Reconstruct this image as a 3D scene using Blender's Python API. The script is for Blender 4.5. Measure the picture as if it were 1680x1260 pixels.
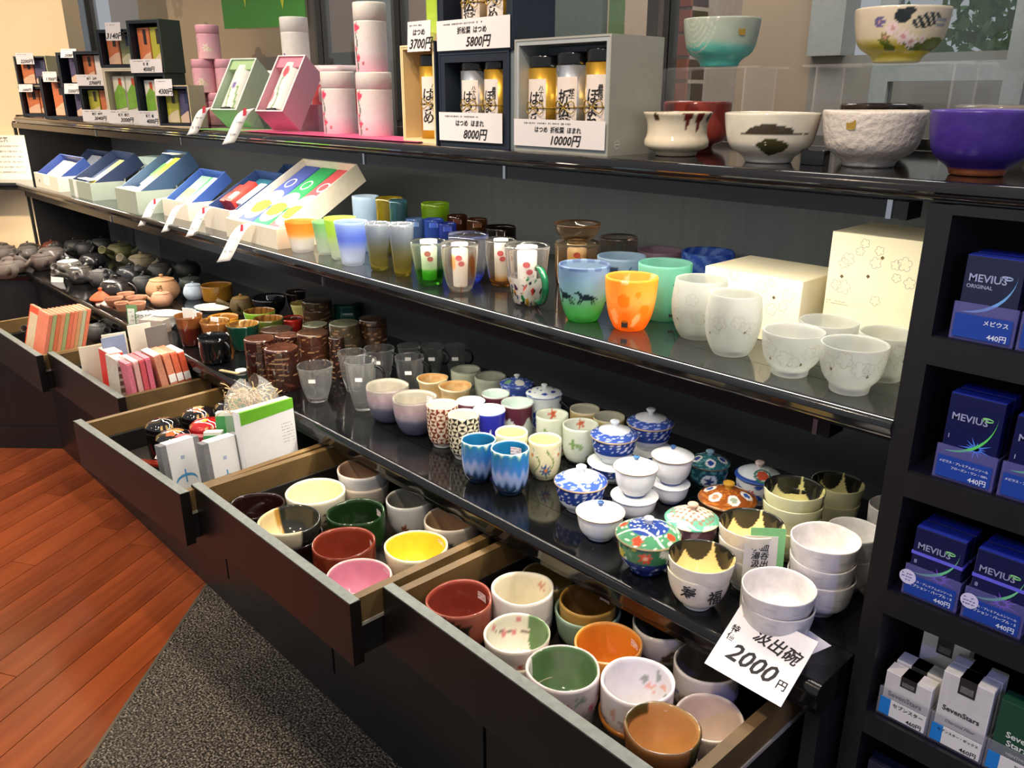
import bpy, math, random
import numpy as np
from mathutils import Matrix, Vector
PI = math.pi
SC = bpy.context.scene
COL = SC.collection
random.seed(7); RNG = np.random.default_rng(7)
for o in list(bpy.data.objects): bpy.data.objects.remove(o)

# ------------------------------------------------------------------ camera
CAM_H = 1.48
_p, _a = math.radians(19.4), math.radians(43.4)
_fh = Vector((-math.cos(_a), math.sin(_a), 0)); _R = Vector((math.sin(_a), math.cos(_a), 0))
_F = _fh*math.cos(_p)+Vector((0, 0, -math.sin(_p))); _U = _R.cross(_F)
cd = bpy.data.cameras.new('camera'); cd.sensor_fit = 'HORIZONTAL'; cd.sensor_width = 36; cd.lens = 1352/1680*36
cd.clip_start = .02; cd.clip_end = 60
cam = bpy.data.objects.new('camera', cd); COL.objects.link(cam)
cam.matrix_world = Matrix(((_R.x, _U.x, -_F.x, 0), (_R.y, _U.y, -_F.y, 0), (_R.z, _U.z, -_F.z, CAM_H), (0, 0, 0, 1)))
SC.camera = cam

# ------------------------------------------------------------------ light
w = bpy.data.worlds.new('world'); SC.world = w; w.use_nodes = True
bg = w.node_tree.nodes['Background']; bg.inputs[0].default_value = (.83, .86, .92, 1); bg.inputs[1].default_value = .30
SC.view_settings.view_transform = 'Standard'; SC.view_settings.look = 'None'
SC.view_settings.gamma = 1; SC.view_settings.use_curve_mapping = False
SC.view_settings.exposure = 0.6
def lamp(name, kind, loc, power, col, target=None, size=.05, **kw):
    l = bpy.data.lights.new(name, kind); l.energy = power; l.color = col
    if kind == 'SPOT': l.spot_size = kw.get('cone', 1.2); l.spot_blend = kw.get('blend', .6); l.shadow_soft_size = size
    elif kind == 'AREA': l.shape = 'RECTANGLE'; l.size = size; l.size_y = kw.get('size_y', size)
    else: l.shadow_soft_size = size
    o = bpy.data.objects.new(name, l); COL.objects.link(o); o.location = loc
    if target: o.rotation_euler = (Vector(target)-Vector(loc)).to_track_quat('-Z', 'Y').to_euler()
    return o
WARM = (1, .80, .58); NEUT = (1, .92, .82)
# ceiling downlights along the aisle
for x, y, tx, ty, pw in [(-.35, .05, -.6, .85, 34), (-1.15, .0, -1.15, .85, 34), (-1.95, .0, -2.0, .85, 30), (-2.7, .0, -2.75, .9, 30), (-3.4, -.3, -3.7, .9, 42)]:
    lamp('ceiling_spot', 'SPOT', (x, y, 2.7), pw, WARM, (tx, ty, .8), .035, cone=1.25, blend=.5)
lamp('ceiling_spot', 'SPOT', (-3.0, -.9, 2.75), 95, WARM, (-4.1, 1.0, 1.75), .06, cone=.95, blend=.7)
lamp('ceiling_spot', 'SPOT', (-1.5, -.5, 2.6), 42, NEUT, (-1.75, 1.0, 1.5), .05, cone=.9, blend=.7)
lamp('ceiling_spot', 'SPOT', (-.2, -.5, 2.6), 26, NEUT, (-.7, 1.0, 1.5), .05, cone=.7, blend=.7)
lamp('exterior_fill', 'AREA', (-1.8, 2.4, 3.4), 60, (1, .96, .9), (-1.8, 2.6, 0), 3.5, size_y=.8)  # unseen area light added to brighten the view through the window
lamp('ceiling_spot', 'SPOT', (-3.2, -1.2, 2.8), 105, WARM, (-3.6, .2, .2), .06, cone=1.3, blend=.6)
lamp('ceiling_spot', 'SPOT', (-1.6, -1.2, 2.8), 22, WARM, (-1.7, .1, 0), .06, cone=1.0, blend=.6)
# unseen spots added to tint the tobacco cabinet blue and brighten it
lamp('tobacco_fill', 'SPOT', (.75, -.05, 1.75), 15, (.28, .28, 1), (-.12, .95, 1.0), .03, cone=.62, blend=.35)
lamp('tobacco_fill', 'SPOT', (.35, .1, 2.3), 5, (.9, .92, 1), (-.2, .93, .8), .03, cone=.3, blend=.3)

# ------------------------------------------------------------------ colour and materials
def s2l(c):
    c = np.asarray(c, float); return np.where(c <= .04045, c/12.92, ((c+.055)/1.055)**2.4)
def rgb(h): return np.array([int(h[i:i+2], 16)/255 for i in (1, 3, 5)])
def lin(h): return tuple(float(v) for v in s2l(rgb(h)))
_M = {}
def _nodes(m):
    m.use_nodes = True; nt = m.node_tree; return nt, nt.nodes, nt.links, nt.nodes['Principled BSDF']
def mat(h, rough=.45, noise=.10, scale=60, bump=0., metal=0., spec=.5, coat=0., stretch=None, emit=0.):
    k = (h, rough, noise, scale, bump, metal, spec, coat, stretch, emit)
    if k in _M: return _M[k]
    m = bpy.data.materials.new('mat_'+h[1:]); nt, N, K, b = _nodes(m)
    tc = N.new('ShaderNodeTexCoord'); mp = N.new('ShaderNodeMapping'); nz = N.new('ShaderNodeTexNoise')
    if stretch: mp.inputs['Scale'].default_value = stretch
    nz.inputs['Scale'].default_value = scale; nz.inputs['Detail'].default_value = 4
    mx = N.new('ShaderNodeMix'); mx.data_type = 'RGBA'
    c = np.array(lin(h)); mx.inputs['A'].default_value = (*np.clip(c*(1-noise*1.6), 0, 1), 1); mx.inputs['B'].default_value = (*np.clip(c*(1+noise*1.6), 0, 1), 1)
    K.new(tc.outputs['Object'], mp.inputs['Vector']); K.new(mp.outputs['Vector'], nz.inputs['Vector'])
    K.new(nz.outputs['Fac'], mx.inputs['Factor']); K.new(mx.outputs['Result'], b.inputs['Base Color'])
    b.inputs['Roughness'].default_value = rough; b.inputs['Metallic'].default_value = metal; b.inputs['Specular IOR Level'].default_value = spec
    b.inputs['Coat Weight'].default_value = coat; b.inputs['Coat Roughness'].default_value = .05
    if bump:
        bp = N.new('ShaderNodeBump'); bp.inputs['Strength'].default_value = bump; bp.inputs['Distance'].default_value = .002
        K.new(nz.outputs['Fac'], bp.inputs['Height']); K.new(bp.outputs['Normal'], b.inputs['Normal'])
    if emit: b.inputs['Emission Color'].default_value = (*c, 1); b.inputs['Emission Strength'].default_value = emit
    _M[k] = m; return m
def vc(rough=.12, bump=0., scale=45, noise=.08, coat=0., kind='glaze', metal=0.):
    """material whose colour comes from the painted colour attribute, mottled by noise"""
    k = ('vc', rough, bump, scale, noise, coat, kind, metal)
    if k in _M: return _M[k]
    m = bpy.data.materials.new(kind); nt, N, K, b = _nodes(m)
    at = N.new('ShaderNodeAttribute'); at.attribute_name = 'Col'
    tc = N.new('ShaderNodeTexCoord'); nz = N.new('ShaderNodeTexNoise'); nz.inputs['Scale'].default_value = scale; nz.inputs['Detail'].default_value = 5
    K.new(tc.outputs['Object'], nz.inputs['Vector'])
    mr = N.new('ShaderNodeMapRange'); mr.inputs['From Min'].default_value = .25; mr.inputs['From Max'].default_value = .75
    mr.inputs['To Min'].default_value = 1-noise; mr.inputs['To Max'].default_value = 1+noise
    K.new(nz.outputs['Fac'], mr.inputs['Value'])
    mx = N.new('ShaderNodeVectorMath'); mx.operation = 'SCALE'; K.new(at.outputs['Color'], mx.inputs[0]); K.new(mr.outputs['Result'], mx.inputs['Scale'])
    K.new(mx.outputs['Vector'], b.inputs['Base Color'])
    b.inputs['Roughness'].default_value = rough; b.inputs['Metallic'].default_value = metal; b.inputs['Coat Weight'].default_value = coat
    if bump:
        bp = N.new('ShaderNodeBump'); bp.inputs['Strength'].default_value = bump; bp.inputs['Distance'].default_value = .003
        K.new(nz.outputs['Fac'], bp.inputs['Height']); K.new(bp.outputs['Normal'], b.inputs['Normal'])
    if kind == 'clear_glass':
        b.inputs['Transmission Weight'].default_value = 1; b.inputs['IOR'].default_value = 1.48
        out = N['Material Output']; tr = N.new('ShaderNodeBsdfTranslucent'); c = N.new('ShaderNodeMixShader'); c.inputs[0].default_value = .06; K.new(mx.outputs['Vector'], tr.inputs['Color']); K.new(b.outputs[0], c.inputs[1]); K.new(tr.outputs[0], c.inputs[2]); K.new(c.outputs[0], out.inputs['Surface'])  # translucent share brightens the glass, standing in for reflected bright surroundings
    if kind == 'tinted_glass':
        b.inputs['Transmission Weight'].default_value = 1; b.inputs['IOR'].default_value = 1.45
        out = N['Material Output']; tr = N.new('ShaderNodeBsdfTranslucent'); df = N.new('ShaderNodeBsdfDiffuse'); K.new(mx.outputs['Vector'], tr.inputs['Color']); K.new(mx.outputs['Vector'], df.inputs['Color'])
        a = N.new('ShaderNodeMixShader'); a.inputs[0].default_value = .5; K.new(tr.outputs[0], a.inputs[1]); K.new(df.outputs[0], a.inputs[2])
        c = N.new('ShaderNodeMixShader'); c.inputs[0].default_value = .3; K.new(b.outputs[0], c.inputs[1]); K.new(a.outputs[0], c.inputs[2]); K.new(c.outputs[0], out.inputs['Surface'])
    if kind == 'frosted_glass':
        out = N['Material Output']; tr = N.new('ShaderNodeBsdfTranslucent'); tp = N.new('ShaderNodeBsdfTransparent')
        K.new(mx.outputs['Vector'], tr.inputs['Color']); K.new(mx.outputs['Vector'], tp.inputs['Color'])
        a = N.new('ShaderNodeMixShader'); a.inputs[0].default_value = .45; K.new(b.outputs[0], a.inputs[1]); K.new(tr.outputs[0], a.inputs[2])
        c = N.new('ShaderNodeMixShader'); c.inputs[0].default_value = .5; K.new(a.outputs[0], c.inputs[1]); K.new(tp.outputs[0], c.inputs[2])
        K.new(c.outputs[0], out.inputs['Surface'])
    _M[k] = m; return m
GLAZE = vc(.10); GLAZE_ROUGH = vc(.32, .25, 70, .14, kind='stoneware'); MATTE = vc(.6, .3, 90, .14, kind='unglazed_clay')
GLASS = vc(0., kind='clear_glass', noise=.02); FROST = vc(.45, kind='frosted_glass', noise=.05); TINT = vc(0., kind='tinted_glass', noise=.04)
LACQ = vc(.06, noise=.12, scale=30, coat=.5, kind='lacquer'); PRINT = vc(.5, noise=.04, kind='printed_paper')
def clear(h='#ffffff', rough=0., ior=1.45):
    k = ('clear', h, rough, ior)
    if k in _M: return _M[k]
    m = bpy.data.materials.new('clear_sheet'); nt, N, K, b = _nodes(m)
    nz = N.new('ShaderNodeTexNoise'); nz.inputs['Scale'].default_value = 3; mr = N.new('ShaderNodeMapRange'); mr.inputs['To Min'].default_value = rough; mr.inputs['To Max'].default_value = rough+.015
    K.new(nz.outputs['Fac'], mr.inputs['Value']); K.new(mr.outputs['Result'], b.inputs['Roughness'])
    b.inputs['Base Color'].default_value = (*lin(h), 1); b.inputs['Transmission Weight'].default_value = 1; b.inputs['IOR'].default_value = ior
    _M[k] = m; return m
def film(h='#ffffff', amount=.75):
    """thin clear plastic: mostly see-through with a glossy surface"""
    k = ('film', h, amount)
    if k in _M: return _M[k]
    m = bpy.data.materials.new('clear_film'); nt, N, K, b = _nodes(m); tp = N.new('ShaderNodeBsdfTransparent'); mxs = N.new('ShaderNodeMixShader')
    nz = N.new('ShaderNodeTexNoise'); nz.inputs['Scale'].default_value = 25; bp = N.new('ShaderNodeBump'); bp.inputs['Strength'].default_value = .3
    K.new(nz.outputs['Fac'], bp.inputs['Height']); K.new(bp.outputs['Normal'], b.inputs['Normal'])
    b.inputs['Base Color'].default_value = (*lin(h), 1); b.inputs['Roughness'].default_value = .08; b.inputs['Specular IOR Level'].default_value = .8
    mxs.inputs[0].default_value = amount; K.new(b.outputs[0], mxs.inputs[1]); K.new(tp.outputs[0], mxs.inputs[2]); K.new(mxs.outputs[0], N['Material Output'].inputs['Surface'])
    _M[k] = m; return m
BLACK = mat('#151416', .13, .25, 40, spec=.6); BLACKM = mat('#1b1a1b', .34, .2, 50, stretch=(1, 1, .06))
WHITE = mat('#f4f2ee', .6, .03); INK = mat('#1d1a1c', .7, .05)

# ------------------------------------------------------------------ mesh helpers
def newobj(name, me, m, parent=None, loc=(0, 0, 0), rz=0.):
    o = bpy.data.objects.new(name, me)
    if m is not None and not me.materials: me.materials.append(m)
    COL.objects.link(o); o.location = loc; o.rotation_euler = (0, 0, rz)
    if parent: o.parent = parent
    return o
def tag(o, label=None, cat=None, group=None, kind=None):
    if label: o['label'] = label
    if cat: o['category'] = cat
    if group: o['group'] = group
    if kind: o['kind'] = kind
    return o
def thing(name, label, cat, loc=(0, 0, 0), rz=0., group=None):
    o = bpy.data.objects.new(name, None); COL.objects.link(o); o.location = loc; o.rotation_euler = (0, 0, rz); o.empty_display_size = .02
    return tag(o, label, cat, group)
class MB:
    def __init__(s): s.v = []; s.f = []; s.c = []; s.sm = []
    def add(s, v, f, col=None, smooth=False, T=None):
        n = len(s.v)
        for p in v: s.v.append(tuple(T @ Vector(p)) if T else tuple(p))
        for i, q in enumerate(f):
            s.f.append([n+j for j in q]); s.c.append(col[i] if isinstance(col, list) else col); s.sm.append(smooth)
        return s
    def box(s, x0, x1, y0, y1, z0, z1, col=None, T=None):
        v = [(x, y, z) for z in (z0, z1) for y in (y0, y1) for x in (x0, x1)]
        return s.add(v, [(0, 2, 3, 1), (4, 5, 7, 6), (0, 1, 5, 4), (2, 6, 7, 3), (0, 4, 6, 2), (1, 3, 7, 5)], col, T=T)
    def prism(s, poly, z0, z1, col=None, T=None):
        n = len(poly); v = [(x, y, z0) for x, y in poly]+[(x, y, z1) for x, y in poly]
        return s.add(v, [tuple(range(n))[::-1], tuple(range(n, 2*n))]+[(i, (i+1) % n, n+(i+1) % n, n+i) for i in range(n)], col, T=T)
    def quad(s, a, b, c, d, col=None, T=None): return s.add([a, b, c, d], [(0, 1, 2, 3)], col, T=T)
    def tube(s, pts, rad, seg=10, col=None, cap=True, T=None):
        pts = [Vector(p) for p in pts]; rs = rad if isinstance(rad, (list, tuple)) else [rad]*len(pts); v = []; f = []; up = Vector((.13, .21, 1)).normalized()
        for i, p in enumerate(pts):
            t = (pts[min(i+1, len(pts)-1)]-pts[max(i-1, 0)]).normalized(); a = t.cross(up)
            if a.length < 1e-3: a = t.cross(Vector((1, 0, 0)))
            a.normalize(); b = t.cross(a)
            for k in range(seg):
                q = 2*PI*k/seg; v.append(p+(a*math.cos(q)+b*math.sin(q))*rs[i])
        for i in range(len(pts)-1):
            for k in range(seg): f.append((i*seg+k, i*seg+(k+1) % seg, (i+1)*seg+(k+1) % seg, (i+1)*seg+k))
        if cap: f += [tuple(range(seg))[::-1], tuple(range((len(pts)-1)*seg, len(pts)*seg))]
        return s.add(v, f, col, True, T)
    def mesh(s, name, bevel=0):
        me = bpy.data.meshes.new(name); me.from_pydata(s.v, [], s.f)
        me.polygons.foreach_set('use_smooth', s.sm)
        if any(c is not None for c in s.c):
            ca = me.color_attributes.new('Col', 'FLOAT_COLOR', 'CORNER'); arr = []
            for q, c in zip(s.f, s.c):
                l = (*lin(c), 1) if c is not None else (.8, .8, .8, 1); arr += list(l)*len(q)
            ca.data.foreach_set('color', arr)
        me.update(); return me
    def obj(s, name, m, parent=None, loc=(0, 0, 0), rz=0., bevel=0.):
        o = newobj(name, s.mesh(name), m, parent, loc, rz)
        if bevel: md = o.modifiers.new('b', 'BEVEL'); md.width = bevel; md.segments = 2; md.limit_method = 'ANGLE'
        return o
def chaikin(p, n=2):
    p = [np.array(q, float) for q in p]
    for _ in range(n):
        q = [p[0]]
        for a, b in zip(p[:-1], p[1:]): q += [a*.75+b*.25, a*.25+b*.75]
        q.append(p[-1]); p = q
    return np.array(p)
def resample(p, n):
    d = np.r_[0, np.cumsum(np.linalg.norm(np.diff(p[:, :2], axis=0), axis=1))]; t = np.linspace(0, d[-1], n)
    return np.stack([np.interp(t, d, p[:, i]) for i in range(p.shape[1])], 1)
ASP = [1.]
def lathe(name, prof, seg=40, colfn=None, n=None, wob=0., sq=1., smooth=2, zR=(0, 1), phase=0., ngon=0):
    """prof rows (r, z, inside 0/1) in metres, bottom centre round to inner centre. colfn(th, zn, ins, x, y, r) -> sRGB"""
    p = chaikin(prof, smooth)
    if n: p = resample(p, n)
    m = len(p); th = np.linspace(0, 2*PI, seg, endpoint=False)+phase
    R = np.repeat(p[:, 0:1], seg, 1); Z = np.repeat(p[:, 1:2], seg, 1); T = np.repeat(th[None], m, 0)
    H = p[:, 1].max(); RM = p[:, 0].max()
    if wob:
        a, b, c = RNG.uniform(0, 6.28, 3); k = Z/H
        R = R*(1+wob*(np.sin(2*T+a)+.6*np.sin(3*T+b+2*k)+.5*np.sin(5*T+c)*k)); Z = Z*(1+wob*.8*np.sin(T*2+b)*k)
    if ngon:
        q = 2*PI/ngon; R = R*math.cos(q/2)/np.cos(((T-phase) % q)-q/2)
    X = R*np.cos(T); Y = R*np.sin(T)*sq
    v = np.stack([X, Y, Z], -1).reshape(-1, 3)
    i, k = np.meshgrid(np.arange(m-1), np.arange(seg), indexing='ij')
    a = i*seg+k; b = i*seg+(k+1) % seg; f = np.stack([a, b, b+seg, a+seg], -1).reshape(-1, 4)
    me = bpy.data.meshes.new(name); me.vertices.add(len(v)); me.vertices.foreach_set('co', v.ravel())
    me.loops.add(f.size); me.loops.foreach_set('vertex_index', f.ravel().astype(np.int32))
    me.polygons.add(len(f)); me.polygons.foreach_set('loop_start', np.arange(0, f.size, 4, dtype=np.int32))
    me.polygons.foreach_set('use_smooth', np.ones(len(f), bool)) if not ngon else None
    me.update(calc_edges=True); me.validate()
    if colfn is not None:
        ins = np.repeat(p[:, 2:3], seg, 1); ASP[0] = RM/H
        c = colfn(T % (2*PI), Z/H, ins, X/RM, Y/RM, R/RM).reshape(-1, 3)
        vc4 = np.concatenate([s2l(np.clip(c, 0, 1)), np.ones((len(c), 1))], 1).astype(np.float32)
        ca = me.color_attributes.new('Col', 'FLOAT_COLOR', 'POINT'); ca.data.foreach_set('color', vc4.ravel())
    return me
def cup_profile(outer, R, H, t, floor=None):
    """outer: (r, z) 0..1 from the bottom centre to the rim; returns closed-wall profile with inside flag"""
    o = [(r*R, z*H, 0) for r, z in outer]; fl = (floor if floor is not None else .07)*H
    rim = o[-1]; inn = [(rim[0]-t*.25, H+t*.35, .5)]
    pts = [q for q in o if q[1] > fl*1.3][::-1]
    inn += [(max(q[0]-t, .002), min(q[1], H-t*.2), 1) for q in pts]
    last = inn[-1][0]; inn += [(last*.82, fl+.002, 1), (last*.4, fl, 1), (.0005, fl, 1)]
    return o+inn
# ------------------------------------------------------------------ lettering
_TX = {}
def txtmesh(s, size, align='CENTER', shear=0., space=1., bold=.018):
    k = (s, size, align, shear, space, bold)
    if k not in _TX:
        c = bpy.data.curves.new('lettering', 'FONT'); c.body = s; c.size = size; c.align_x = align; c.align_y = 'CENTER'; c.shear = shear; c.space_line = space; c.resolution_u = 2; c.offset = size*bold
        o = bpy.data.objects.new('lettering', c); COL.objects.link(o); bpy.context.view_layer.update()
        me = bpy.data.meshes.new_from_object(o.evaluated_get(bpy.context.evaluated_depsgraph_get()))
        bpy.data.objects.remove(o); _TX[k] = me
    return _TX[k]
def text(s, size, parent, pos, m=INK, align='CENTER', shear=0., space=1., rot=(PI/2, 0, 0), bend=None, sx=1.):
    """flat print on a face: pos in the parent's space, default reading on a face that looks to -y"""
    me = txtmesh(s, size, align, shear, space).copy()
    if bend:
        for v in me.vertices:
            a = v.co.x/bend; y = v.co.y; v.co = (bend*math.sin(a), y, bend*(math.cos(a)-1))
    me.materials.clear()
    o = newobj('lettering', me, m, parent, pos); o.rotation_euler = rot; o.scale = (sx, 1, 1); return o
def marks(parent, pos, wid, hgt, n, m=INK, rot=(PI/2, 0, 0), seed=0):
    """small handwriting too fine to read: rows of short pen strokes"""
    r = random.Random(seed); b = MB()
    for i in range(n):
        y = hgt*(.5-(i+.5)/n); x = -wid/2
        while x < wid/2-.002:
            l = r.uniform(.0015, .005); hh = hgt/n*r.uniform(.25, .55)
            if r.random() < .8: b.quad((x, y-hh*.5, 0), (x+.0007, y-hh*.5, 0), (x+.0012, y+hh*.5, 0), (x+.0005, y+hh*.5, 0)); b.quad((x, y+r.uniform(-.3, .3)*hh, 0), (x+l*.7, y, 0), (x+l*.7, y+.0007, 0), (x, y+.0007, 0))
            x += l
    o = b.obj('handwriting', m, parent, pos); o.rotation_euler = rot; return o

# ------------------------------------------------------------------ the setting
def clip_poly(poly, a, b, c):
    out = []
    for i in range(len(poly)):
        p, q = poly[i], poly[(i+1) % len(poly)]; dp = a*p[0]+b*p[1]-c; dq = a*q[0]+b*q[1]-c
        if dp <= 0: out.append(p)
        if (dp < 0 < dq) or (dq < 0 < dp): t = dp/(dp-dq); out.append((p[0]+(q[0]-p[0])*t, p[1]+(q[1]-p[1])*t))
    return out
def wood(h, h2, rough, scale, stretch, coat=.2):
    m = bpy.data.materials.new('wood'); nt, N, K, b = _nodes(m)
    tc = N.new('ShaderNodeTexCoord'); mp = N.new('ShaderNodeMapping'); mp.inputs['Scale'].default_value = stretch
    nz = N.new('ShaderNodeTexNoise'); nz.inputs['Scale'].default_value = scale; nz.inputs['Detail'].default_value = 8; nz.inputs['Distortion'].default_value = .6
    oi = N.new('ShaderNodeObjectInfo'); ad = N.new('ShaderNodeMath'); ad.operation = 'MULTIPLY_ADD'; ad.inputs[1].default_value = .35
    cr = N.new('ShaderNodeValToRGB'); cr.color_ramp.elements[0].position = .38; cr.color_ramp.elements[1].position = .95
    cr.color_ramp.elements[0].color = (*lin(h2), 1); cr.color_ramp.elements[1].color = (*lin(h), 1)
    K.new(tc.outputs['Object'], mp.inputs['Vector']); K.new(mp.outputs['Vector'], nz.inputs['Vector']); K.new(oi.outputs['Random'], ad.inputs[0]); K.new(nz.outputs['Fac'], ad.inputs[2])
    K.new(ad.outputs[0], cr.inputs['Fac']); K.new(cr.outputs['Color'], b.inputs['Base Color'])
    b.inputs['Roughness'].default_value = rough; b.inputs['Coat Weight'].default_value = coat; b.inputs['Coat Roughness'].default_value = .12
    return m
M_PLANK = wood('#b25a30', '#78381d', .24, 14, (1, .12, 1), .35)
M_GRANITE = bpy.data.materials.new('granite'); nt, N, K, b = _nodes(M_GRANITE)
_tc = N.new('ShaderNodeTexCoord'); _n = N.new('ShaderNodeTexNoise'); _n.inputs['Scale'].default_value = 190; _n.inputs['Detail'].default_value = 5
_c = N.new('ShaderNodeValToRGB'); _c.color_ramp.elements[0].position = .40; _c.color_ramp.elements[0].color = (*lin('#141312'), 1); _c.color_ramp.elements[1].position = .68; _c.color_ramp.elements[1].color = (*lin('#b8ada0'), 1)
_e = _c.color_ramp.elements.new(.52); _e.color = (*lin('#57534e'), 1)
K.new(_tc.outputs['Object'], _n.inputs['Vector']); K.new(_n.outputs['Fac'], _c.inputs['Fac']); K.new(_c.outputs['Color'], b.inputs['Base Color']); b.inputs['Roughness'].default_value = .38
floor = MB().box(-7, 2.5, -3, 1.5, -.05, -.012).obj('floor', mat('#5c2413', .5)); tag(floor, kind='structure')
d = Vector((-.5, .866)); nrm = Vector((.866, .5))
for i in range(-46, 6):
    u0 = i*.1; s = -2.6-random.random()*.9
    while s < 4.6:
        l = random.uniform(.85, 1.25); g = .0012
        poly = [(nrm.x*u+d.x*t, nrm.y*u+d.y*t) for u, t in ((u0+g, s+g), (u0+.1-g, s+g), (u0+.1-g, s+l-g), (u0+g, s+l-g))]
        for c in ((.7071, .7071, -1.043), (0, 1, .87), (-1, 0, 5.2), (0, -1, .9)): poly = clip_poly(poly, *c) if len(poly) > 2 else []
        s += l
        if len(poly) > 2 and (max(p[0] for p in poly)-min(p[0] for p in poly)) > .01:
            cx, cy = sum(p[0] for p in poly)/len(poly), sum(p[1] for p in poly)/len(poly)
            a = math.atan2(d.x, d.y)*-1
            T = Matrix.Rotation(-a, 4, 'Z') @ Matrix.Translation((-cx, -cy, 0))
            MB().prism(poly, -.012, 0, T=T).obj('plank', M_PLANK, floor, (cx, cy, 0), a)
g = [(-7, 5.525), (.02, -1.495), (2.5, -1.495), (2.5, .87), (-2.345, .87)]
MB().prism([(-2.342, .87), (.03, -1.502), (2.5, -1.502), (2.5, .87)], -.012, .0005).obj('granite_slab', M_GRANITE, floor)
MB().prism([(-2.345, .87), (-2.333, .87), (.039, -1.502), (.027, -1.502)], -.012, .0015).obj('edge_strip', mat('#8d8578', .35, metal=.6), floor)
# cream wall that closes the alcove at 45 degrees
wl = MB().prism([(-5.6, -.438), (-4.157, 1.005), (-4.25, 1.098), (-5.7, -.338)], 0, 1.396).prism([(-5.6, -.438), (-3.958, 1.204), (-4.05, 1.296), (-5.7, -.338)], 1.3955, 2.7).obj('wall_left', mat('#f0d6ae', .75, .04, 8)); tag(wl, kind='structure')

def sweep(b, path, prof, col=None):
    """prof rows (inward offset, z); path runs along the front edge, inward = left of travel"""
    P = [Vector(p) for p in path]; rows = []
    for i, p in enumerate(P):
        t0 = (P[i]-P[i-1]).normalized() if i else None; t1 = (P[i+1]-P[i]).normalized() if i < len(P)-1 else None
        n0 = Vector((t0.y, -t0.x)) if t0 else None; n1 = Vector((t1.y, -t1.x)) if t1 else None
        n = n0 or n1
        if n0 and n1: m = (n0+n1).normalized(); n = m/m.dot(n0)
        rows.append([(p.x+n.x*o, p.y+n.y*o, z) for o, z in prof])
    k = len(prof); v = [q for r in rows for q in r]; f = []
    for i in range(len(rows)-1):
        for j in range(k): f.append((i*k+j, i*k+(j+1) % k, (i+1)*k+(j+1) % k, (i+1)*k+j))
    f += [tuple(range(k)), tuple(range((len(rows)-1)*k, len(rows)*k))[::-1]]
    b.add(v, f, col, False)
def nose(z, th, dep, r=.013):
    p = [(dep, z)]
    for i in range(25): a = PI/2*i/24; p.append((r-r*math.sin(a), z-r+r*math.cos(a)))
    for i in range(13): a = PI/2*i/12; p.append((.004+.006-.006*math.cos(a), z-th*.62-.006*math.sin(a)))
    p += [(.014, z-th*.7), (.014, z-th), (dep, z-th)]
    return p
def chrome(): return mat('#c9cbd0', .12, .04, metal=1.)

# ------------------------------------------------------------------ black display furniture
cab = thing('base_cabinet', 'long black lacquered base cabinet under the counter with pulled out drawers', 'cabinet', (0, 0, 0))
c = MB()
c.box(-4.05, -.35, 1.36, 1.385, 0, .745); c.box(-3.79, -.35, .87, 1.36, .57, .59)
for x in (-.352, -.976, -1.545, -2.125, -2.73, -3.31): c.box(x-.014, x+.006, .866, 1.36, 0, .745)
c.box(-3.79, -3.32, .866, .88, .0, .745)
c.prism([(-3.79, .866), (-4.5, .156), (-4.51, .176), (-3.79, .896)], 0, .745)
c.obj('carcass', BLACKM, cab)
MB().prism([(-.34, .853), (-.34, .868), (-3.797, .868), (-4.5, .165), (-4.5, .146), (-3.793, .853)], .0, .105).obj('plinth', BLACKM, cab)
for x0, x1 in ((-.974, -.35), (-1.543, -.982), (-2.13, -1.551), (-2.72, -2.138), (-3.32, -2.728), (-3.78, -3.328)):
    MB().box(x0, x1, .85, .866, .109, .606).obj('cabinet_door', BLACKM, cab, bevel=.002)
M_DRAW = wood('#8a6c3e', '#57452a', .5, 9, (.15, 1, 1), 0.); M_FRONT = mat('#130e0d', .38, .2, 40, spec=.5); M_WORN = mat('#7f8683', .5, .2, 80, bump=.2)
def drawer(x0, x1, yf, yaw):
    zt, zb = .735, .62; L_ = 1.33-yf if yf > .6 else .70; w = x1-x0
    b = MB(); b.box(.012, .028, .02, L_, zt-.05, zt-.005); b.box(w-.028, w-.012, .02, L_, zt-.05, zt-.005); b.box(.028, w-.028, L_-.018, L_, zt-.07, zt-.02); 
    o = b.obj('drawer', M_DRAW, cab, (x0, yf, 0), yaw)
    f = MB().box(0, w, 0, .02, zb, zt).obj('drawer_front', M_FRONT, o)
    MB().box(.001, w-.001, .001, .019, zt, zt+.0012).obj('worn_edge', M_WORN, o)
    MB().box(.0285, w-.0285, .0205, L_-.0185, zb+.002, zb+.011).obj('drawer_floor', mat('#241f19', .6, .2, 20), o)
    for s in (0, 1): MB().box(.0125+s*(w-.040), .0275+s*(w-.040), .0205, L_, zb+.003, zt-.056).obj('lower_side', mat('#191614', .5, .2), o); MB().box(.010+s*(w-.033), .023+s*(w-.033), .0205, L_, zt-.056, zt-.0502).obj('runner', mat('#a9a294', .4, .1), o)
    return o
for a in ((-.968, -.384, .63, -.012), (-1.537, -.962, .561, .006), (-2.068, -1.508, .498, .05), (-2.722, -2.154, .62, .02), (-3.27, -2.70, .567, .03)): drawer(*a)
worktop = MB(); pth = [(-.345, .843), (-3.79, .843), (-4.5, .133)]
sweep(worktop, pth, nose(.79, .05, .1, .014)); zt = .79
worktop.prism([(-.345, .942), (-.345, 1.38), (-4.155, 1.38), (-4.155, 1.0), (-4.6, .556), (-4.6, .174), (-3.832, .942)][::-1], .74, .79)
tag(worktop.obj('counter_top', mat('#101113', .1, .3, 25, spec=.55)), 'glossy black counter top with a rounded front edge above the drawers', 'counter')

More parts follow.
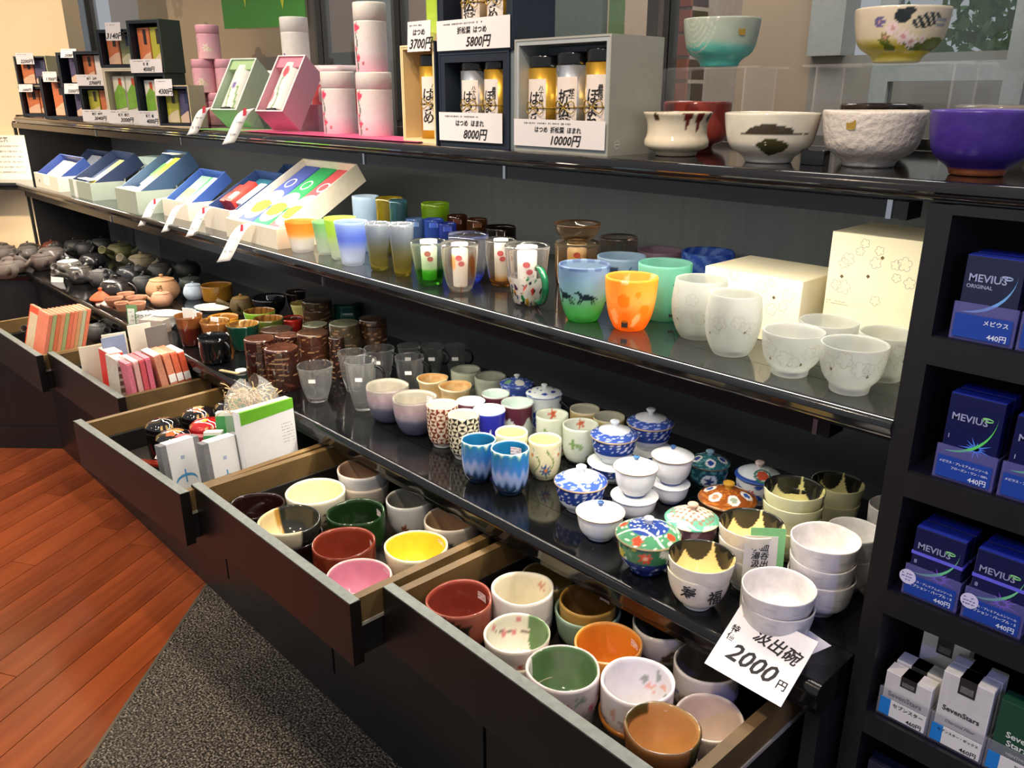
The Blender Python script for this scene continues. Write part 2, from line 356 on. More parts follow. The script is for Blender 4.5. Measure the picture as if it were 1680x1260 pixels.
rack = thing('wall_rack', 'black two tier wall rack with a dark back panel above the counter', 'shelf', (0, 0, 0))
bp = MB().box(-4.16, -.34, 1.38, 1.4, .79, 1.37).obj('back_panel', mat('#4b5052', .42, .12, 90, stretch=(1, 1, .04)), rack)
MB().box(-4.18, -4.16, .99, 1.4, .79, 1.37).obj('end_panel', BLACKM, rack)
b = MB(); sweep(b, [(-.337, .915), (-4.0, .915), (-4.45, .465)], nose(1.128, .03, .08, .011))
b.prism([(-.337, .994), (-.337, 1.38), (-4.155, 1.38), (-4.155, 1.0), (-4.5, .655), (-4.5, .527), (-4.033, .994)][::-1], 1.106, 1.128)
b.obj('shelf_board', mat('#1a1c1e', .09, .2, 25, spec=.6), rack)
b = MB(); sweep(b, [(.8, .915), (-3.82, .915), (-3.9, 1.0)], nose(1.395, .022, .07, .011))
b.prism([(.8, .984), (.8, 1.39), (-4.1, 1.39), (-4.05, 1.18), (-3.8, .984)][::-1], 1.373, 1.395)
b.obj('shelf_board', mat('#1a1718', .09, .2, 25, spec=.6), rack)
# light strips under both boards
E_LED = mat('#fff4e4', .5, .01, emit=1.0)
def led(x0, x1, z0, z1, clips, power, nm):
    t = thing('light_strip', nm, 'light strip', (0, 0, 0))
    b = MB(); b.box(x0, x1, .948, .953, z0, z1); b.box(x0, x1, .953, .985, z1-.006, z1); b.box(x0, x1, .981, .985, z0+.006, z1); b.obj('housing', BLACK, t)
    m = E_LED.copy(); m.node_tree.nodes['Principled BSDF'].inputs['Emission Strength'].default_value = power
    n = 5
    for i in range(n):
        a = x0+(x1-x0)*i/n+.01; c_ = x0+(x1-x0)*(i+1)/n-.01
        MB().box(a, c_, .955, .979, z1-.011, z1-.007).obj('diffuser', m, t)
    for x in clips: MB().box(x-.003, x+.003, .9455, .951, z0-.001, z1+.001).obj('clip', chrome(), t)
    for x in (x0, x1): MB().box(x-.004, x+.004, .947, .986, z0-.001, z1).obj('end_cap', BLACK, t)
led(-4.0, -.372, 1.349, 1.368, (-2.986, -2.307, -1.428, -1.019, -.388), 48, 'black light strip mounted under the top board')
led(-4.0, -.425, 1.0715, 1.1045, (-2.973, -1.622, -.44), 40, 'black light strip mounted under the middle glass shelf')

# ------------------------------------------------------------------ tobacco cabinet
tob = thing('tobacco_cabinet', 'tall black cabinet of narrow cigarette shelves at the end of the counter', 'cabinet', (0, 0, 0))
MB().box(-.337, -.3125, .921, 1.4, 0, 1.372).obj('side_panel', BLACKM, tob)
MB().box(-.3125, .5, .921, .935, 1.362, 1.3725).obj('fascia', BLACKM, tob)
MB().box(-.3125, .5, 1.385, 1.4, 0, 1.37).obj('back_panel', BLACKM, tob)
SHZ = [1.233, 1.072, .913, .733, .55]
for z in SHZ:
    s = MB().box(-.3125, .5, .925, 1.384, z-.006, z).obj('shelf', mat('#141420', .12, .2, spec=.6), tob)
    MB().box(-.3125, .5, .919, .925, z-.032, z-.001).obj('shelf_lip', BLACKM, s)
MB().box(-.3125, .5, .93, .945, 0, .1).obj('plinth', BLACKM, tob)

# ------------------------------------------------------------------ window behind the top board and what lies beyond
M_ALU = mat('#9aa0a2', .35, .08, 30, metal=.7); M_DK = mat('#3b3936', .4)
GL = clear('#f4f6f6', 0., 1.45)
def window(i, x0, x1, post, m=None):
    w_ = MB().box(x0, x0+post, 1.405, 1.45, 1.395, 2.3).obj('window_%d' % i, m or M_ALU); tag(w_, kind='structure')
    MB().box(x0+post, x1, 1.408, 1.44, 1.395, 1.412).obj('window_sill', M_DK, w_)
    MB().box(x0+post, x0+post+.012, 1.402, 1.455, 1.412, 2.3).obj('gasket', mat('#4a4742', .5), w_)
    MB().box(x0+post+.012, x1, 1.42, 1.426, 1.412, 2.3).obj('pane', GL, w_)
window(1, -4.6, -2.375, .295); window(2, -2.375, -2.113, .035, mat('#5b544c', .5)); window(3, -2.113, -1.10, .165); window(4, -1.10, -.30, .03, M_DK); window(5, -.30, .9, .03)
tp = MB().box(-4.6, .9, 1.40, 1.46, 2.3, 2.7).obj('trim_1', mat('#b9a98f', .6)); tag(tp, kind='structure')
wb = MB().box(-9, -1.75, 3.3, 3.4, 0, 4.2).obj('wall_back', mat('#a8927c', .8, .08, 3)); tag(wb, kind='structure')
wb2 = MB().box(-1.75, 2.6, 3.3, 3.4, 0, 1.62).obj('wall_back', mat('#8f8a82', .8, .08, 3)); tag(wb2, kind='structure')
MB().box(-1.75, 2.6, 3.3, 3.4, 2.35, 4.2).obj('lintel', mat('#8f8a82', .8, .08, 3), wb2)
for x in (-1.75, -.95, .1, 1.1, 2.4): MB().box(x, x+.14, 3.26, 3.38, 1.62, 2.35).obj('mullion', mat('#9c9d98', .5), wb2)
tag(MB().box(-9, 6, 1.5, 12, -.1, -.02).obj('floor', mat('#8a8378', .8)), kind='structure')

def screen_panel(x0, x1, z0, z1, y, h, label):
    t = thing('paper_screen', label, 'screen', (x0, y, z0)); MB().box(0, x1-x0, 0, .02, 0, z1-z0).obj('panel', mat(h, .8, .04, 10), t)
    return t
t = screen_panel(-5.4, -3.35, 1.0, 2.4, 1.9, '#d3b897', 'beige paper screen with grey plum blossoms behind the glass')
def blossom(parent, x, z, s, m):
    b = MB()
    for k in range(5):
        a = 2*PI*k/5+.3; cx, cz = x+math.cos(a)*s, z+math.sin(a)*s
        b.add([(cx+math.cos(q)*s*.75, -.001, cz+math.sin(q)*s*.75) for q in [2*PI*i/10 for i in range(10)]], [tuple(range(10))])
    b.obj('blossom', m, parent)
mg = mat('#a08c78', .8)
for x, z, s in ((1.25, .72, .05), (1.6, .83, .035), (1.45, .55, .03), (.95, .9, .04), (1.75, .6, .045)): blossom(t, x, z, s, mg)
g = thing('grey_board', 'plain grey display board standing behind the window glass', 'board', (-3.9, 1.75, 0))
MB().box(0, 1.25, 0, .03, -.02, 1.62).obj('panel', mat('#8b857d', .8, .05, 8), g); MB().box(-.6, 1.25, -.02, .05, 1.47, 1.49).obj('rail', mat('#6e675e', .7), g)
# green poster on the glass
p = thing('green_poster', 'green paper poster with lime leaf tips taped inside the window', 'poster', (-2.93, 1.395, 1.69))
MB().add([(0, 0, .5), (.018, 0, -.0), (.56, 0, -.018), (.56, 0, .5), (0, .002, .5), (.018, .002, 0), (.56, .002, -.018), (.56, .002, .5)], [(0, 1, 2, 3), (4, 7, 6, 5), (0, 4, 5, 1), (1, 5, 6, 2), (2, 6, 7, 3)]).obj('sheet', mat('#4c9a3c', .6, .05), p)
for x0, x1, zb in ((.16, .215, .055), (.385, .475, .035)):
    n = 10; o = [(x0+(x1-x0)*.5+((x1-x0)*.5)*math.sin(PI*min(1, i/n+.02))*s, -.0012, .3+(zb-.3)*(i/n)) for s, rng in ((-1, range(n+1)), (1, range(n, -1, -1))) for i in rng]
    MB().add(o, [tuple(range(len(o)))]).obj('leaf_tip', mat('#d4dc3c', .6), p)
# brick pillars seen through the glass
def pillar(x, y, w_, label):
    t = thing('brick_pillar', label, 'pillar', (x, y, 0)); MB().box(.006, w_-.006, .006, .3, .0, 2.6).obj('mortar', mat('#b3a193', .9), t)
    mb = mat('#9c5a48', .8, .2, 12); base = None
    for r in range(11):
        for k in range(max(1, round(w_/.22))):
            if base is None: base = MB().box(0, w_/max(1, round(w_/.22))-.012, 0, .1, 0, .063).mesh('brick')
            newobj('brick', base, mb, t, (k*w_/max(1, round(w_/.22))+.006, -.004, 1.45+r*.075))
pillar(-2.55, 2.2, .12, 'narrow brick pillar behind the white canisters beyond the glass'); pillar(-1.80, 2.45, .07, 'brick pillar beside the grey gift box beyond the glass')
pn = thing('panel_board', 'tall grey green panel standing beyond the glass above the grey gift box', 'board', (-2.55, 2.5, 0)); MB().box(0, .38, 0, .04, .9, 2.6).obj('panel', mat('#7f8f86', .6), pn); MB().box(.42, .47, 0, .03, .9, 2.6).obj('post', mat('#7ea06a', .6), pn)
# white door leaf beyond the glass
dr = thing('glazed_door', 'white framed door with a glazed leaf beyond the window', 'door', (-1.36, 3.0, 0)); fm = mat('#a3a9a8', .5)
for a in ((0, .06, 0, .05, .9, 2.5), (.42, .48, 0, .05, .9, 2.5), (.06, .42, 0, .05, 1.86, 1.92), (.06, .42, 0, .05, 1.52, 1.58)): MB().box(*a).obj('rail', fm, dr)
MB().box(.06, .42, .02, .025, .95, 1.86).obj('pane', clear('#eef2f2'), dr)
MB().box(.5, .52, -.03, .0, .9, 2.5).obj('cable', M_DK, dr)
# trees outside
def tree(x, y, z, r, label, n=900):
    t = thing('tree', label, 'tree', (x, y, 0)); MB().tube([(0, 0, 0), (.05, 0, z*.6), (0, .05, z)], [.09, .07, .04], 8).obj('trunk', mat('#5b4a3a', .9), t)
    b = MB()
    for i in range(n):
        q = Vector(RNG.normal(size=3)).normalized()*(r*random.uniform(.35, 1)); q.z *= .75; s = random.uniform(.05, .1)
        u = Vector(RNG.normal(size=3)).normalized()*s; v = u.cross(Vector(RNG.normal(size=3)).normalized())
        b.add([q-u, q+v*.6, q+u, q-v*.6], [(0, 1, 2, 3)])
    f = b.obj('foliage', mat('#7fa860', .6, .35, 2), t, (0, 0, z)); tag(f, kind='stuff')
tree(-2.2, 7.5, 2.1, .9, 'green leafy tree outside behind the painted tea bowl'); tree(.3, 6.3, 2.1, 1.1, 'bright leafy tree outside above the purple bowl', 1200)
bn = thing('street_banner', 'pale blue banner strung between posts outside below the trees', 'banner', (-.6, 4.6, 0)); MB().box(-1.4, 2.2, 0, .01, 1.44, 1.54).obj('cloth', mat('#8d97c8', .6), bn)
for x in (-1.44, 2.2): MB().box(x, x+.04, -.01, .03, 0, 1.56).obj('post', M_DK, bn)

# ------------------------------------------------------------------ painted patterns (colour of the glaze itself)
def C(h): return rgb(h)
def full(T, h): return np.broadcast_to(C(h), T.shape+(3,)).copy()
def put(c, mask, h):
    c[mask] = C(h); return c
def noise2(T, Z, f=3, g=6, seed=0):
    r = np.random.default_rng(seed); o = 0
    for i in range(6):
        k = r.integers(1, f+3); o = o+np.sin(k*T+r.uniform(0, 6.28)+r.uniform(-g, g)*Z)*np.cos(r.uniform(.5, 1)*g*Z+r.uniform(0, 6.28)+.5*np.sin(2*T))
    return o/3
def two(out, inn, rim=None, foot=None):
    def f(T, Z, I, X, Y, R):
        c = full(T, out); put(c, I > .6, inn)
        if rim: put(c, (I > .2) & (I < .8), rim)
        if foot: put(c, (I < .2) & (Z < .1), foot)
        return c
    return f
def grad(stops, inn, jag=.0, seed=1, rim=None, inrim=None, fr=7):
    zs = [s[0] for s in stops]; cs = np.array([C(s[1]) for s in stops])
    def f(T, Z, I, X, Y, R):
        z = np.clip(Z+jag*noise2(T, Z*.3, fr, 1, seed), 0, 1)
        c = np.stack([np.interp(z, zs, cs[:, i]) for i in range(3)], -1)
        c = np.where((I > .6)[..., None], C(inn), c)
        if rim: put(c, (I > .2) & (I < .8), rim)
        if inrim: put(c, (I > .5) & (Z > .84+.04*np.sin(5*T)), inrim)
        return c
    return f
def over(base, *layers):
    def f(T, Z, I, X, Y, R):
        c = base(T, Z, I, X, Y, R)
        for l in layers: c = l(c, T, Z, I, X, Y, R)
        return c
    return f
def dT(T, a): return (T-a+PI) % (2*PI)-PI
def stamp(pts, asp=1., ins=None):
    """pts: (theta, z, size, petals, colour, centre colour)"""
    def l(c, T, Z, I, X, Y, R):
        for a, z, s, k, h, h2 in pts:
            u = dT(T, a)*ASP[0]; v = Z-z; rr = np.hypot(u, v); q = np.arctan2(v, u)
            lim = s*(.72+.28*np.cos(k*q)) if k else s
            m = (rr < lim) & ((I < .5) if not ins else (I > .6))
            put(c, m, h)
            if h2: put(c, m & (rr < s*.28), h2)
        return c
    return l
def band(z0, z1, h, ins=False, jag=0, seed=3):
    def l(c, T, Z, I, X, Y, R):
        n = jag*noise2(T, Z, 6, 2, seed) if jag else 0
        return put(c, (Z+n > z0) & (Z+n < z1) & ((I > .6) if ins else (I < .5)), h)
    return l
def scribble(z0, z1, h, thr=.25, f=9, g=14, seed=4, ins=False):
    def l(c, T, Z, I, X, Y, R): return put(c, (noise2(T, Z, f, g, seed) > thr) & (Z > z0) & (Z < z1) & ((I > .6) if ins else (I < .5)), h)
    return l
def blob_in(h, f):
    """area inside picked by a test on x, y, z"""
    def l(c, T, Z, I, X, Y, R): return put(c, (I > .3) & f(X, Y, Z, T), h)
    return l
def area(h, f):
    def l(c, T, Z, I, X, Y, R): return put(c, f(X, Y, Z, T, I), h)
    return l
def geo(dark, light, inn, n=12, m=7):
    def f(T, Z, I, X, Y, R):
        u = (T*n/(2*PI)) % 1; v = (Z*m) % 1; p = ((T*n/(2*PI)).astype(int)+(Z*m).astype(int)) % 2
        a = np.abs(u-.5) > np.abs(v-.5); k = np.where(p == 0, a, ~a)
        c = full(T, light); put(c, k, dark); put(c, Z < .1, '#e8e6df'); put(c, I > .2, inn); return c
    return f
def vlines(c1, c2, n, inn, duty=.5, z0=0., z1=1.):
    def f(T, Z, I, X, Y, R):
        c = full(T, c1); put(c, ((T*n/(2*PI)) % 1 < duty) & (Z > z0) & (Z < z1), c2); put(c, I > .4, inn); return c
    return f
def scale_p(h1, h2, n, m):
    def l(c, T, Z, I, X, Y, R):
        u = (T*n/(2*PI)+.5*((Z*m).astype(int) % 2)) % 1-.5; v = (Z*m) % 1-.5
        return put(c, (np.abs(np.hypot(u, v)-.42) < .1), h1)
    return l
# ------------------------------------------------------------------ vessel shapes (r, z) from bottom centre to rim
YUN = [(0, .03), (.5, .03), (.55, 0), (.62, 0), (.63, .06), (.86, .16), (.97, .42), (.99, .8), (1, 1)]
TUM = [(0, 0), (.6, 0), (.66, .02), (.82, .5), (1, 1)]
TUMR = [(0, 0), (.5, 0), (.62, .03), (.85, .28), (.97, .65), (1, 1)]
STR = [(0, 0), (.86, 0), (.93, .03), (.97, .5), (1, 1)]
BOWL = [(0, .05), (.36, .05), (.38, 0), (.45, 0), (.46, .1), (.72, .24), (.92, .58), (1, 1)]
BOWLH = [(0, .05), (.4, .05), (.42, 0), (.5, 0), (.52, .12), (.86, .3), (.95, .62), (1, 1)]
CHW = [(0, .04), (.42, .04), (.44, 0), (.52, 0), (.53, .08), (.84, .14), (.98, .36), (.99, .7), (1, 1)]
LOW = [(0, .06), (.45, .06), (.48, 0), (.56, 0), (.57, .1), (.85, .34), (.97, .7), (1, 1)]
WAIST = [(0, .04), (.5, .04), (.52, 0), (.6, 0), (.6, .1), (.9, .18), (.94, .34), (.84, .5), (.86, .8), (1, 1)]
LIDC = [(0, .05), (.45, .05), (.48, 0), (.55, 0), (.56, .12), (.84, .3), (.96, .7), (.97, 1)]
TIN = [(0, 0), (.97, 0), (1, .01), (1, .5), (1, .99), (.97, 1)]
FC = [(0, 0), (.5, 0), (.6, .02), (.6, .16), (.86, .34), (.97, .66), (1, 1)]
ROUND = [(0, 0), (.62, 0), (.72, .02), (.96, .2), (1.12, .5), (1.08, .78), (1, 1)]
GOB = [(0, 0), (.5, 0), (.56, .05), (.66, .2), (.86, .5), (.92, .8), (1, 1)]
def handle_mesh(R, H, z0, z1, out, rad, seg=8):
    b = MB(); p = []
    for i in range(11): a = PI*i/10-PI/2; p.append((R+out*math.cos(a), 0, H*((z0+z1)/2)+H*(z1-z0)/2*math.sin(a)))
    p[0] = (R*.9, 0, p[0][2]); p[-1] = (R*.93, 0, p[-1][2]); b.tube(p, rad, seg); return b
STICK = PRINT
def sticker(parent, R, H, t, ang, z=.78, w=.022, h=.014, col='#f2e4e2'):
    """price sticker on the inner wall"""
    b = MB(); r = R*.985-t-.0006; da = w/r/2; z0 = z*H-h/2
    for j in range(4):
        for q, (za, zb, cc) in enumerate(((0, .3, col), (.3, .48, '#b9a3a5' if j % 2 else col), (.48, .7, col), (.7, .85, col if j == 1 else '#c7a9a9'), (.85, 1, col))):
            a0 = ang-da+2*da*j/4; a1 = ang-da+2*da*(j+1)/4
            b.quad((r*math.cos(a0), r*math.sin(a0), z0+h*za), (r*math.cos(a0), r*math.sin(a0), z0+h*zb), (r*math.cos(a1), r*math.sin(a1), z0+h*zb), (r*math.cos(a1), r*math.sin(a1), z0+h*za), cc)
    return b.obj('price_sticker', STICK, parent)
def ware(name, label, cat, key, shape, col, m=None, t=.004, seg=48, n=None, wob=0., group=None, handle=None, hm=None, stick=None, dz=0., rs=1., hs=1., sq=1., floor=None, lid=None, ph=0., ngon=0, rot=0., pos=None):
    x, y, R, H, z = pos or L[key]
    R *= rs; H *= hs; me = lathe(name, cup_profile(shape, R, H, t, floor), seg, col, n, wob, sq, ngon=ngon)
    parts = handle or lid or stick
    if not parts:
        o = newobj(name, me, m or GLAZE, None, (x, y, z+dz), rot); return tag(o, label, cat, group)
    o = thing(name, label, cat, (x, y, z+dz), rot, group); newobj('body', me, m or GLAZE, o)
    if handle: a, z0, z1, ou, ra = handle; h = handle_mesh(R, H, z0, z1, ou, ra).obj('handle', hm or m or GLAZE, o, rz=a-rot)
    if stick is not None: sticker(o, R, H, t, stick-rot)
    if lid: make_lid(o, R*lid.get('r', 1.04), H, lid)
    return o
def make_lid(o, R, H, s):
    hl = R*s.get('h', .42); k = s.get('k', .2)
    prof = [(R*.9, -.002, 0), (R, 0, 0), (R*1.01, hl*.08, 0), (R*.86, hl*.34, 0), (R*.55, hl*.74, 0), (R*.22, hl*.96, 0), (.0005, hl, 0)]
    l = newobj('lid', lathe('lid', prof, s.get('seg', 48), s['col'], s.get('n')), s.get('m', GLAZE), o, (0, 0, H))
    kk = R*k; kp = [(0, 0, 0), (kk*.62, 0, 0), (kk*.6, kk*.5, 0), (kk, kk*.9, 0), (kk*.95, kk*1.35, 0), (.0005, kk*1.45, 0)]
    newobj('knob', lathe('knob', kp, 20, s.get('kcol', s['col'])), s.get('m', GLAZE), l, (0, 0, hl*.93))
CAMDIR = lambda x, y: math.atan2(-y, -x)
BLUEW = over(two('#dfe5ee', '#eef1f2'), band(.45, .97, '#27408c'), scribble(.47, .95, '#d7dfee', .3, 18, 40, 5))

# positions and sizes in metres: vessels (x, y, radius, height, base z); boxes (x, y, z, width, height, yaw)
L = {'lid_blue_front': (-0.8611, 0.9796, 0.0446, 0.0524, 0.79),
'lid_white_front': (-0.7732, 0.93, 0.0388, 0.0454, 0.79),
'lid_white_mid_lo': (-0.7822, 1.0303, 0.0399, 0.0379, 0.79),
'lid_white_mid_up': (-0.7564, 0.9936, 0.0366, 0.105, 0.79),
'lid_white_back_lo': (-0.7699, 1.1177, 0.0331, 0.0359, 0.79),
'lid_white_back_up': (-0.7559, 1.086, 0.0361, 0.105, 0.79),
'lid_blue_mid_lo': (-0.8991, 1.113, 0.0472, 0.0358, 0.79),
'lid_blue_mid_up': (-0.8746, 1.0812, 0.0431, 0.105, 0.79),
'lid_blue_back_lo': (-0.8979, 1.2206, 0.0451, 0.0311, 0.79),
'lid_blue_back_up': (-0.879, 1.1886, 0.044, 0.105, 0.79),
'lid_teal': (-0.7558, 1.2146, 0.0365, 0.0492, 0.79),
'lid_imari_back': (-0.6626, 1.2289, 0.0395, 0.051, 0.79),
'lid_brown': (-0.6509, 1.1119, 0.0464, 0.05, 0.79),
'lid_green': (-0.6466, 1.0034, 0.041, 0.055, 0.79),
'lid_imari_front': (-0.6604, 0.909, 0.0472, 0.0583, 0.79),
'gold_a': (-0.5511, 0.8866, 0.0466, 0.0804, 0.79),
'gold_b': (-0.5301, 0.9784, 0.0466, 0.105, 0.79),
'gold_c': (-0.5284, 1.0973, 0.0458, 0.12, 0.79),
'gold_d': (-0.5214, 1.2273, 0.0415, 0.09, 0.79),
'wht_e': (-0.4398, 0.9051, 0.0482, 0.0747, 0.79),
'wht_f': (-0.4276, 0.9998, 0.0462, 0.115, 0.79),
'wht_g': (-0.425, 1.0856, 0.0387, 0.095, 0.79),
'wht_h': (-0.4169, 1.2006, 0.0373, 0.095, 0.79),
'lav1': (-1.4391, 0.9803, 0.0472, 0.0817, 0.79),
'lav2': (-1.3393, 0.9813, 0.0474, 0.081, 0.79),
'crm1': (-1.439, 1.1078, 0.0367, 0.07, 0.79),
'crm2': (-1.3623, 1.1119, 0.0386, 0.07, 0.79),
'gry1': (-1.4009, 1.1764, 0.0355, 0.085, 0.79),
'gry2': (-1.3246, 1.1848, 0.0368, 0.085, 0.79),
'blid1': (-1.2438, 1.191, 0.0365, 0.085, 0.79),
'blid2': (-1.151, 1.1825, 0.0376, 0.088, 0.79),
'mar1': (-1.2292, 1.1147, 0.0307, 0.085, 0.79),
'mar2': (-1.2361, 1.0494, 0.0319, 0.085, 0.79),
'bst': (-1.1695, 1.0415, 0.0342, 0.085, 0.79),
'mar3': (-1.1585, 1.1101, 0.0342, 0.085, 0.79),
'geo_r': (-1.2448, 0.9804, 0.0331, 0.0906, 0.79),
'geo_k': (-1.1699, 0.9744, 0.032, 0.0918, 0.79),
'drip1': (-1.0706, 0.9267, 0.0329, 0.0833, 0.79),
'drip2': (-0.9935, 0.9349, 0.0352, 0.0884, 0.79),
'dsy1': (-1.0436, 0.9857, 0.031, 0.09, 0.79),
'dsy2': (-0.9935, 1.0248, 0.0315, 0.0794, 0.79),
'flo1': (-1.0616, 1.1148, 0.0329, 0.085, 0.79),
'flo2': (-0.9932, 1.1239, 0.0352, 0.0819, 0.79),
'amb1': (-1.0636, 1.2149, 0.0312, 0.07, 0.79),
'amb2': (-0.9991, 1.217, 0.0323, 0.07, 0.79),
'gl1': (-1.6561, 0.9284, 0.0423, 0.0887, 0.79),
'gl2': (-1.5334, 0.9754, 0.0368, 0.1194, 0.79),
'gl2b': (-1.6019, 1.0024, 0.0358, 0.11, 0.79),
'gl3': (-1.5281, 1.1086, 0.0355, 0.1, 0.79),
'gl4': (-1.6637, 1.1147, 0.0389, 0.09, 0.79),
'gl5': (-1.6297, 1.1814, 0.0293, 0.09, 0.79),
'gl6': (-1.5887, 1.2248, 0.0293, 0.09, 0.79),
'gl7': (-1.5483, 1.2675, 0.0285, 0.09, 0.79),
'bk1': (-1.7943, 0.9167, 0.0411, 0.1049, 0.79),
'bk2': (-1.8719, 0.9005, 0.0372, 0.1148, 0.79),
'bk3': (-1.9314, 1.0088, 0.0322, 0.09, 0.79),
'bk4': (-1.8491, 1.0378, 0.0403, 0.1085, 0.79),
'bk5': (-1.7678, 1.0584, 0.0201, 0.108, 0.79),
'bk6': (-1.8043, 1.1057, 0.0387, 0.13, 0.79),
'bk7': (-1.9097, 1.0812, 0.0333, 0.11, 0.79),
'bk8': (-1.7896, 1.1852, 0.0363, 0.13, 0.79),
'bk9': (-2.1842, 1.2494, 0.0444, 0.1, 0.79),
'bk10': (-2.1057, 1.0678, 0.0453, 0.06, 0.79),
'hex': (-2.1517, 1.3334, 0.0416, 0.08, 0.79),
'redb': (-2.2179, 1.1804, 0.0314, 0.05, 0.79),
'yelc': (-2.3249, 1.2796, 0.0409, 0.06, 0.79),
'olwb': (-2.1979, 1.0932, 0.0445, 0.07, 0.79),
'grnb': (-2.3333, 1.1335, 0.048, 0.06, 0.79),
'ygc': (-2.1672, 0.9981, 0.0467, 0.0768, 0.79),
'wc1': (-2.311, 0.9044, 0.0394, 0.092, 0.79),
'wc2': (-2.2427, 0.9502, 0.0418, 0.08, 0.79),
'ambb': (-2.3398, 1.0192, 0.0439, 0.06, 0.79),
'bmug': (-2.1104, 0.886, 0.0411, 0.0752, 0.79),
'bskt': (-2.7954, 1.2074, 0.0539, 0.0552, 0.79),
'blkb': (-2.4812, 1.2423, 0.0553, 0.06, 0.79),
'drkb': (-2.4517, 1.326, 0.0324, 0.07, 0.79),
'brnp': (-2.5505, 1.1782, 0.0382, 0.07, 0.79),
'blwp': (-2.867, 1.1519, 0.0358, 0.0507, 0.79),
'brd': (-2.9383, 1.0728, 0.0584, 0.0697, 0.79),
'tan': (-2.8429, 1.0291, 0.0377, 0.0442, 0.79),
'tc1': (-2.9118, 0.8953, 0.032, 0.035, 0.79),
'tc2': (-2.9562, 0.9509, 0.0296, 0.035, 0.79),
'tc3': (-2.8774, 0.9575, 0.0343, 0.035, 0.79),
'tc4': (-2.8096, 0.8858, 0.0231, 0.04, 0.79),
'tc5': (-2.7737, 0.9236, 0.0281, 0.04, 0.79),
'orl': (-3.083, 0.9684, 0.0537, 0.02, 0.79),
'pl1': (-2.6843, 0.978, 0.0599, 0.012, 0.79),
'pl2': (-2.6566, 1.1263, 0.0667, 0.012, 0.79),
'sdish': (-2.6287, 0.8938, 0.0288, 0.0493, 0.79),
'tp0': (-4.1119, 1.0393, 0.0425, 0.075, 0.79),
'tp1': (-3.8291, 0.8137, 0.0522, 0.075, 0.79),
'tp2': (-4.1328, 0.8543, 0.0539, 0.075, 0.79),
'tp3': (-3.9481, 0.992, 0.0604, 0.075, 0.79),
'tp4': (-3.8091, 0.9178, 0.0528, 0.075, 0.79),
'tp5': (-3.5951, 0.9564, 0.0535, 0.075, 0.79),
'tp6': (-3.4312, 0.9473, 0.0516, 0.075, 0.79),
'tp7': (-4.0874, 1.1262, 0.0467, 0.075, 0.79),
'tp8': (-3.9946, 1.1426, 0.0466, 0.075, 0.79),
'tp9': (-4.046, 1.2296, 0.0501, 0.075, 0.79),
'tp10': (-3.6728, 1.0708, 0.053, 0.075, 0.79),
'tp11': (-3.8389, 1.2433, 0.0619, 0.075, 0.79),
'tp12': (-3.5038, 1.2089, 0.0602, 0.075, 0.79),
'tp13': (-3.2934, 1.0911, 0.0539, 0.075, 0.79),
'tp14': (-3.3062, 0.9885, 0.0485, 0.075, 0.79),
'tp15': (-3.0491, 0.9563, 0.0624, 0.085, 0.79),
'tp16': (-3.0777, 1.0555, 0.0399, 0.075, 0.79),
'tp17': (-3.2695, 1.1932, 0.05, 0.075, 0.79),
'tp18': (-3.2309, 1.2868, 0.0503, 0.075, 0.79),
'tp19': (-2.9435, 1.177, 0.0437, 0.075, 0.79),
'tp20': (-4.0596, 0.9265, 0.0479, 0.075, 0.79),
'tp21': (-4.2347, 0.8598, 0.0471, 0.075, 0.79),
'tp22': (-3.7271, 0.7607, 0.0481, 0.075, 0.79),
'tp23': (-4.1466, 0.9526, 0.0412, 0.075, 0.79),
'dB_pink': (-1.0524, 0.6395, 0.0561, 0.08, 0.632),
'dB_yel': (-1.0576, 0.7646, 0.057, 0.085, 0.632),
'dB_red': (-1.1594, 0.6786, 0.0567, 0.085, 0.632),
'dB_grn': (-1.2429, 0.7578, 0.055, 0.085, 0.632),
'dB_split': (-1.2999, 0.6477, 0.0599, 0.085, 0.632),
'dB_dark': (-1.4178, 0.6387, 0.0555, 0.075, 0.632),
'dB_crm': (-1.3749, 0.7479, 0.0609, 0.085, 0.632),
'dB_wst': (-1.3761, 0.8653, 0.0556, 0.1, 0.632),
'dB_gry': (-1.2156, 0.8683, 0.0482, 0.085, 0.632),
'dB_bei': (-1.0937, 0.8767, 0.054, 0.085, 0.632),
'dA_red': (-0.8826, 0.7174, 0.0534, 0.085, 0.632),
'dA_wht': (-0.8228, 0.8027, 0.0498, 0.095, 0.632),
'dA_olv': (-0.8557, 0.897, 0.049, 0.06, 0.632),
'dA_cel': (-0.7349, 0.862, 0.0553, 0.075, 0.632),
'dA_brn': (-0.7285, 0.8608, 0.0503, 0.09, 0.632),
'dA_chr': (-0.7563, 0.7251, 0.0507, 0.08, 0.632),
'dA_amb': (-0.6438, 0.8047, 0.0513, 0.085, 0.632),
'dA_dgw': (-0.6168, 0.8995, 0.0462, 0.085, 0.632),
'dA_gw': (-0.6407, 0.7031, 0.0511, 0.095, 0.632),
'dA_wf': (-0.5524, 0.7581, 0.0501, 0.095, 0.632),
'dA_gry': (-0.5186, 0.8738, 0.0479, 0.085, 0.632),
'dA_gb': (-0.4627, 0.7965, 0.0467, 0.07, 0.632),
'dA_bf': (-0.4688, 0.7013, 0.0478, 0.105, 0.632),
't_crm': (-0.7892, 1.0953, 0.055, 0.0559, 1.395),
't_red': (-0.8941, 1.2938, 0.055, 0.0645, 1.395),
't_land': (-0.5841, 1.0174, 0.06, 0.0618, 1.395),
't_wht': (-0.4631, 1.0455, 0.06, 0.0654, 1.395),
't_drk': (-0.5654, 1.2802, 0.062, 0.0653, 1.395),
't_pur': (-0.3597, 1.0999, 0.058, 0.0586, 1.395),
't_gry': (-0.3978, 1.2677, 0.062, 0.0587, 1.395),
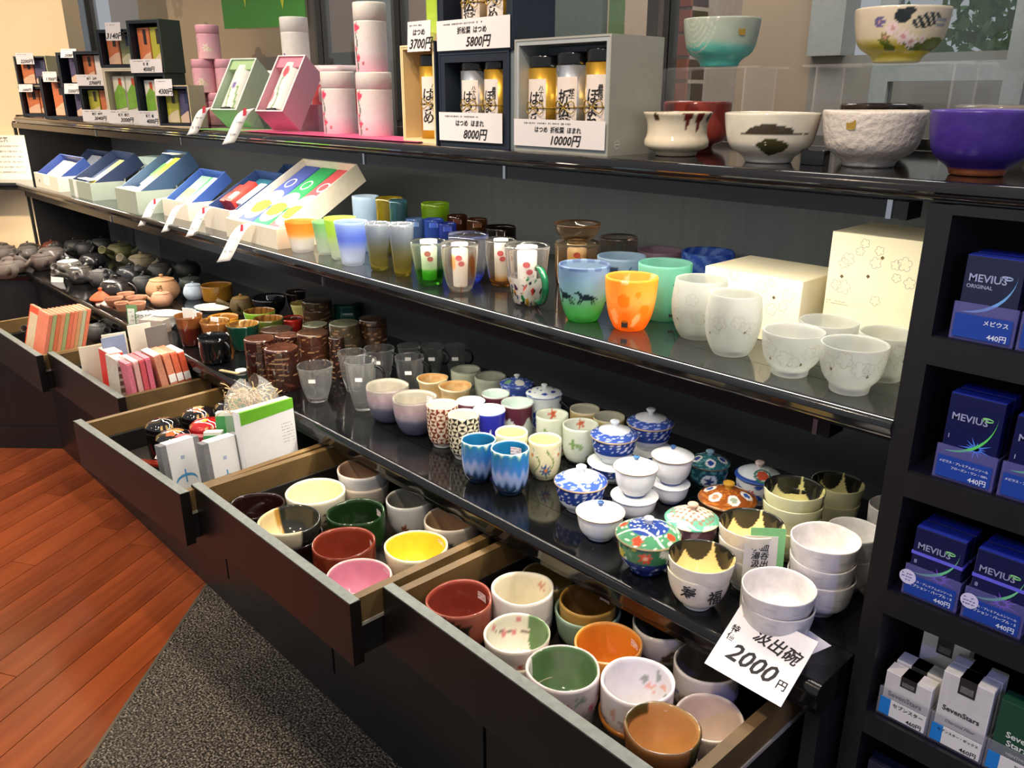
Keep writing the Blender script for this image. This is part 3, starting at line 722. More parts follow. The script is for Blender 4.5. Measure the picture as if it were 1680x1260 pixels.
't_tur': (-0.8003, 1.2107, 0.06, 0.0663, 1.5195),
't_pic': (-0.4945, 1.1437, 0.06, 0.0628, 1.5179),
's_acr': (-0.3943, 0.5905, 0.05, 0.103, 1.395),
'xb': (-3.9376, 0.98, 1.395, 0.0955, 0.1127, 0.7),
'xa': (-3.8625, 0.98, 1.5092, 0.1416, 0.1155, 0.7),
'xc': (-3.4358, 0.925, 1.395, 0.0865, 0.1445, 0.7),
'xe': (-3.2979, 0.955, 1.395, 0.071, 0.1109, 0.6),
'xd': (-3.2436, 0.955, 1.5052, 0.0691, 0.1078, 0.6),
'xg': (-3.0472, 0.935, 1.395, 0.1024, 0.1092, 0.6),
'xf': (-3.0013, 0.935, 1.5055, 0.0931, 0.1045, 0.6),
'xj': (-2.7908, 0.93, 1.395, 0.1137, 0.1581, 0.5),
'xh': (-2.7378, 0.935, 1.5542, 0.1055, 0.1066, 0.5),
'xk': (-2.5953, 0.95, 1.395, 0.0944, 0.1412, 0.35),
'xi': (-2.52, 0.94, 1.5368, 0.1177, 0.1393, 0.35),
'xl': (-2.3755, 0.92, 1.395, 0.1114, 0.1064, 0.35),
'oct_b': (-2.0594, 1.05, 1.395, 0.1285, 0.1647),
'oct_p': (-1.7306, 1.03, 1.395, 0.1786, 0.1633),
'wood': (-1.3183, 0.965, 1.395, 0.0998, 0.1676),
'nav_lo': (-1.1943, 0.955, 1.395, 0.1774, 0.1499),
'nav_up': (-1.1859, 0.955, 1.5493, 0.1801, 0.1249),
'gry': (-0.9937, 0.945, 1.395, 0.1943, 0.1635),
'pk1': (-2.3444, 1.1065, 0.031, 0.0874, 1.5679),
'pk2': (-2.4669, 1.1321, 0.031, 0.0886, 1.4798),
'pk3': (-2.428, 1.1733, 0.031, 0.0886, 1.4798),
'pk4': (-2.4576, 1.094, 0.031, 0.0798, 1.395),
'pk5': (-2.415, 1.1391, 0.031, 0.0798, 1.395),
'pk6': (-2.4453, 1.2156, 0.031, 0.0796, 1.395),
'wc_back': (-1.9774, 1.1288, 0.036, 0.2617, 1.395),
'wcA': (-1.6482, 1.0367, 0.037, 0.1297, 1.395),
'wcB': (-1.5129, 1.0379, 0.037, 0.1263, 1.395),
'wcC': (-1.6436, 1.135, 0.034, 0.1309, 1.5275),
'grnc': (-1.5742, 1.229, 0.03, 0.086, 1.6127),
'ofr': (-1.7564, 0.9781, 0.0378, 0.0731, 1.128),
'gfr1': (-1.6818, 0.9994, 0.0308, 0.0788, 1.128),
'gfr2': (-1.6086, 0.9937, 0.0358, 0.0943, 1.128),
'bfr': (-1.5371, 0.9765, 0.0368, 0.0954, 1.128),
'lbt': (-1.6638, 1.1006, 0.0314, 0.13, 1.128),
'olv1': (-1.597, 1.1205, 0.0315, 0.13, 1.128),
'tld': (-1.5453, 1.1085, 0.0205, 0.13, 1.128),
'lim': (-1.5122, 1.188, 0.0325, 0.12, 1.128),
'co1': (-1.4468, 0.9822, 0.0272, 0.1011, 1.128),
'co2': (-1.3628, 0.982, 0.0263, 0.1088, 1.128),
'bl1': (-1.5065, 1.1246, 0.0206, 0.09, 1.128),
'bl2': (-1.4695, 1.1487, 0.0226, 0.09, 1.128),
'bl3': (-1.4258, 1.1527, 0.0201, 0.085, 1.128),
'br1': (-1.4516, 1.2024, 0.0234, 0.095, 1.128),
'br2': (-1.404, 1.22, 0.0238, 0.09, 1.128),
'br3': (-1.3319, 1.223, 0.0359, 0.08, 1.128),
'jug': (-1.2676, 0.977, 0.0371, 0.0856, 1.128),
'otm': (-1.1794, 0.9813, 0.0348, 0.0906, 1.128),
'bbh': (-1.2268, 1.0428, 0.0393, 0.095, 1.128),
'cam': (-1.1602, 1.068, 0.0309, 0.0909, 1.128),
'cmug': (-1.0165, 0.9975, 0.0401, 0.1053, 1.128),
'abw_lo': (-1.0634, 1.1778, 0.0433, 0.085, 1.128),
'brr': (-1.0499, 1.2862, 0.0383, 0.085, 1.128),
'hors': (-0.8786, 0.9914, 0.0418, 0.0929, 1.128),
'blsh': (-0.9116, 1.1266, 0.0427, 0.085, 1.128),
'mauv': (-0.9684, 1.3171, 0.0447, 0.065, 1.128),
'blub': (-0.8468, 1.2959, 0.048, 0.08, 1.128),
'mint': (-0.7922, 1.0921, 0.0439, 0.094, 1.128),
'orng': (-0.7919, 1.0059, 0.0413, 0.0847, 1.128),
'fr1': (-0.6908, 1.0451, 0.0403, 0.0903, 1.128),
'frr': (-0.6075, 1.0064, 0.0376, 0.0881, 1.128),
'fc1': (-0.5025, 0.9836, 0.0399, 0.0596, 1.128),
'fc2': (-0.4172, 0.9763, 0.0402, 0.062, 1.128),
'fc3': (-0.4942, 1.0636, 0.0395, 0.0593, 1.128),
'fc4': (-0.408, 1.0541, 0.0372, 0.0619, 1.128)}

# ================================================================== on the counter
VF = 5.55   # bearing of the viewer's side of a vessel
def lidcup(key, label, body, lidcol, m=None, **k):
    lo = dict(col=lidcol, kcol=k.pop('kcol', lidcol), seg=72, n=26, h=k.pop('lh', .42), k=k.pop('kk', .2), r=k.pop('lr', 1.06))
    return ware('lidded_cup', label, 'lidded cup', key, k.pop('shape', LIDC), body, m, .003, 80, 56, lid=lo, **k)
def topcap(z0, h, h2):   # rim band of a lid in blue, white dome
    def f(T, Z, I, X, Y, R):
        c = full(T, h2); m = R > z0; put(c, m, h); put(c, m & (noise2(T, R*3, 18, 18, 8) > .3), '#c9d6ef'); put(c, (R > .97), '#c8ad7a'); return c
    return f
LBLUE = topcap(.66, '#3d5cb0', '#f1f4f4')
solid = lambda h: (lambda T, Z, I, X, Y, R: full(T, h))
def rimmed(h, r): return lambda T, Z, I, X, Y, R: put(full(T, h), R > .975, r)
lidcup('lid_blue_front', 'blue patterned lidded cup with a white dome lid nearest the counter edge', BLUEW, LBLUE, kcol=solid('#d9e2ee'))
WB = over(two('#eceded', '#eceded'), band(0, .07, '#2c4a86')); WL = rimmed('#f5f6f6', '#8d7350')
lidcup('lid_white_front', 'single plain white lidded cup with a blue knob at the counter front', WB, WL, kcol=solid('#2f568f'), kk=.14, lh=.3)
def stack(lo, up, l1, l2, body, lid, kc, kk, lh):
    x, y, R, H, z = L[lo]; L[lo+'_'] = (x, y, R, H, z)
    lidcup(lo, l1, body, solid('#eef0ee'), kcol=kc, kk=.1, lh=.06, lr=1.05)
    x2, y2, R2, H2, z2 = L[up]; hh = .05; L[up] = (x, y, R2, hh, z+H+R*.075)
    lidcup(up, l2, body, lid, kcol=kc, kk=kk, lh=lh)
stack('lid_white_mid_lo', 'lid_white_mid_up', 'plain white lidded cup at the bottom of the nearer white stack', 'plain white lidded cup with blue knob on top of the nearer white stack', WB, WL, solid('#3d6a9c'), .14, .36)
stack('lid_white_back_lo', 'lid_white_back_up', 'plain white lidded cup at the bottom of the rear white stack', 'plain white lidded cup with blue knob on top of the rear white stack', WB, WL, solid('#3d6a9c'), .14, .36)
stack('lid_blue_mid_lo', 'lid_blue_mid_up', 'blue patterned cup at the bottom of the middle blue stack', 'blue rimmed lidded cup on top of the middle blue stack', BLUEW, LBLUE, solid('#dfe6ee'), .2, .42)
stack('lid_blue_back_lo', 'lid_blue_back_up', 'blue patterned cup at the bottom of the blue stack by the back panel', 'blue rimmed lidded cup on top of the blue stack by the back panel', BLUEW, LBLUE, solid('#dfe6ee'), .2, .42)
TEAL = over(two('#23515c', '#dfe8e8'), scribble(0, 1, '#4e8f90', .2, 12, 18, 11), stamp([(VF-.2, .5, .3, 0, '#d9e4ec', None), (VF-.2, .5, .22, 5, '#1d3a73', None), (VF+1.1, .5, .28, 0, '#d9e4ec', None), (VF+1.1, .5, .2, 5, '#1d3a73', None)], 1.2))
def spots(bg, sp, n, r0, rr, inner=None, ring='#e8e4da', net=None):
    def f(T, Z, I, X, Y, R):
        c = full(T, bg)
        if net: put(c, noise2(T, R*3, 12, 14, 6) > .25, net)
        for i in range(n):
            a = 2*PI*i/n+.35; u = X-r0*math.cos(a); v = Y-r0*math.sin(a); q = np.hypot(u, v); put(c, q < rr*1.2, ring); put(c, q < rr*.72, sp[i % len(sp)])
        put(c, R > .97, '#6d5a3a'); return c
    return f
lidcup('lid_teal', 'dark teal lidded bowl with blue and white medallions', TEAL, spots('#2a5f66', ['#27448a', '#33528f'], 5, .62, .2, net='#5f9c97'), kcol=solid('#8fb0bc'), shape=BOWLH)
IM = over(two('#e6e9ee', '#eef0f0'), scribble(.1, .95, '#2b4aa0', .3, 9, 10, 15), stamp([(VF-.6, .6, .16, 6, '#c8452e', None), (VF+.5, .4, .14, 6, '#c8452e', None)], 1.2))
lidcup('lid_imari_back', 'white lidded cup with red blossom and blue scrolls behind the brown lid', IM, over(lambda T, Z, I, X, Y, R: put(full(T, '#dfe7ea'), (R > .86), '#2f4fa3'), lambda c, T, Z, I, X, Y, R: put(put(c, np.hypot(X-.42, Y+.42) < .24, '#c4543c'), (np.hypot(X-.42, Y+.42) > .26) & (np.hypot(X-.42, Y+.42) < .36), '#3f7f6d')), kcol=solid('#d7c4c0'))
lidcup('lid_brown', 'reddish brown lidded bowl with round picture medallions on the lid', two('#4a2c1c', '#d8cfc0'), spots('#8a4a1e', ['#2d57a6', '#c98c6a', '#9aa58a'], 6, .62, .17, net='#b06a2c'), kcol=solid('#b88a2c'), shape=BOWLH)
lidcup('lid_green', 'beige lidded bowl with green edged lattice on the lid', over(two('#6b4c52', '#dcd6c8'), scribble(0, 1, '#a58a86', .2, 11, 14, 21)), over(lambda T, Z, I, X, Y, R: put(full(T, '#ddd6bd'), (R > .62) & (noise2(T, R*2, 5, 4, 2) > -.15), '#5fa58c'), lambda c, T, Z, I, X, Y, R: put(c, (((X*5) % 1-.5)**2+((Y*5) % 1-.5)**2 > .2) & (R < .8), '#8f6c5c')), kcol=solid('#c6a08e'), shape=BOWLH)
IF = over(two('#26346f', '#e9e9e4'), scribble(0, .45, '#8fa3d0', .45, 14, 20, 31), band(.5, .96, '#3f7d57', jag=.03), scribble(.5, .96, '#d9c95a', .5, 8, 9, 33), scribble(.5, .96, '#e9ece4', .62, 10, 8, 35), stamp([(VF-.25, .72, .19, 7, '#d8452b', '#f0b58a'), (VF+1.2, .72, .17, 7, '#d8452b', None), (VF-1.6, .72, .16, 7, '#d8452b', None)], 1.35))
lidcup('lid_imari_front', 'colourful lidded bowl with orange flowers and navy lattice near the counter edge', IF, over(lambda T, Z, I, X, Y, R: put(full(T, '#2d4590'), R > .62, '#4f9068'), lambda c, T, Z, I, X, Y, R: put(c, (noise2(T, R*4, 10, 8, 41) > .45), '#e4ead8'), lambda c, T, Z, I, X, Y, R: put(put(c, (np.hypot(X-.2, Y+.78) < .15) | (np.hypot(X+.72, Y+.3) < .14) | (np.hypot(X-.78, Y-.1) < .14), '#dc4b2e'), R > .975, '#c9b489')), kcol=solid('#dbe0e6'), kk=.16)
# black-clouded gold bowls, nested
CL = [(3.3, .58, .46), (2.3, .5, .5), (1.25, .5, .52)]
def cloud(T, X, Y, Z):
    m = np.zeros(T.shape, bool)
    for a, w_, q in CL: u = np.abs(dT(T, a)); m |= (Z > 1-q*np.sqrt(np.clip(1-(u/w_)**2, 0, 1))) & (u < w_)
    return m
GOLD = over(two('#e6dfcd', '#f0d794'), area('#23231f', lambda X, Y, Z, T, I: (I > .3) & cloud(T, X, Y, Z)), area('#2b2a26', lambda X, Y, Z, T, I: (I < .5) & (np.abs(dT(T, .55)) < .3) & (Z > .5)))
GOLD2 = over(two('#d3d2a6', '#e3dc98'), area('#23231f', lambda X, Y, Z, T, I: (I > .3) & cloud(T, X, Y, Z)), area('#2b2a26', lambda X, Y, Z, T, I: (I < .5) & (np.abs(dT(T, .55)) < .35) & (Z > .4)))
def nest(key, n, name, cat, labels, col, m, shape, hb, wob, group, step=None, char=None):
    x, y, R, H, z = L[key]; st = step or ((H-hb)/(n-1) if n > 1 else 0)
    for i in range(n):
        rs = R*(1-.012*i)
        o = ware(name, labels[i], cat, None, shape, col, m, .003, 112, 110, wob, group, pos=(x+random.uniform(-.002, .002), y+random.uniform(-.002, .002), R*(1 if i == n-1 else .985), hb, z+i*st))
        if char and i == 0:
            a = CAMDIR(x, y)+.15
            for s, da, zz in char:
                q = a+da; rr = R*.972
                me = txtmesh(s, .022, 'CENTER', .15).copy()
                for v in me.vertices: e = v.co.x/rr; v.co = (rr*1.012*math.cos(q+e), rr*1.012*math.sin(q+e), v.co.y+zz)
                me.materials.clear(); newobj('brush_character', me, INK, o)
nest('gold_a', 2, 'tea_bowl', 'bowl', ['cream tea bowl with brushed characters under another by the counter edge', 'cream tea bowl with black clouds inside, top of the pair by the counter edge'], GOLD, GLAZE, BOWL, .06, .008, 'black clouded bowls', char=[('福', .38, .037), ('寿', -.45, .042)])
nest('gold_b', 3, 'tea_bowl', 'bowl', ['lowest bowl of the clouded stack behind the green price tag', 'middle bowl of the clouded stack behind the green price tag', 'topmost yellow bowl with black clouds behind the green price tag'], GOLD, GLAZE, BOWL, .06, .008, 'black clouded bowls')
nest('gold_c', 4, 'tea_bowl', 'bowl', ['lowest bowl of the tall yellow clouded stack', 'second lowest bowl of the tall yellow clouded stack', 'third bowl up in the tall yellow clouded stack', 'topmost bowl with black clouds on the tall yellow stack'], GOLD2, GLAZE, BOWL, .06, .008, 'black clouded bowls')
nest('gold_d', 3, 'tea_bowl', 'bowl', ['lowest bowl of the shaded clouded stack by the back panel', 'middle bowl of the shaded clouded stack by the back panel', 'topmost dark clouded bowl of the shaded stack by the back panel'], GOLD2, GLAZE, BOWL, .06, .008, 'black clouded bowls')
WS = over(two('#d8d3cf', '#e2ded9'), band(.0, .2, '#a08f88', jag=.06), scribble(.1, .9, '#c9c2bd', .55, 3, 20, 51))
nest('wht_e', 2, 'stoneware_bowl', 'bowl', ['lower greyish white bowl standing on the price card', 'upper greyish white bowl stacked above the price card'], WS, GLAZE_ROUGH, BOWLH, .052, .012, 'grey white bowls')
nest('wht_f', 3, 'stoneware_bowl', 'bowl', ['lowest of three grey white bowls beside the tall partition', 'middle of three grey white bowls beside the tall partition', 'topmost of three grey white bowls beside the tall partition'], WS, GLAZE_ROUGH, BOWLH, .058, .02, 'grey white bowls')
nest('wht_g', 2, 'stoneware_bowl', 'bowl', ['lower grey bowl half hidden by the tall partition', 'upper grey bowl half hidden by the tall partition'], WS, GLAZE_ROUGH, BOWLH, .06, .01, 'grey white bowls')
nest('wht_h', 1, 'stoneware_bowl', 'bowl', ['grey bowl showing only its edge behind the tall partition'], WS, GLAZE_ROUGH, BOWLH, .095, .01, 'grey white bowls')
# cups
LAV = grad([(0, '#4a4f68'), (.42, '#5d6076'), (.5, '#a39aa8'), (.72, '#b9a3ad'), (1, '#a39c95')], '#aaa596', .02, 3, '#6d675f')
ware('tea_cup', 'lavender and slate glazed tea cup beside the clear glasses', 'cup', 'lav1', TUMR, LAV, GLAZE_ROUGH, .004, 64, 40, .012)
ware('tea_cup', 'lavender and slate glazed tea cup with a price sticker inside', 'cup', 'lav2', TUMR, LAV, GLAZE_ROUGH, .004, 64, 40, .012, stick=1.6)
CRM = grad([(0, '#b79a6a'), (.5, '#d8bd8b'), (.75, '#cfae74'), (1, '#efe0b9')], '#d6b57e', .06, 6, '#f2e7c6', '#c99a5c')
ware('waisted_cup', 'cream and tan waisted cup next to the clear glass mugs', 'cup', 'crm1', WAIST, CRM, GLAZE, .004, 56, 36, .02); ware('waisted_cup', 'cream and tan waisted cup behind the red geometric cup', 'cup', 'crm2', WAIST, CRM, GLAZE, .004, 56, 36, .02)
GRY = over(two('#9da391', '#a5aa98', '#5d6256'), stamp([(VF-.3, .45, .13, 5, '#55604a', None), (VF+.4, .6, .1, 5, '#55604a', None)], 1.2))
ware('tea_cup', 'grey green tea cup farthest back beside the glass mugs', 'cup', 'gry1', STR, GRY, GLAZE_ROUGH, .004, 56, 36, .008); ware('tea_cup', 'grey green tea cup with a dark leaf mark', 'cup', 'gry2', STR, GRY, GLAZE_ROUGH, .004, 56, 36, .008)
BF = over(two('#3a55a5', '#dce9e4'), scribble(.05, 1, '#a9bbe0', .35, 10, 14, 61)); BFL = over(lambda T, Z, I, X, Y, R: full(T, '#3a53a0'), lambda c, T, Z, I, X, Y, R: put(put(put(c, noise2(T, R*4, 11, 9, 62) > .4, '#b6c6e4'), np.hypot(X-.5, Y+.25) < .27, '#e6e6da'), np.hypot(X+.1, Y+.6) < .2, '#7faa7c'))
lidcup('blid1', 'blue flowered lidded cup without handle behind the maroon rimmed cups', BF, BFL, kcol=solid('#dfe6e2'), shape=STR, lh=.34, kk=.17)
lidcup('blid2', 'white lidded mug with blue flowers and a looped handle', over(two('#dfe9e6', '#dce9e4'), stamp([(VF-.8, .45, .25, 6, '#2d4fa8', '#7f98d0'), (VF+.2, .6, .2, 5, '#4768b5', None)], 1.1)), over(lambda T, Z, I, X, Y, R: full(T, '#e4ecea'), lambda c, T, Z, I, X, Y, R: put(put(c, (noise2(T, R*3, 7, 6, 64) > .35) & (R > .3), '#3457ae'), R > .965, '#7d99c4')), kcol=solid('#e6ecea'), shape=STR, lh=.34, kk=.17, handle=(.35, .3, .85, .022, .004))
PETAL = over(two('#d9e2d9', '#dff0e6'), area('#5a2a3a', lambda X, Y, Z, T, I: (I < .5) & (Z > .55+.12*np.cos(T*5))))
ware('tea_cup', 'white tea cup with maroon petal rim, farthest back of three', 'cup', 'mar1', STR, PETAL, GLAZE, .003, 72, 44); ware('tea_cup', 'white tea cup with maroon side behind the red geometric cup', 'cup', 'mar2', STR, two('#4a2636', '#dff0e6'), GLAZE, .003, 56, 30)
ware('tea_cup', 'royal blue tea cup with thin white upright stripes', 'cup', 'bst', STR, vlines('#2a2d9c', '#dfe6ee', 9, '#dff0e6', .12, .0, .62), GLAZE, .003, 120, 40)
ware('tea_cup', 'white fluted tea cup with maroon petal patches by the blue flowered mug', 'cup', 'mar3', STR, PETAL, GLAZE, .003, 72, 44)
ware('tea_cup', 'brick red and cream triangle patterned tea cup', 'cup', 'geo_r', YUN, geo('#7a3325', '#e3d3bd', '#dfe6cd'), GLAZE, .003, 144, 90)
ware('tea_cup', 'black and cream triangle patterned tea cup', 'cup', 'geo_k', YUN, geo('#1d1a18', '#e3dcc0', '#dfe8c8'), GLAZE, .003, 144, 90, stick=1.9)
DRIP = grad([(0, '#18314f'), (.2, '#1c3a5e'), (.34, '#8fa6d8'), (.5, '#97aadd'), (.64, '#3f7fcf'), (.9, '#2b7cb8'), (.95, '#3f8fa8'), (1, '#cfe0d2')], '#1f6f9f', .17, 9, '#d3dfd0', fr=12)
DRIP = over(DRIP, area('#2a2f3d', lambda X, Y, Z, T, I: (I < .5) & (Z < .2+.14*noise2(T, Z*0, 9, 1, 70)) & (noise2(T, Z, 9, 6, 71) > -.1)))
ware('tea_cup', 'blue drip glazed tea cup, rear one of the pair', 'cup', 'drip1', YUN, DRIP, GLAZE, .0035, 96, 60); ware('tea_cup', 'blue drip glazed tea cup with price sticker, front one of the pair', 'cup', 'drip2', YUN, DRIP, GLAZE, .0035, 96, 60, stick=2.0)
DSY = over(two('#e2dcb2', '#e6e0a4', '#efe9cc'), area('#6f8f4a', lambda X, Y, Z, T, I: (I < .5) & (np.abs(((T*7/(2*PI)+.25*np.sin(Z*9)) % 1)-.5) < .045) & (Z < .85) & (Z > .08)), stamp([(VF+.9*i-1.8, .7 if i % 2 else .32, .17, 8, '#f0ead0' if i % 2 else '#3f5f8f', '#d88a3a') for i in range(5)], 1.2))
ware('tea_cup', 'pale yellow daisy cup, rear one of the pair', 'cup', 'dsy1', YUN, DSY, GLAZE, .0035, 96, 56); ware('tea_cup', 'pale yellow daisy cup, front one beside the blue drip cups', 'cup', 'dsy2', YUN, DSY, GLAZE, .0035, 96, 56)
FLO = over(two('#d3dac4', '#dbe0cc', '#b5bba5'), stamp([(VF-.5, .62, .14, 4, '#7f9f5f', None), (VF-.1, .55, .1, 4, '#8faa6f', None), (VF+.5, .22, .13, 5, '#6f8460', None), (VF+.8, .18, .1, 5, '#c79a94', None), (VF+1, .6, .1, 4, '#7f9f5f', None)], 1.2), stamp([(2.3, .85, .13, 5, '#c9603f', None)], 1.2, True))
ware('tea_cup', 'celadon cup with a red fruit painted inside', 'cup', 'flo1', STR, FLO, GLAZE, .003, 72, 48); ware('tea_cup', 'celadon cup with green leaves above a foot darkened with painted shadow', 'cup', 'flo2', YUN, over(FLO, band(0, .1, '#3a3a38')), GLAZE, .003, 72, 48)  # dark band paints the shadow at the second cup's foot
AMB = grad([(0, '#6f6a2f'), (.6, '#97883a'), (.85, '#c9a860'), (1, '#d8cfae')], '#c2c3a2', .05, 9, '#dcd6b8')
ware('tea_cup', 'olive brown cup behind the celadon cups', 'cup', 'amb1', YUN, AMB, GLAZE, .003, 48, 30); ware('tea_cup', 'olive cup with a blue line behind the blue lidded stack', 'cup', 'amb2', YUN, over(AMB, band(.75, .82, '#3a4a7f')), GLAZE, .003, 48, 30)
# clear glass
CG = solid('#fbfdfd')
def gtag(o, R, H, zz=.7, a=-.75, w=.016, h=.009):
    b = MB(); r = R*.985
    b.add([(r*math.cos(a+s*w/r/2)*1.01, r*math.sin(a+s*w/r/2)*1.01, zz*H+q*h/2) for s, q in ((-1, -1), (1, -1), (1, 1), (-1, 1))], [(0, 1, 2, 3)]); b.obj('price_sticker', WHITE, o)
def glassy(key, label, shape=GOB, handle=None, name='glass_tumbler', cat='glass', t=.0025, tg=True, **k):
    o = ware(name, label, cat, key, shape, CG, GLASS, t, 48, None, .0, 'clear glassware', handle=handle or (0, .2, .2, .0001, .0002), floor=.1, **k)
    if not handle: bpy.data.objects.remove([c_ for c_ in o.children if c_.name.startswith('handle')][0])
    if tg: gtag(o, L[key][2], L[key][3])
    return o
glassy('gl1', 'clear glass tumbler standing alone beside the bark tea tins'); glassy('gl2', 'tall clear glass mug in front with a round handle', handle=(.55, .55, .9, .02, .0035), name='glass_mug', cat='mug')
L['gl2b'] = (-1.655, 1.03, .035, .1, .79); glassy('gl2b', 'clear glass tumbler just behind the front glass mug', tg=False)
for k_, lb in (('gl3', 'clear glass mug behind the lavender cups'), ('gl4', 'clear glass mug with a white sticker in the rear row'), ('gl5', 'second clear glass mug of the rear row'), ('gl6', 'third clear glass mug of the rear row'), ('gl7', 'last clear glass mug of the rear row near the back panel')):
    glassy(k_, lb, handle=(.5, .5, .9, .018, .003), name='glass_mug', cat='mug')
# cherry bark tea tins
def bark(seed, base='#43241a'):
    base = '#%02x%02x%02x' % tuple(int(v*200) for v in rgb(base))
    return over(solid(base), lambda c, T, Z, I, X, Y, R: put(c, (np.sin(Z*34+1.4*np.sin(T*3+seed)+seed) > .90) & (noise2(T, Z, 4, 9, seed) > .05) & (R > .9), '#9a7a58'), lambda c, T, Z, I, X, Y, R: put(c, noise2(T, Z*2, 5, 12, seed+3) > .75, '#5e382a'), lambda c, T, Z, I, X, Y, R: put(c, (np.abs(Z-.72) < .006) & (R > .9), '#1d0f0a'))
def tin(key, label, base='#43241a', top=None, seed=0, ngon=0, m=None, cover=.72):
    x, y, R, H, z = L[key]; o = thing('tea_tin', label, 'tea tin', (x, y, z), 0, 'tea tins')
    pr = [(0, 0, 0), (R*.97, 0, 0), (R, .001, 0), (R, H*cover, 0), (R*.985, H*cover+.0008, 0)]
    newobj('body', lathe('body', pr, ngon*6 if ngon else 72, bark(seed, base), None if ngon else 50, smooth=0, ngon=ngon), m or LACQ, o)
    hc = H*(1-cover); pl = [(R*.985, 0, 0), (R*1.004, .0008, 0), (R*1.004, hc*.88, 0), (R*.97, hc, 0), (R*.5, hc+.0012, 0), (.0005, hc+.0015, 0)]
    newobj('lid', lathe('lid', pl, ngon*6 if ngon else 72, (lambda T, Z, I, X, Y, R: np.where((R > .985)[..., None], bark(seed+2, base)(T, Z, I, X, Y, R), C(top or '#6b4030')*.62)), None if ngon else 30, smooth=0, ngon=ngon), m or LACQ, o, (0, 0, H*cover+.0006))
    return o
tin('bk1', 'large cherry bark tea tin nearest the counter edge', '#42201a', '#7c4a38', 1); tin('bk2', 'slim plain dark red bark tea tin beside the large one', '#3c1a14', '#84503c', 2); tin('bk3', 'short dark red tea tin with a shiny lid behind the slim one', '#3f1d15', '#8a5a48', 3)
tin('bk4', 'cherry bark tea tin with a raked shiny lid', '#4a2a1c', '#6e4c38', 4); tin('bk5', 'narrow dark bark tea tin between two wider tins', '#35211a', '#57402f', 5); tin('bk6', 'olive grey bark tea tin with a flat grey green lid', '#4a412c', '#6f7058', 6, m=vc(.3, .2, 60, .2, kind='bark'))
tin('bk7', 'bark tea tin with a pale olive lid', '#463022', '#8f9272', 7); tin('bk8', 'tall two tier bark tea tin by the back panel', '#4c3322', '#5c4432', 8, cover=.5); tin('bk9', 'weathered bark tea tin behind the red bowl', '#54402f', '#5f4a38', 9); tin('bk10', 'low wide bark tea tin behind the black mug', '#43291d', '#6b5140', 10)
tin('hex', 'dark teal hexagonal tea tin at the back', '#173f3d', '#1f5450', 11, ngon=6, m=mat('#1a4a47', .15, .15))
x, y, R, H, z = L['hex']; tag(MB().box(-.015, .015, -.008, .008, 0, .022).obj('small_carton', mat('#6fc4c9', .4), None, (x-.045, y-.09, z), -.1, .0008), 'small turquoise carton in front of the hexagonal tea tin', 'carton')
# wood and lacquer ware
WOODI = lambda out, inn='#8a5f2c': over(two(out, inn), area('#5f3d1a', lambda X, Y, Z, T, I: (I > .5) & (np.sin(X*26+3*np.sin(Y*2)) > .55)))
ware('lacquer_bowl', 'red lacquer bowl with a dark inside', 'bowl', 'redb', LOW, two('#a8241c', '#4a1a12'), LACQ, .003, 40, 20)
ware('wooden_cup', 'pale yellow cup half hidden by a bark tea tin', 'cup', 'yelc', TUM, two('#d8cc7a', '#b39a4f'), GLAZE, .003, 40, 20)
ware('wooden_bowl', 'olive rimmed wooden bowl in front of the red bowl', 'bowl', 'olwb', LOW, WOODI('#4f5a24'), LACQ, .003, 64, 40); ware('wooden_bowl', 'lime green wooden bowl with a wood grain inside', 'bowl', 'grnb', LOW, WOODI('#7fae34'), LACQ, .003, 64, 40)
ware('wooden_cup', 'dark green mug with yellow rim and wood grain inside', 'cup', 'ygc', TUM, over(WOODI('#123b2c', '#8f6a2a'), area('#e0a52c', lambda X, Y, Z, T, I: (I < .5) & (X < -.55))), LACQ, .003, 64, 40)
ware('wooden_cup', 'tall brown wooden cup holding a folded white card', 'cup', 'wc1', TUM, over(two('#7a4a24', '#7a4f2a'), band(0, .62, '#4a1a12')), LACQ, .003, 56, 30); ware('wooden_cup', 'brown wooden cup behind the black mug', 'cup', 'wc2', TUM, WOODI('#8a5a2c'), LACQ, .003, 56, 30); ware('wooden_bowl', 'amber wooden bowl behind the brown cup', 'bowl', 'ambb', LOW, two('#b5772c', '#8a5a22'), LACQ, .003, 48, 24)
ware('coffee_mug', 'glossy black mug with a handle at the counter front', 'mug', 'bmug', STR, two('#121214', '#17181c'), GLAZE, .003, 48, 20, handle=(.25, .3, .8, .02, .0045))
ware('woven_bowl', 'amber bowl with woven ribs beside the braided teapot', 'bowl', 'bskt', STR, over(two('#a8792c', '#8f6422'), area('#6f4a14', lambda X, Y, Z, T, I: (I < .5) & (((T*30/PI) % 1 < .4) ^ ((Z*8) % 1 < .5)))), GLAZE, .004, 144, 50)
ware('lacquer_bowl', 'wide black lacquer bowl behind the green bowl', 'bowl', 'blkb', LOW, two('#14161a', '#1c1f24'), LACQ, .003, 40, 20); ware('lacquer_bowl', 'dark brown lacquer bowl by the back panel', 'bowl', 'drkb', LOW, two('#2a1a16', '#4a342c'), LACQ, .003, 40, 20)
fold = MB().box(-.018, .018, -.001, .001, 0, .03).box(-.014, .022, .006, .008, 0, .026); x, y, R, H, z = L['wc1']; tag(fold.obj('folded_card', WHITE, None, (x, y, z+H-.012), .5), 'folded white card standing in the brown wooden cup', 'card'); x, y, R, H, z = L['wc2']; tag(MB().box(-.014, .014, -.002, .002, 0, .012).obj('folded_card', WHITE, None, (x, y, z+H-.004), .3), 'small white card lying in the wooden cup behind the black mug', 'card')
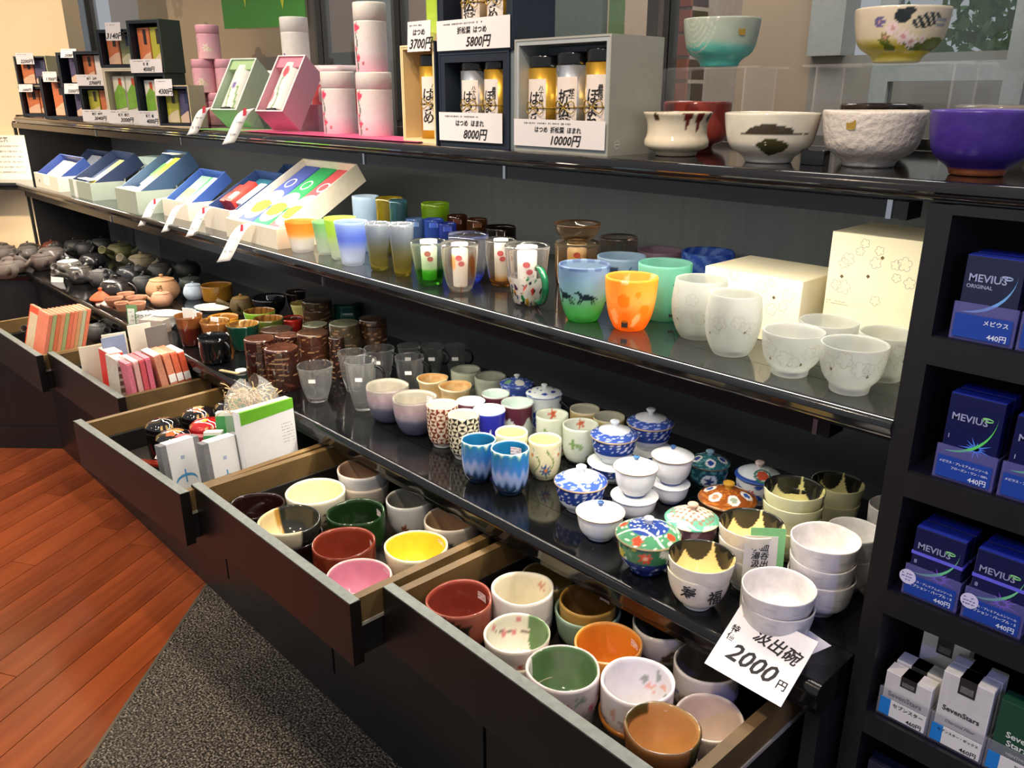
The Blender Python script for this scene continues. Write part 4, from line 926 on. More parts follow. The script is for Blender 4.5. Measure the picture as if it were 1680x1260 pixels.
# teapots with hollow side handles
def teapot(key, label, h, lidh=None, hd=None, hcol=None, sp=None, shape=None, knob=None, R_=None, roll=.55, ring=False, m=None):
    x, y, R, H, z = L[key]; R = R_ or R; o = thing('teapot', label, 'teapot', (x, y, z), 0, 'teapots'); m = m or MATTE
    H = H if shape else H*.8; h = h if shape else '#%02x%02x%02x' % tuple(int(v*190) for v in rgb(h)); sh = shape or [(0, 0), (.62, 0), (.68, .02), (.94, .3), (1, .52), (.9, .82), (.74, .96), (.7, .97)]
    pr = [(r*R, q*H, 0) for r, q in sh]; newobj('body', lathe('body', pr, 36, solid(h)), m, o)
    rl = pr[-1][0]*1.04; hl = R*.16; lp = [(rl*.9, -.001, 0), (rl, .001, 0), (rl*.97, hl*.3, 0), (rl*.5, hl*.9, 0), (.0005, hl, 0)]
    l = newobj('lid', lathe('lid', lp, 32, solid(lidh or h)), m, o, (0, 0, pr[-1][1]))
    kk = R*.13; newobj('knob', lathe('knob', [(0, 0, 0), (kk*.6, 0, 0), (kk*.6, kk*.5, 0), (kk, kk, 0), (kk*.8, kk*1.5, 0), (.0005, kk*1.6, 0)], 14, solid(knob or lidh or h)), m, l, (0, 0, hl*.92))
    if hd is not None:
        dx, dy = math.cos(hd), math.sin(hd); e = R*2.05; p0 = Vector((dx*R*.8, dy*R*.8, H*.5)); p1 = Vector((dx*e, dy*e, H*.5+R*roll*1.6)); b = MB(); n = 14; ax = (p1-p0).normalized(); u = ax.cross(Vector((0, 0, 1))).normalized(); v = ax.cross(u); r0, r1 = R*.17, R*.29
        rows = [(p0, r0), (p0.lerp(p1, .5), R*.19), (p1, r1), (p1, r1*.8), (p0.lerp(p1, .12), r0*.75)]; V_ = []; F_ = []
        for q, rr in rows: V_ += [q+(u*math.cos(2*PI*k/n)+v*math.sin(2*PI*k/n))*rr for k in range(n)]
        for i in range(len(rows)-1): F_ += [(i*n+k, i*n+(k+1) % n, (i+1)*n+(k+1) % n, (i+1)*n+k) for k in range(n)]
        F_.append(tuple(range(4*n, 5*n))); b.add(V_, F_, hcol or h, True); b.obj('handle', m, o)
    if ring:
        b = MB(); b.tube([(-R*.85-R*.5*math.sin(PI*i/12), 0, H*.5+R*.42*math.cos(PI*i/12)) for i in range(13)], R*.07, 8, h); b.obj('handle', m, o, rz=ring)
    s = hd+1.5 if (sp is None and hd is not None) else sp
    if s is not None:
        b = MB(); b.tube([(R*.8, 0, H*.42), (R*1.15, 0, H*.55), (R*1.45, 0, H*.86)], [R*.24, R*.16, R*.1], 10, h); b.obj('spout', m, o, rz=s)
    return o
HD = -1.05
TP = [('small red brown teapot at the far end', '#7c3a22', None, None), ('round taupe teapot at the far corner', '#8d8078', None, 1), ('taupe teapot against the cream wall', '#857a74', None, None), ('grey brown teapot with a shiny wide lid', '#7d7472', None, 1), ('brown grey teapot with an open handle near the far edge', '#6f5f58', None, 1), ('pale grey teapot behind the white label', '#8a8480', '#c8c6c2', 1), ('dark taupe teapot with brown handle', '#6a625e', None, 1), ('black teapot below the end panel', '#2d2e30', None, 1), ('black teapot with upturned handle below the clear stand', '#303235', None, 1), ('dark green grey teapot with a tall knob', '#3c4544', None, 1), ('black teapot with a wide dark handle', '#2b2c2f', None, 1), ('olive green teapot with a big olive handle', '#7b7c50', None, 1), ('sand coloured teapot with a tan handle', '#8b8168', '#7d735c', 1), ('charcoal teapot with a broad open handle', '#3b3f42', None, 1), ('grey teapot with a light knob between black ones', '#5d5b5b', None, 1), ('large glossy black teapot with a ring handle at the front', '#33302f', None, None), ('small square shouldered charcoal teapot', '#44484a', None, None), ('dark teapot by the back panel with a small spout', '#3a3b3a', None, 1), ('black iron style teapot by the back panel', '#26282a', None, None), ('dark green teapot behind the braided teapot', '#34403a', None, None), ('grey taupe teapot second from the cream wall', '#77706c', None, 1), ('dusky brown teapot tight against the cream wall', '#6b5f5a', None, None), ('pale clay teapot nearest the corner of the counter', '#9a8c82', None, 1), ('smoky grey teapot in the farthest row', '#5a5654', None, 1)]
for i, (lb, h, lh_, hd) in enumerate(TP):
    teapot('tp%d' % i, lb, h, lh_, (HD+random.uniform(-.5, .35)) if hd else None, sp=None if hd else random.uniform(2, 4), roll=random.uniform(.2, .5), ring=(3.6 if i == 15 else False), m=vc(.22, .1, 60, .12, kind='dark_clay') if i in (3, 5, 6, 10, 13, 15) else MATTE)
PEAR = [(0, 0), (.62, 0), (.7, .03), (.96, .3), (1, .55), (.85, .85), (.72, .97), (.7, 1)]
o = teapot('brd', 'large round tan teapot with a braided handle', '#b08560', shape=PEAR); b = MB(); R, H = L['brd'][2:4]
for s in (0, PI): b.tube([(R*1.02+.004*math.sin(i*1.6+s), .006*math.cos(i*1.6+s), H*(.12+.075*i)) for i in range(11)], .005, 8, '#8f6846')
b.obj('handle', MATTE, o, rz=-.55)
teapot('tan', 'small tan clay teapot with an open spout', '#b4876a', shape=PEAR, sp=-2.3); teapot('brnp', 'olive brown teapot with a wooden knob', '#7d6738', '#8a6f3a', -2.2, knob='#a87a48', roll=.3); teapot('blwp', 'small white teapot with blue flowers behind the woven bowl', '#b9cbe0', shape=PEAR)
# small clay cups on a tray, plates, dishes
for k_, lb in (('tc1', 'terracotta cup on the tray beside the red tag'), ('tc2', 'rear terracotta cup below the orange lid'), ('tc3', 'terracotta cup next to the small tan teapot'), ('tc4', 'terracotta cup with a lip at the tray front'), ('tc5', 'terracotta cup behind the green sign')):
    ware('clay_cup', lb, 'cup', k_, TUM, two('#a97558', '#9a684c'), MATTE, .003, 36, 16, .01, 'terracotta cups', dz=.01, hs=.8)
tag(MB().box(-.1, .12, -.05, .05, 0, .004).box(-.1, .12, -.05, -.045, .004, .01).box(-.1, .12, .045, .05, .004, .01).obj('wooden_tray', mat('#33271f', .3, .2, 30), None, (-2.87, .92, .79), .06), 'dark wooden tray under the terracotta cups', 'tray')
x, y, R, H, z = L['orl']; x, y, R = -3.03, .892, .04; o = thing('clay_cover', 'bright orange clay lid in front of the black teapot', 'cover', (x, y, z)); newobj('dome', lathe('dome', [(R*.4, 0, 0), (R*.95, .012, 0), (R, .018, 0), (R*.6, .032, 0), (R*.15, .042, 0), (.0005, .043, 0)], 40, solid('#c95f34')), MATTE, o); newobj('knob', lathe('knob', [(0, 0, 0), (.006, 0, 0), (.005, .005, 0), (.008, .01, 0), (.0005, .013, 0)], 16, solid('#c95f34')), MATTE, o, (0, 0, .042))
def plate(key, label, h, sq=.7, wav=0.):
    x, y, R, H, z = L[key]; o = newobj('serving_plate', lathe('serving_plate', [(0, .0, 0), (R*.55, 0, 0), (R*.6, .003, 0), (R, .013, 0), (R*.98, .015, .5), (R*.6, .006, 1), (.0005, .005, 1)], 48, solid(h), None, wav, sq), GLAZE, None, (x, y, z), .5); return tag(o, label, 'plate')
plate('pl1', 'plain white oval plate beside the striped dishes', '#f2f1ee'); plate('pl2', 'white wavy plate in front of the woven bowl', '#f4f3f0', .75, .03)
x, y, R, H, z = L['sdish']
for i in range(4): tag(newobj('small_dish', lathe('small_dish', [(0, 0, 0), (R*.5, 0, 0), (R*.55, .003, 0), (R, .011, 0), (R*.98, .0125, .5), (R*.5, .005, 1), (.0005, .005, 1)], 44, over(solid('#e4e6e4'), lambda c, T, Z, I, X, Y, Rr: put(c, np.sin(T*14) > .4, '#2f4a4a')), 16), GLAZE, None, (x, y, z+i*.0095)), ['striped small dish at the bottom of its stack', 'striped small dish second from the bottom of its stack', 'striped small dish third up in its stack', 'topmost striped small dish of its stack'][i], 'dish', 'striped dishes')
def placard(name, label, x, y, z, w_, h_, rz, tilt, front, back=None, cat='price card', d=.0015):
    o = thing(name, label, cat, (x, y, z), rz); c_ = MB().box(-w_/2, w_/2, 0, d, 0, h_).obj('card', mat(front, .6, .03), o); c_.rotation_euler.x = -tilt
    if back: q = MB().box(-w_/2-.004, w_/2+.008, d, d+.001, .004, h_+.012).obj('backing', mat(back, .6, .03), o); q.rotation_euler.x = -tilt
    return o, c_
o, c_ = placard('green_sign', 'small white sign on a green backing by the striped dishes', -2.665, .862, .79, .022, .05, .75, .1, '#e6ece2', '#6f9a6a'); marks(c_, (0, -.0006, .026), .016, .04, 3, mat('#7a2f5a', .7), seed=4)
o, c_ = placard('red_tag', 'little red edged tag at the end of the clay cup tray', -2.99, .878, .79, .05, .02, .6, .5, '#f4e6e0', '#d8464c')
o, c_ = placard('white_label', 'white paper label leaning on the teapots', -3.5, .88, .79, .05, .03, .75, .3, '#e9e9ec')
# clear bag with a carton, chips
o = thing('wrapped_packet', 'clear plastic wrapped packet at the counter edge', 'packet', (-2.53, .885, .79), .6); MB().box(-.04, .04, -.02, .02, 0, .04).obj('carton', mat('#a48f84', .6), o); b = MB(); pts = []
me = lathe('bag', [(.03, 0, 0), (.055, .012, 0), (.052, .04, 0), (.045, .055, 0), (.02, .062, 0), (.0005, .058, 0)], 22, wob=.1); newobj('bag', me, film('#ffffff', .86), o)
tag(MB().box(-.035, .03, -.005, .005, 0, .002).obj('wood_strip', mat('#c9b58a', .6), None, (-2.0, .872, .79), .35), 'thin tan paper strip lying beside the bark tins', 'strip')
o = tag(newobj('paper_chip', lathe('paper_chip', [(0, 0, 0), (.014, 0, 0), (.014, .006, 0), (.0005, .006, 0)], 24, solid('#efeeea'), smooth=0), PRINT, None, (-1.985, .895, .79)), 'round white paper chip beside the dark red bark tin', 'tag')
# clear stand at the far end
o = thing('clear_stand', 'clear acrylic riser under the middle shelf behind the teapots', 'riser', (-4.05, 1.275, .79)); A = film('#ffffff', .9)
MB().box(0, .32, 0, .1, .148, .151).obj('top', A, o); MB().box(0, .003, 0, .1, 0, .148).obj('leg', A, o); MB().box(.317, .32, 0, .1, 0, .148).obj('leg', A, o)

# ================================================================== bowls in the drawers
def chawan(key, label, shape, col, m=None, wob=.015, st=None, t=.005, **k):
    return ware('tea_bowl', label, 'bowl', key, shape, col, m or GLAZE, t, k.pop('seg', 72), k.pop('n', 44), wob, k.pop('group', 'tea bowls in the drawers'), stick=st, **k)
def under(key, label, shape, col, h, rs=.97, m=None, wob=.01):
    """a bowl below another: the upper one is lifted onto its rim"""
    x, y, R, H, z = L[key]; chawan(None, label, shape, col, m, wob, pos=(x, y, R*rs, h, z), t=.005)
    L[key] = (x, y, R, max(H-h+.028, .05), z+h-.028+.002)
under('dB_pink', 'dark bowl under the pink bowl', LOW, two('#2a1a16', '#3a241c'), .045); chawan('dB_pink', 'pink glazed bowl at the front of its drawer', LOW, two('#e6b7b9', '#d48fa6', '#f0cfc8'), st=1.35)
under('dB_yel', 'white bowl under the yellow bowl', LOW, two('#d8d2b8', '#d8d2b8'), .045); chawan('dB_yel', 'white bowl glazed bright yellow inside', LOW, two('#efe9c4', '#f2cf3e', '#f4eec8'), st=1.4)
chawan('dB_red', 'reddish brown bowl behind the pink bowl', CHW, over(two('#7a3220', '#8a3a26', '#6b2a1a'), scribble(0, 1, '#93452f', .6, 5, 6, 3)), st=1.2)
chawan('dB_grn', 'dark green bowl with a brown patch', CHW, over(two('#1f3a1a', '#1c3319', '#3f5f30'), area('#7a4a2c', lambda X, Y, Z, T, I: (I < .5) & (Z < .75) & (np.abs(dT(T, 4.4)) < .6))), st=1.35, wob=.025)
under('dB_split', 'black glazed bowl under the half black cream bowl', CHW, two('#1d1413', '#1d1413'), .055, 1.0); chawan('dB_split', 'cream bowl half covered in charcoal glaze', LOW, over(two('#efe6c8', '#f3dfa8'), area('#2e302c', lambda X, Y, Z, T, I: (X*.2+Y*.95+.15*np.sin(5*T) > .02) & ((I > .3) | (Z > .35))), area('#c99a4a', lambda X, Y, Z, T, I: (I > .5) & (np.abs(X*.2+Y*.95+.15*np.sin(5*T)+.1) < .1) & (X < -.1))), st=1.0)
chawan('dB_dark', 'glossy dark brown irregular bowl at the drawer corner', CHW, two('#1f0f0d', '#2a1411'), wob=.05, st=1.0)
chawan('dB_crm', 'large cream bowl with a plain inside', BOWLH, over(two('#e3dcc4', '#efe3bd', '#f3ead0'), stamp([(VF+.7, .55, .2, 5, '#3a2a22', None)], 1.)), wob=.005)
x, y, R, H, z = L['dB_wst']
chawan(None, 'lower white bowl of the pair under the counter edge', BOWLH, over(two('#d9cfc4', '#c9b8a6'), stamp([(VF-.9, .75, .09, 4, '#8f3a30', None)], 1.)), pos=(x, y, R, .068, z)); chawan(None, 'upper white bowl of the pair under the counter edge', BOWLH, over(two('#cfd0d4', '#a58a72'), stamp([(VF-1.1, .7, .12, 5, '#7f8fb8', None)], 1.)), pos=(x, y, R*.99, .068, z+.03))
chawan('dB_gry', 'white bowl with grey swirled inside and small red flowers', BOWLH, over(two('#d2d4d8', '#8c8c84', '#c9c9c4'), stamp([(VF-.2, .45, .13, 5, '#8f4a34', None), (VF+.3, .35, .1, 5, '#3a3a2c', None)], 1.), scribble(0, .3, '#6b5f48', .3, 9, 9, 5)))
chawan('dB_bei', 'white bowl with blue flowers and beige inside under the counter edge', BOWLH, over(two('#ddd3c6', '#c6a987', '#e6dccc'), stamp([(VF-.9+.45*i, .62-.12*(i % 2), .11, 5, '#3f4f96' if i % 2 else '#4a4a50', None) for i in range(6)], 1.)))
chawan('dA_red', 'brick red bowl blackened on one side at the drawer corner', CHW, over(two('#a35a4a', '#8f3d30', '#b06a58'), area('#2f2724', lambda X, Y, Z, T, I: (I < .5) & (np.abs(dT(T, 5.3)+.25*noise2(T, Z, 4, 5, 7)) < .75) & (Z > .3) & (Z < .85+.1*np.sin(4*T)))), GLAZE_ROUGH if False else GLAZE, .02, 1.5)
chawan('dA_wht', 'tall white crackled bowl next to the brick red one', CHW, over(two('#e6e1dc', '#e3dcc6', '#f0ece4'), scribble(.1, .7, '#b9b4b6', .62, 6, 22, 9), stamp([(1.6, .8, .1, 5, '#d39a80', None)], 1., True)), wob=.02)
chawan('dA_olv', 'shallow olive bowl hidden under the counter edge', LOW, two('#8a7a4a', '#6f5c2c', '#a59a78'))
x, y, R, H, z = L['dA_cel']; L['dA_cel'] = (x, y, .053, .07, z); chawan('dA_cel', 'celadon bowl holding a brown bowl', BOWLH, two('#7f9a84', '#86a08a', '#93ad98'))
L['dA_brn'] = (x-.001, y+.001, .0465, .066, z+.02); chawan('dA_brn', 'mustard brown bowl nested in the celadon bowl', CHW, over(two('#a5813c', '#6a4c20', '#8a8a50'), scribble(.2, .75, '#c9a860', .5, 12, 2, 11)), st=1.5)
under('dA_chr', 'cream bowl under the cherry branch bowl', CHW, two('#e0d6c6', '#d8cdb8'), .05, .97); chawan('dA_chr', 'white bowl with a cherry branch and green edge inside', LOW, over(two('#eadfd4', '#e8e2d2', '#f2ece0'), area('#5f7f50', lambda X, Y, Z, T, I: (I > .3) & (X*.69+Y*.73 > .38)), area('#8a7a70', lambda X, Y, Z, T, I: (I > .6) & (np.abs(Z-.62-.12*np.sin(T*2)) < .025) & (np.abs(dT(T, 2.6)) < .7)), stamp([(2.3, .85, .1, 0, '#d98a90', None), (2.9, .5, .1, 0, '#d98a90', None), (3.3, .8, .09, 0, '#d98a90', None), (2.5, .5, .08, 0, '#d98a90', None)], 1., True), stamp([(VF+.1, .5, .09, 0, '#b8454c', None), (VF+.6, .7, .07, 0, '#b8454c', None)], 1.)))
chawan('dA_amb', 'bright amber bowl in the middle of the drawer', BOWLH, two('#c98a3c', '#d88a2e', '#d9a05a'), st=1.15, wob=.01)
under('dA_dgw', 'dark bowl under the leaf patterned bowl', LOW, two('#3a3a30', '#4a4a3c'), .045); chawan('dA_dgw', 'white bowl with brown leaves and a dark green inside', LOW, over(two('#cfc8ba', '#5a5a44', '#b5b09c'), area('#33402a', lambda X, Y, Z, T, I: (I > .5) & (Y > .15)), stamp([(VF+.25*i, .45+.16*(i % 2), .15, 2, '#5c4c40', None) for i in range(4)], 1.)))
under('dA_gw', 'cream bowl under the green and white bowl', CHW, two('#d9cdb6', '#d9cdb6'), .05, .94); chawan('dA_gw', 'white bowl half green inside with pink blossoms outside', CHW, over(two('#ece0e2', '#e6e0dc', '#f0e8e4'), area('#5a7a50', lambda X, Y, Z, T, I: (I > .3) & (-X*.38+Y*.92 > .02)), stamp([(VF-.4+.4*i, .45+.13*((i*7) % 3), .12, 5, ['#d9768c', '#c6485c', '#9fb5a0'][i % 3], None) for i in range(5)], 1.)))
under('dA_wf', 'orange rimmed dark bowl under the pale floral bowl', LOW, over(two('#4a4038', '#8a5a30'), band(.82, 1, '#b9742e')), .045, 1.03); chawan('dA_wf', 'white bowl with pink and grey flowers inside and out', CHW, over(two('#ece4e2', '#e9e6e8', '#f4f0ec'), stamp([(VF-1.2+.33*i, .35+.14*((i*5) % 3), .11, 5, ['#8f8f8f', '#e3b0a4', '#b5a5a8'][i % 3], None) for i in range(7)], 1.), stamp([(1.1+.22*i, .45+.15*(i % 3), .11, 5, ['#9aa09a', '#e6a99c'][i % 2], None) for i in range(5)], 1., True)))
chawan('dA_gry', 'grey inside bowl with blue flowers beside the price card', CHW, over(two('#d3ccc4', '#6f685e', '#a59d92'), stamp([(VF-1.4+.4*i, .55-.1*(i % 2), .14, 5, ['#5a6190', '#9a8a80'][i % 2], None) for i in range(4)], 1.)))
chawan('dA_gb', 'plain beige white bowl below the price card', BOWLH, two('#d9cdc2', '#d6c3b2', '#e6dbd0'), wob=.01)
under('dA_bf', 'white sketched bowl under the brown rimmed bowl', CHW, over(two('#d9cfc4', '#cfc2b2'), scribble(.3, .9, '#5c3f2c', .72, 7, 10, 17)), .06, .96); chawan('dA_bf', 'tan bowl with a dark brown rim at the very front', LOW, over(two('#8a5a30', '#cf9f62', '#5a4526'), area('#4a4020', lambda X, Y, Z, T, I: (I > .3) & (Z > .8) & (np.abs(dT(T, 3.2)) < .5)), area('#3f3a20', lambda X, Y, Z, T, I: (I < .5) & (np.abs(dT(T, .2)) < .4)), scribble(.1, .7, '#c9a07a', .45, 5, 5, 19)), wob=.02, st=1.9)
# ================================================================== middle drawer: lacquer boxes, gift boxes
ZD = .632
def round_box(x, y, r, label, h, spots_):
    o = thing('lacquer_box', label, 'round box', (x, y, ZD), 0, 'round lacquer boxes'); newobj('base', lathe('base', [(0, 0, 0), (r*.85, 0, 0), (r*.98, .012, 0), (r, .074, 0), (r*.98, .075, 0)], 44, solid(h)), LACQ, o)
    def f(T, Z, I, X, Y, R):
        c = full(T, h)
        for u, v, s, k in spots_: put(c, (X-u)**2+(Y-v)**2 < s*s*(1+.3*np.cos(5*np.arctan2(Y-v, X-u))), k)
        return put(c, (R > .8) & (R < .97) & (np.sin(T*40) > .3) & (np.cos(T*3) > .2), '#b99a5a')
    newobj('lid', lathe('lid', [(r*.98, 0, 0), (r*1.02, .003, 0), (r*1.0, .014, 0), (r*.7, .024, 0), (.0005, .028, 0)], 60, f, 40), LACQ, o, (0, 0, .0755))
for a in [(-1.845, .65, .041, 'black lacquer box with a gold crane at the front of the drawer', '#141012', [(.0, .1, .42, '#b98a4a'), (.25, -.2, .3, '#c0693a')]), (-1.937, .66, .041, 'black lacquer box with faint leaves beside the drawer wall', '#151113', [(-.2, .2, .3, '#6f5a3a')]), (-1.95, .755, .041, 'black lacquer box with pale and coral circles', '#131011', [(-.15, .1, .32, '#c9b07a'), (.3, -.1, .28, '#c8674a')]), (-1.86, .738, .042, 'red lacquer box with a yellow blossom', '#a81c1c', [(.0, -.15, .22, '#e0b04a')]), (-1.945, .84, .041, 'black lacquer box deepest in the drawer', '#161214', [(.1, 0, .25, '#55473a')])]: round_box(*a)
def slab(name, label, cat, x, y, z, w_, d_, h_, rz, tilt, m, group=None, bev=.0008):
    o = thing(name, label, cat, (x, y, z), rz, group); c_ = MB().box(-w_/2, w_/2, 0, d_, 0, h_).obj('block', m, o, bevel=bev); c_.rotation_euler.x = tilt
    return o, c_
# white sleeve boxes with blue ribbon motif
for x, y, hz, lb in ((-1.655, .60, .0, 'grey gift box with a white sleeve and blue ribbon nearest the drawer front'), (-1.59, .665, .0, 'grey gift box with a white sleeve and blue ribbon behind the first')):
    o, c_ = slab('gift_box', lb, 'gift box', x, y, ZD+.004, .086, .028, .142 if y < .61 else .148, PI/2+.06, -.12, mat('#7d7f82', .6, .15, 80), 'sleeved gift boxes')
    s = MB().box(-.03, .03, -.0008, .0288, 0, .1428 if y < .61 else .1488).obj('sleeve', mat('#f1f2f5', .55, .02), c_)
    zo = .035
    rb = mat('#4a9ad6', .6); b = MB()
    for sg in (-1, 1):
        q = [(sg*.024*math.sin(PI*.5*i/7), .028-.012*(i/7)**2*1.6) for i in range(8)]
        for i in range(7): (x0, z0), (x1, z1) = q[i], q[i+1]; b.quad((x0, -.0012, z0), (x1, -.0012, z1), (x1, -.0012, z1+.006), (x0, -.0012, z0+.006)) if sg > 0 else b.quad((x1, -.0012, z1), (x0, -.0012, z0), (x0, -.0012, z0+.006), (x1, -.0012, z1+.006))
    b.quad((-.0015, -.0013, .014), (.0015, -.0013, .014), (.0015, -.0013, .044), (-.0015, -.0013, .044)); b.obj('ribbon_motif', rb, c_, (0, 0, zo)); MB().quad((-.004, -.001, .072), (.004, -.001, .072), (.004, -.001, .08), (-.004, -.001, .08)).obj('seal_motif', mat('#a9bcd9', .6), c_, (0, 0, zo-.005))
o, c_ = slab('document_box', 'large white flat box with a green top band leaning in the drawer', 'box', -1.58, .765, ZD+.003, .13, .03, .203, PI/2+.06, -.04, mat('#eceef2', .5, .02))
MB().quad((-.065, -.0006, .175), (.065, -.0006, .181), (.065, -.0006, .2033), (-.065, -.0006, .2033)).obj('green_band', mat('#69b32a', .5), c_); MB().box(-.065, .065, -.0005, .008, .2032, .2042).obj('green_flap', mat('#69b32a', .5), c_); marks(c_, (.045, -.0008, .13), .03, .05, 7, mat('#8a8d96', .7), seed=9)
# small green and patterned cartons
for x, y, z_, lb in ((-1.745, .765, .22, 'green carton farther back beside the straw bag'), (-1.735, .725, .16, 'green carton between the red box and the straw bag'), (-1.715, .685, .1, 'green carton lowest beside the second sleeved box')):
    o, c_ = slab('tea_carton', lb, 'carton', x, y, ZD+.003, .04, .022, .07+z_*.5, .9, -.12, mat('#e6ece0', .5)); MB().box(-.0205, .0205, -.0006, .0226, .006, .062+z_*.5).obj('wrap', mat('#3f9350', .45, .15, 40), c_)
    text('緑\n茶', .014, c_, (.0212, .011, .05+z_*.4), mat('#eaf2e4', .6), rot=(PI/2, 0, PI/2))
o, c_ = slab('patterned_box', 'red and silver cloud patterned flat box beside the lacquer boxes', 'box', -1.752, .66, ZD+.003, .1, .025, .105, .75, -.1, mat('#98303a', .4)); bm_ = MB()
for i in range(26): u, v, s = random.uniform(-.042, .042), random.uniform(.008, .097), random.uniform(.004, .009); bm_.add([(u+s*math.cos(q), -.0006, v+s*.6*math.sin(q)) for q in [2*PI*k/8 for k in range(8)]], [tuple(range(8))])
bm_.obj('cloud_print', mat('#c9b3b0', .35), c_)
o = thing('straw_bag', 'clear bag of pale straw tied at the back of the drawer', 'bag', (-1.684, .775, ZD), .3); b = MB()
for i in range(240):
    a, r_, zz = random.uniform(0, 6.28), random.uniform(0, .05), random.uniform(.15, .21); p = Vector((r_*math.cos(a)*1.4, r_*math.sin(a), zz)); q = p+Vector((random.uniform(-.03, .03), random.uniform(-.02, .02), random.uniform(-.012, .02))); b.tube([p, (p+q)/2+Vector((0, 0, .005)), q], .0011, 4)
st_ = b.obj('straw', mat('#c9ab7c', .7, .25, 20), o); tag(st_, kind='stuff'); newobj('bag', lathe('bag', [(0, 0, 0), (.05, 0, 0), (.055, .06, 0), (.062, .17, 0), (.05, .215, 0), (.02, .235, 0)], 26, wob=.08), film('#ffffff', .82), o)
for i, (h, lb) in enumerate((('#8a2a1c', 'red lacquer chopstick case at the drawer front'), ('#1a1414', 'black lacquer chopstick case next to the red one'), ('#b3793c', 'wooden comb case lowest at the drawer front'))):
    tag(MB().box(-.07, .08, -.011, .011, 0, .014).obj('chopstick_case', mat(h, .15, .2, 30), None, (-1.93+i*.042, .595-i*.012, ZD+.001), .6, .002), lb, 'case')
tag(MB().add([(-.02, -.012, .0), (.02, -.012, .0), (.024, .0, .018), (-.016, .0, .018), (.02, .016, .022), (-.02, .016, .022)], [(0, 1, 2, 3), (3, 2, 4, 5)]).obj('price_tag', WHITE, None, (-1.9, .64, ZD+.017), .4), 'curled white price tag lying on the chopstick cases', 'price tag')
# ================================================================== pink incense packets
PK = ['#e23a34', '#cfc6bb', '#d9778a', '#d9a9a4', '#cf5560', '#d0687e', '#c98870', '#e08a6a', '#dc6a4a', '#d65a3c']
LB = ['bright red packet at the front of the pink row', 'grey packet printed with a brown tower', 'rose packet next to the tower packet', 'dusty pink packet fourth in the row', 'crimson packet fifth in the row', 'mauve red packet sixth in the row', 'tan patterned packet after the gap', 'salmon packet with a white label', 'coral packet with a white label near the end', 'orange red packet at the end of the pink row']
ux, uy = math.cos(.02), math.sin(.02)
XS = [-2.312, -2.272, -2.243, -2.222, -2.20, -2.178]
PY = [.672, .668, .688, .706, .722, .738, .776, .80, .822, .842]
for i, (y, h) in enumerate(zip(PY, PK)):
    th = [.036, .03, .0145, .0145, .0145, .0145, .02, .02, .018, .018][i]; hh = [.175, .172, .172, .175, .175, .177, .182, .18, .18, .178][i]
    o, c_ = slab('incense_packet', LB[i], 'packet', [-2.315, -2.25][i] if i < 2 else -2.20, y+th/2, ZD+.0045, th-.001, .085, hh-.004, PI/2+.02, 0., mat(h, .5, .25, 130), 'packets in the pink row'); c_.rotation_euler.y = (.03 if i < 2 else -.05 if i < 6 else -.14)
    if i == 1:
        for k in range(5): MB().box(-.0135, .0135, -.0008, .0, .06+k*.02, .072+k*.02).obj('tower_band', mat('#6b5a48', .6), c_)
    if i >= 7: MB().box(-th/2+.0006, th/2-.0006, -.0008, .02, .095, .118).obj('white_label', WHITE, c_)
    MB().box(-th/2+.0002, th/2-.0002, .002, .083, hh-.004, hh-.001).obj('top_flap', mat('#efd9d2' if i % 3 == 0 else h, .5, .1), c_)
for i, (x, y, h, hh, lb) in enumerate(((-2.44, .67, '#efe8d2', .17, 'cream folded leaflet leaning beside the red packet'), (-2.415, .73, '#f0ead8', .2, 'cream leaflet standing behind the first one'), (-2.37, .79, '#efe9d6', .225, 'tall cream leaflet behind the pink row'), (-2.365, .715, '#8fa0c0', .205, 'blue fronted leaflet behind the red packet'), (-2.315, .82, '#6f6a66', .225, 'dark grey card behind the pink row'))):
    o, c_ = slab('leaflet', lb, 'leaflet', x, y, ZD+.003, .065, .004, hh, PI/2+.1*i-.2, -.08, mat(h, .6, .03))
# ================================================================== orange packets and spare pots in the far drawer
OR = ['#f05a34', '#e8866a', '#b3bb84', '#e27a50', '#ef9a72', '#a9b57c', '#ea7a5c', '#ef8a66', '#d9a070', '#c3c3a0', '#e9805e']
OL = ['vivid orange packet with a pale window at the row front', 'salmon packet second in the orange row', 'sage green packet third in the orange row', 'burnt orange packet fourth in the orange row', 'peach packet fifth in the orange row', 'green packet sixth in the orange row', 'coral packet seventh in the orange row', 'light orange packet eighth in the orange row', 'ochre packet ninth in the orange row', 'grey green packet tenth in the orange row', 'salmon packet last in the orange row']
for i, h in enumerate(OR):
    y = .588+i*.0125 if i else .602
    o, c_ = slab('tea_packet', OL[i], 'packet', -2.79-(.0 if i else .1), y+.008, ZD+.005, .0112, .1, .2, PI/2+.03, 0., mat(h, .5, .12, 90), 'packets in the orange row'); c_.rotation_euler.y = .3
    MB().box(-.0055, .0055, .001, .099, .2, .203).obj('top_flap', mat('#f0a98a', .5), c_)
    if i == 0: MB().box(-.0064, -.0058, .012, .088, .05, .18).obj('pale_window', mat('#ddc9a8', .5), c_)
for i, (x, y, h, lb) in enumerate(((-3.12, .70, '#5a4f47', 'brown spare teapot in the far drawer'), (-3.02, .775, '#8d8168', 'sand spare teapot with a wide handle in the far drawer'), (-2.93, .845, '#5f6468', 'grey spare teapot under the counter edge in the far drawer'))):
    L['sp%d' % i] = (x, y, .045, .08, ZD+.045); teapot('sp%d' % i, lb, h, None, -.7+.3*i, '#a8987c' if i == 1 else None, roll=.45)
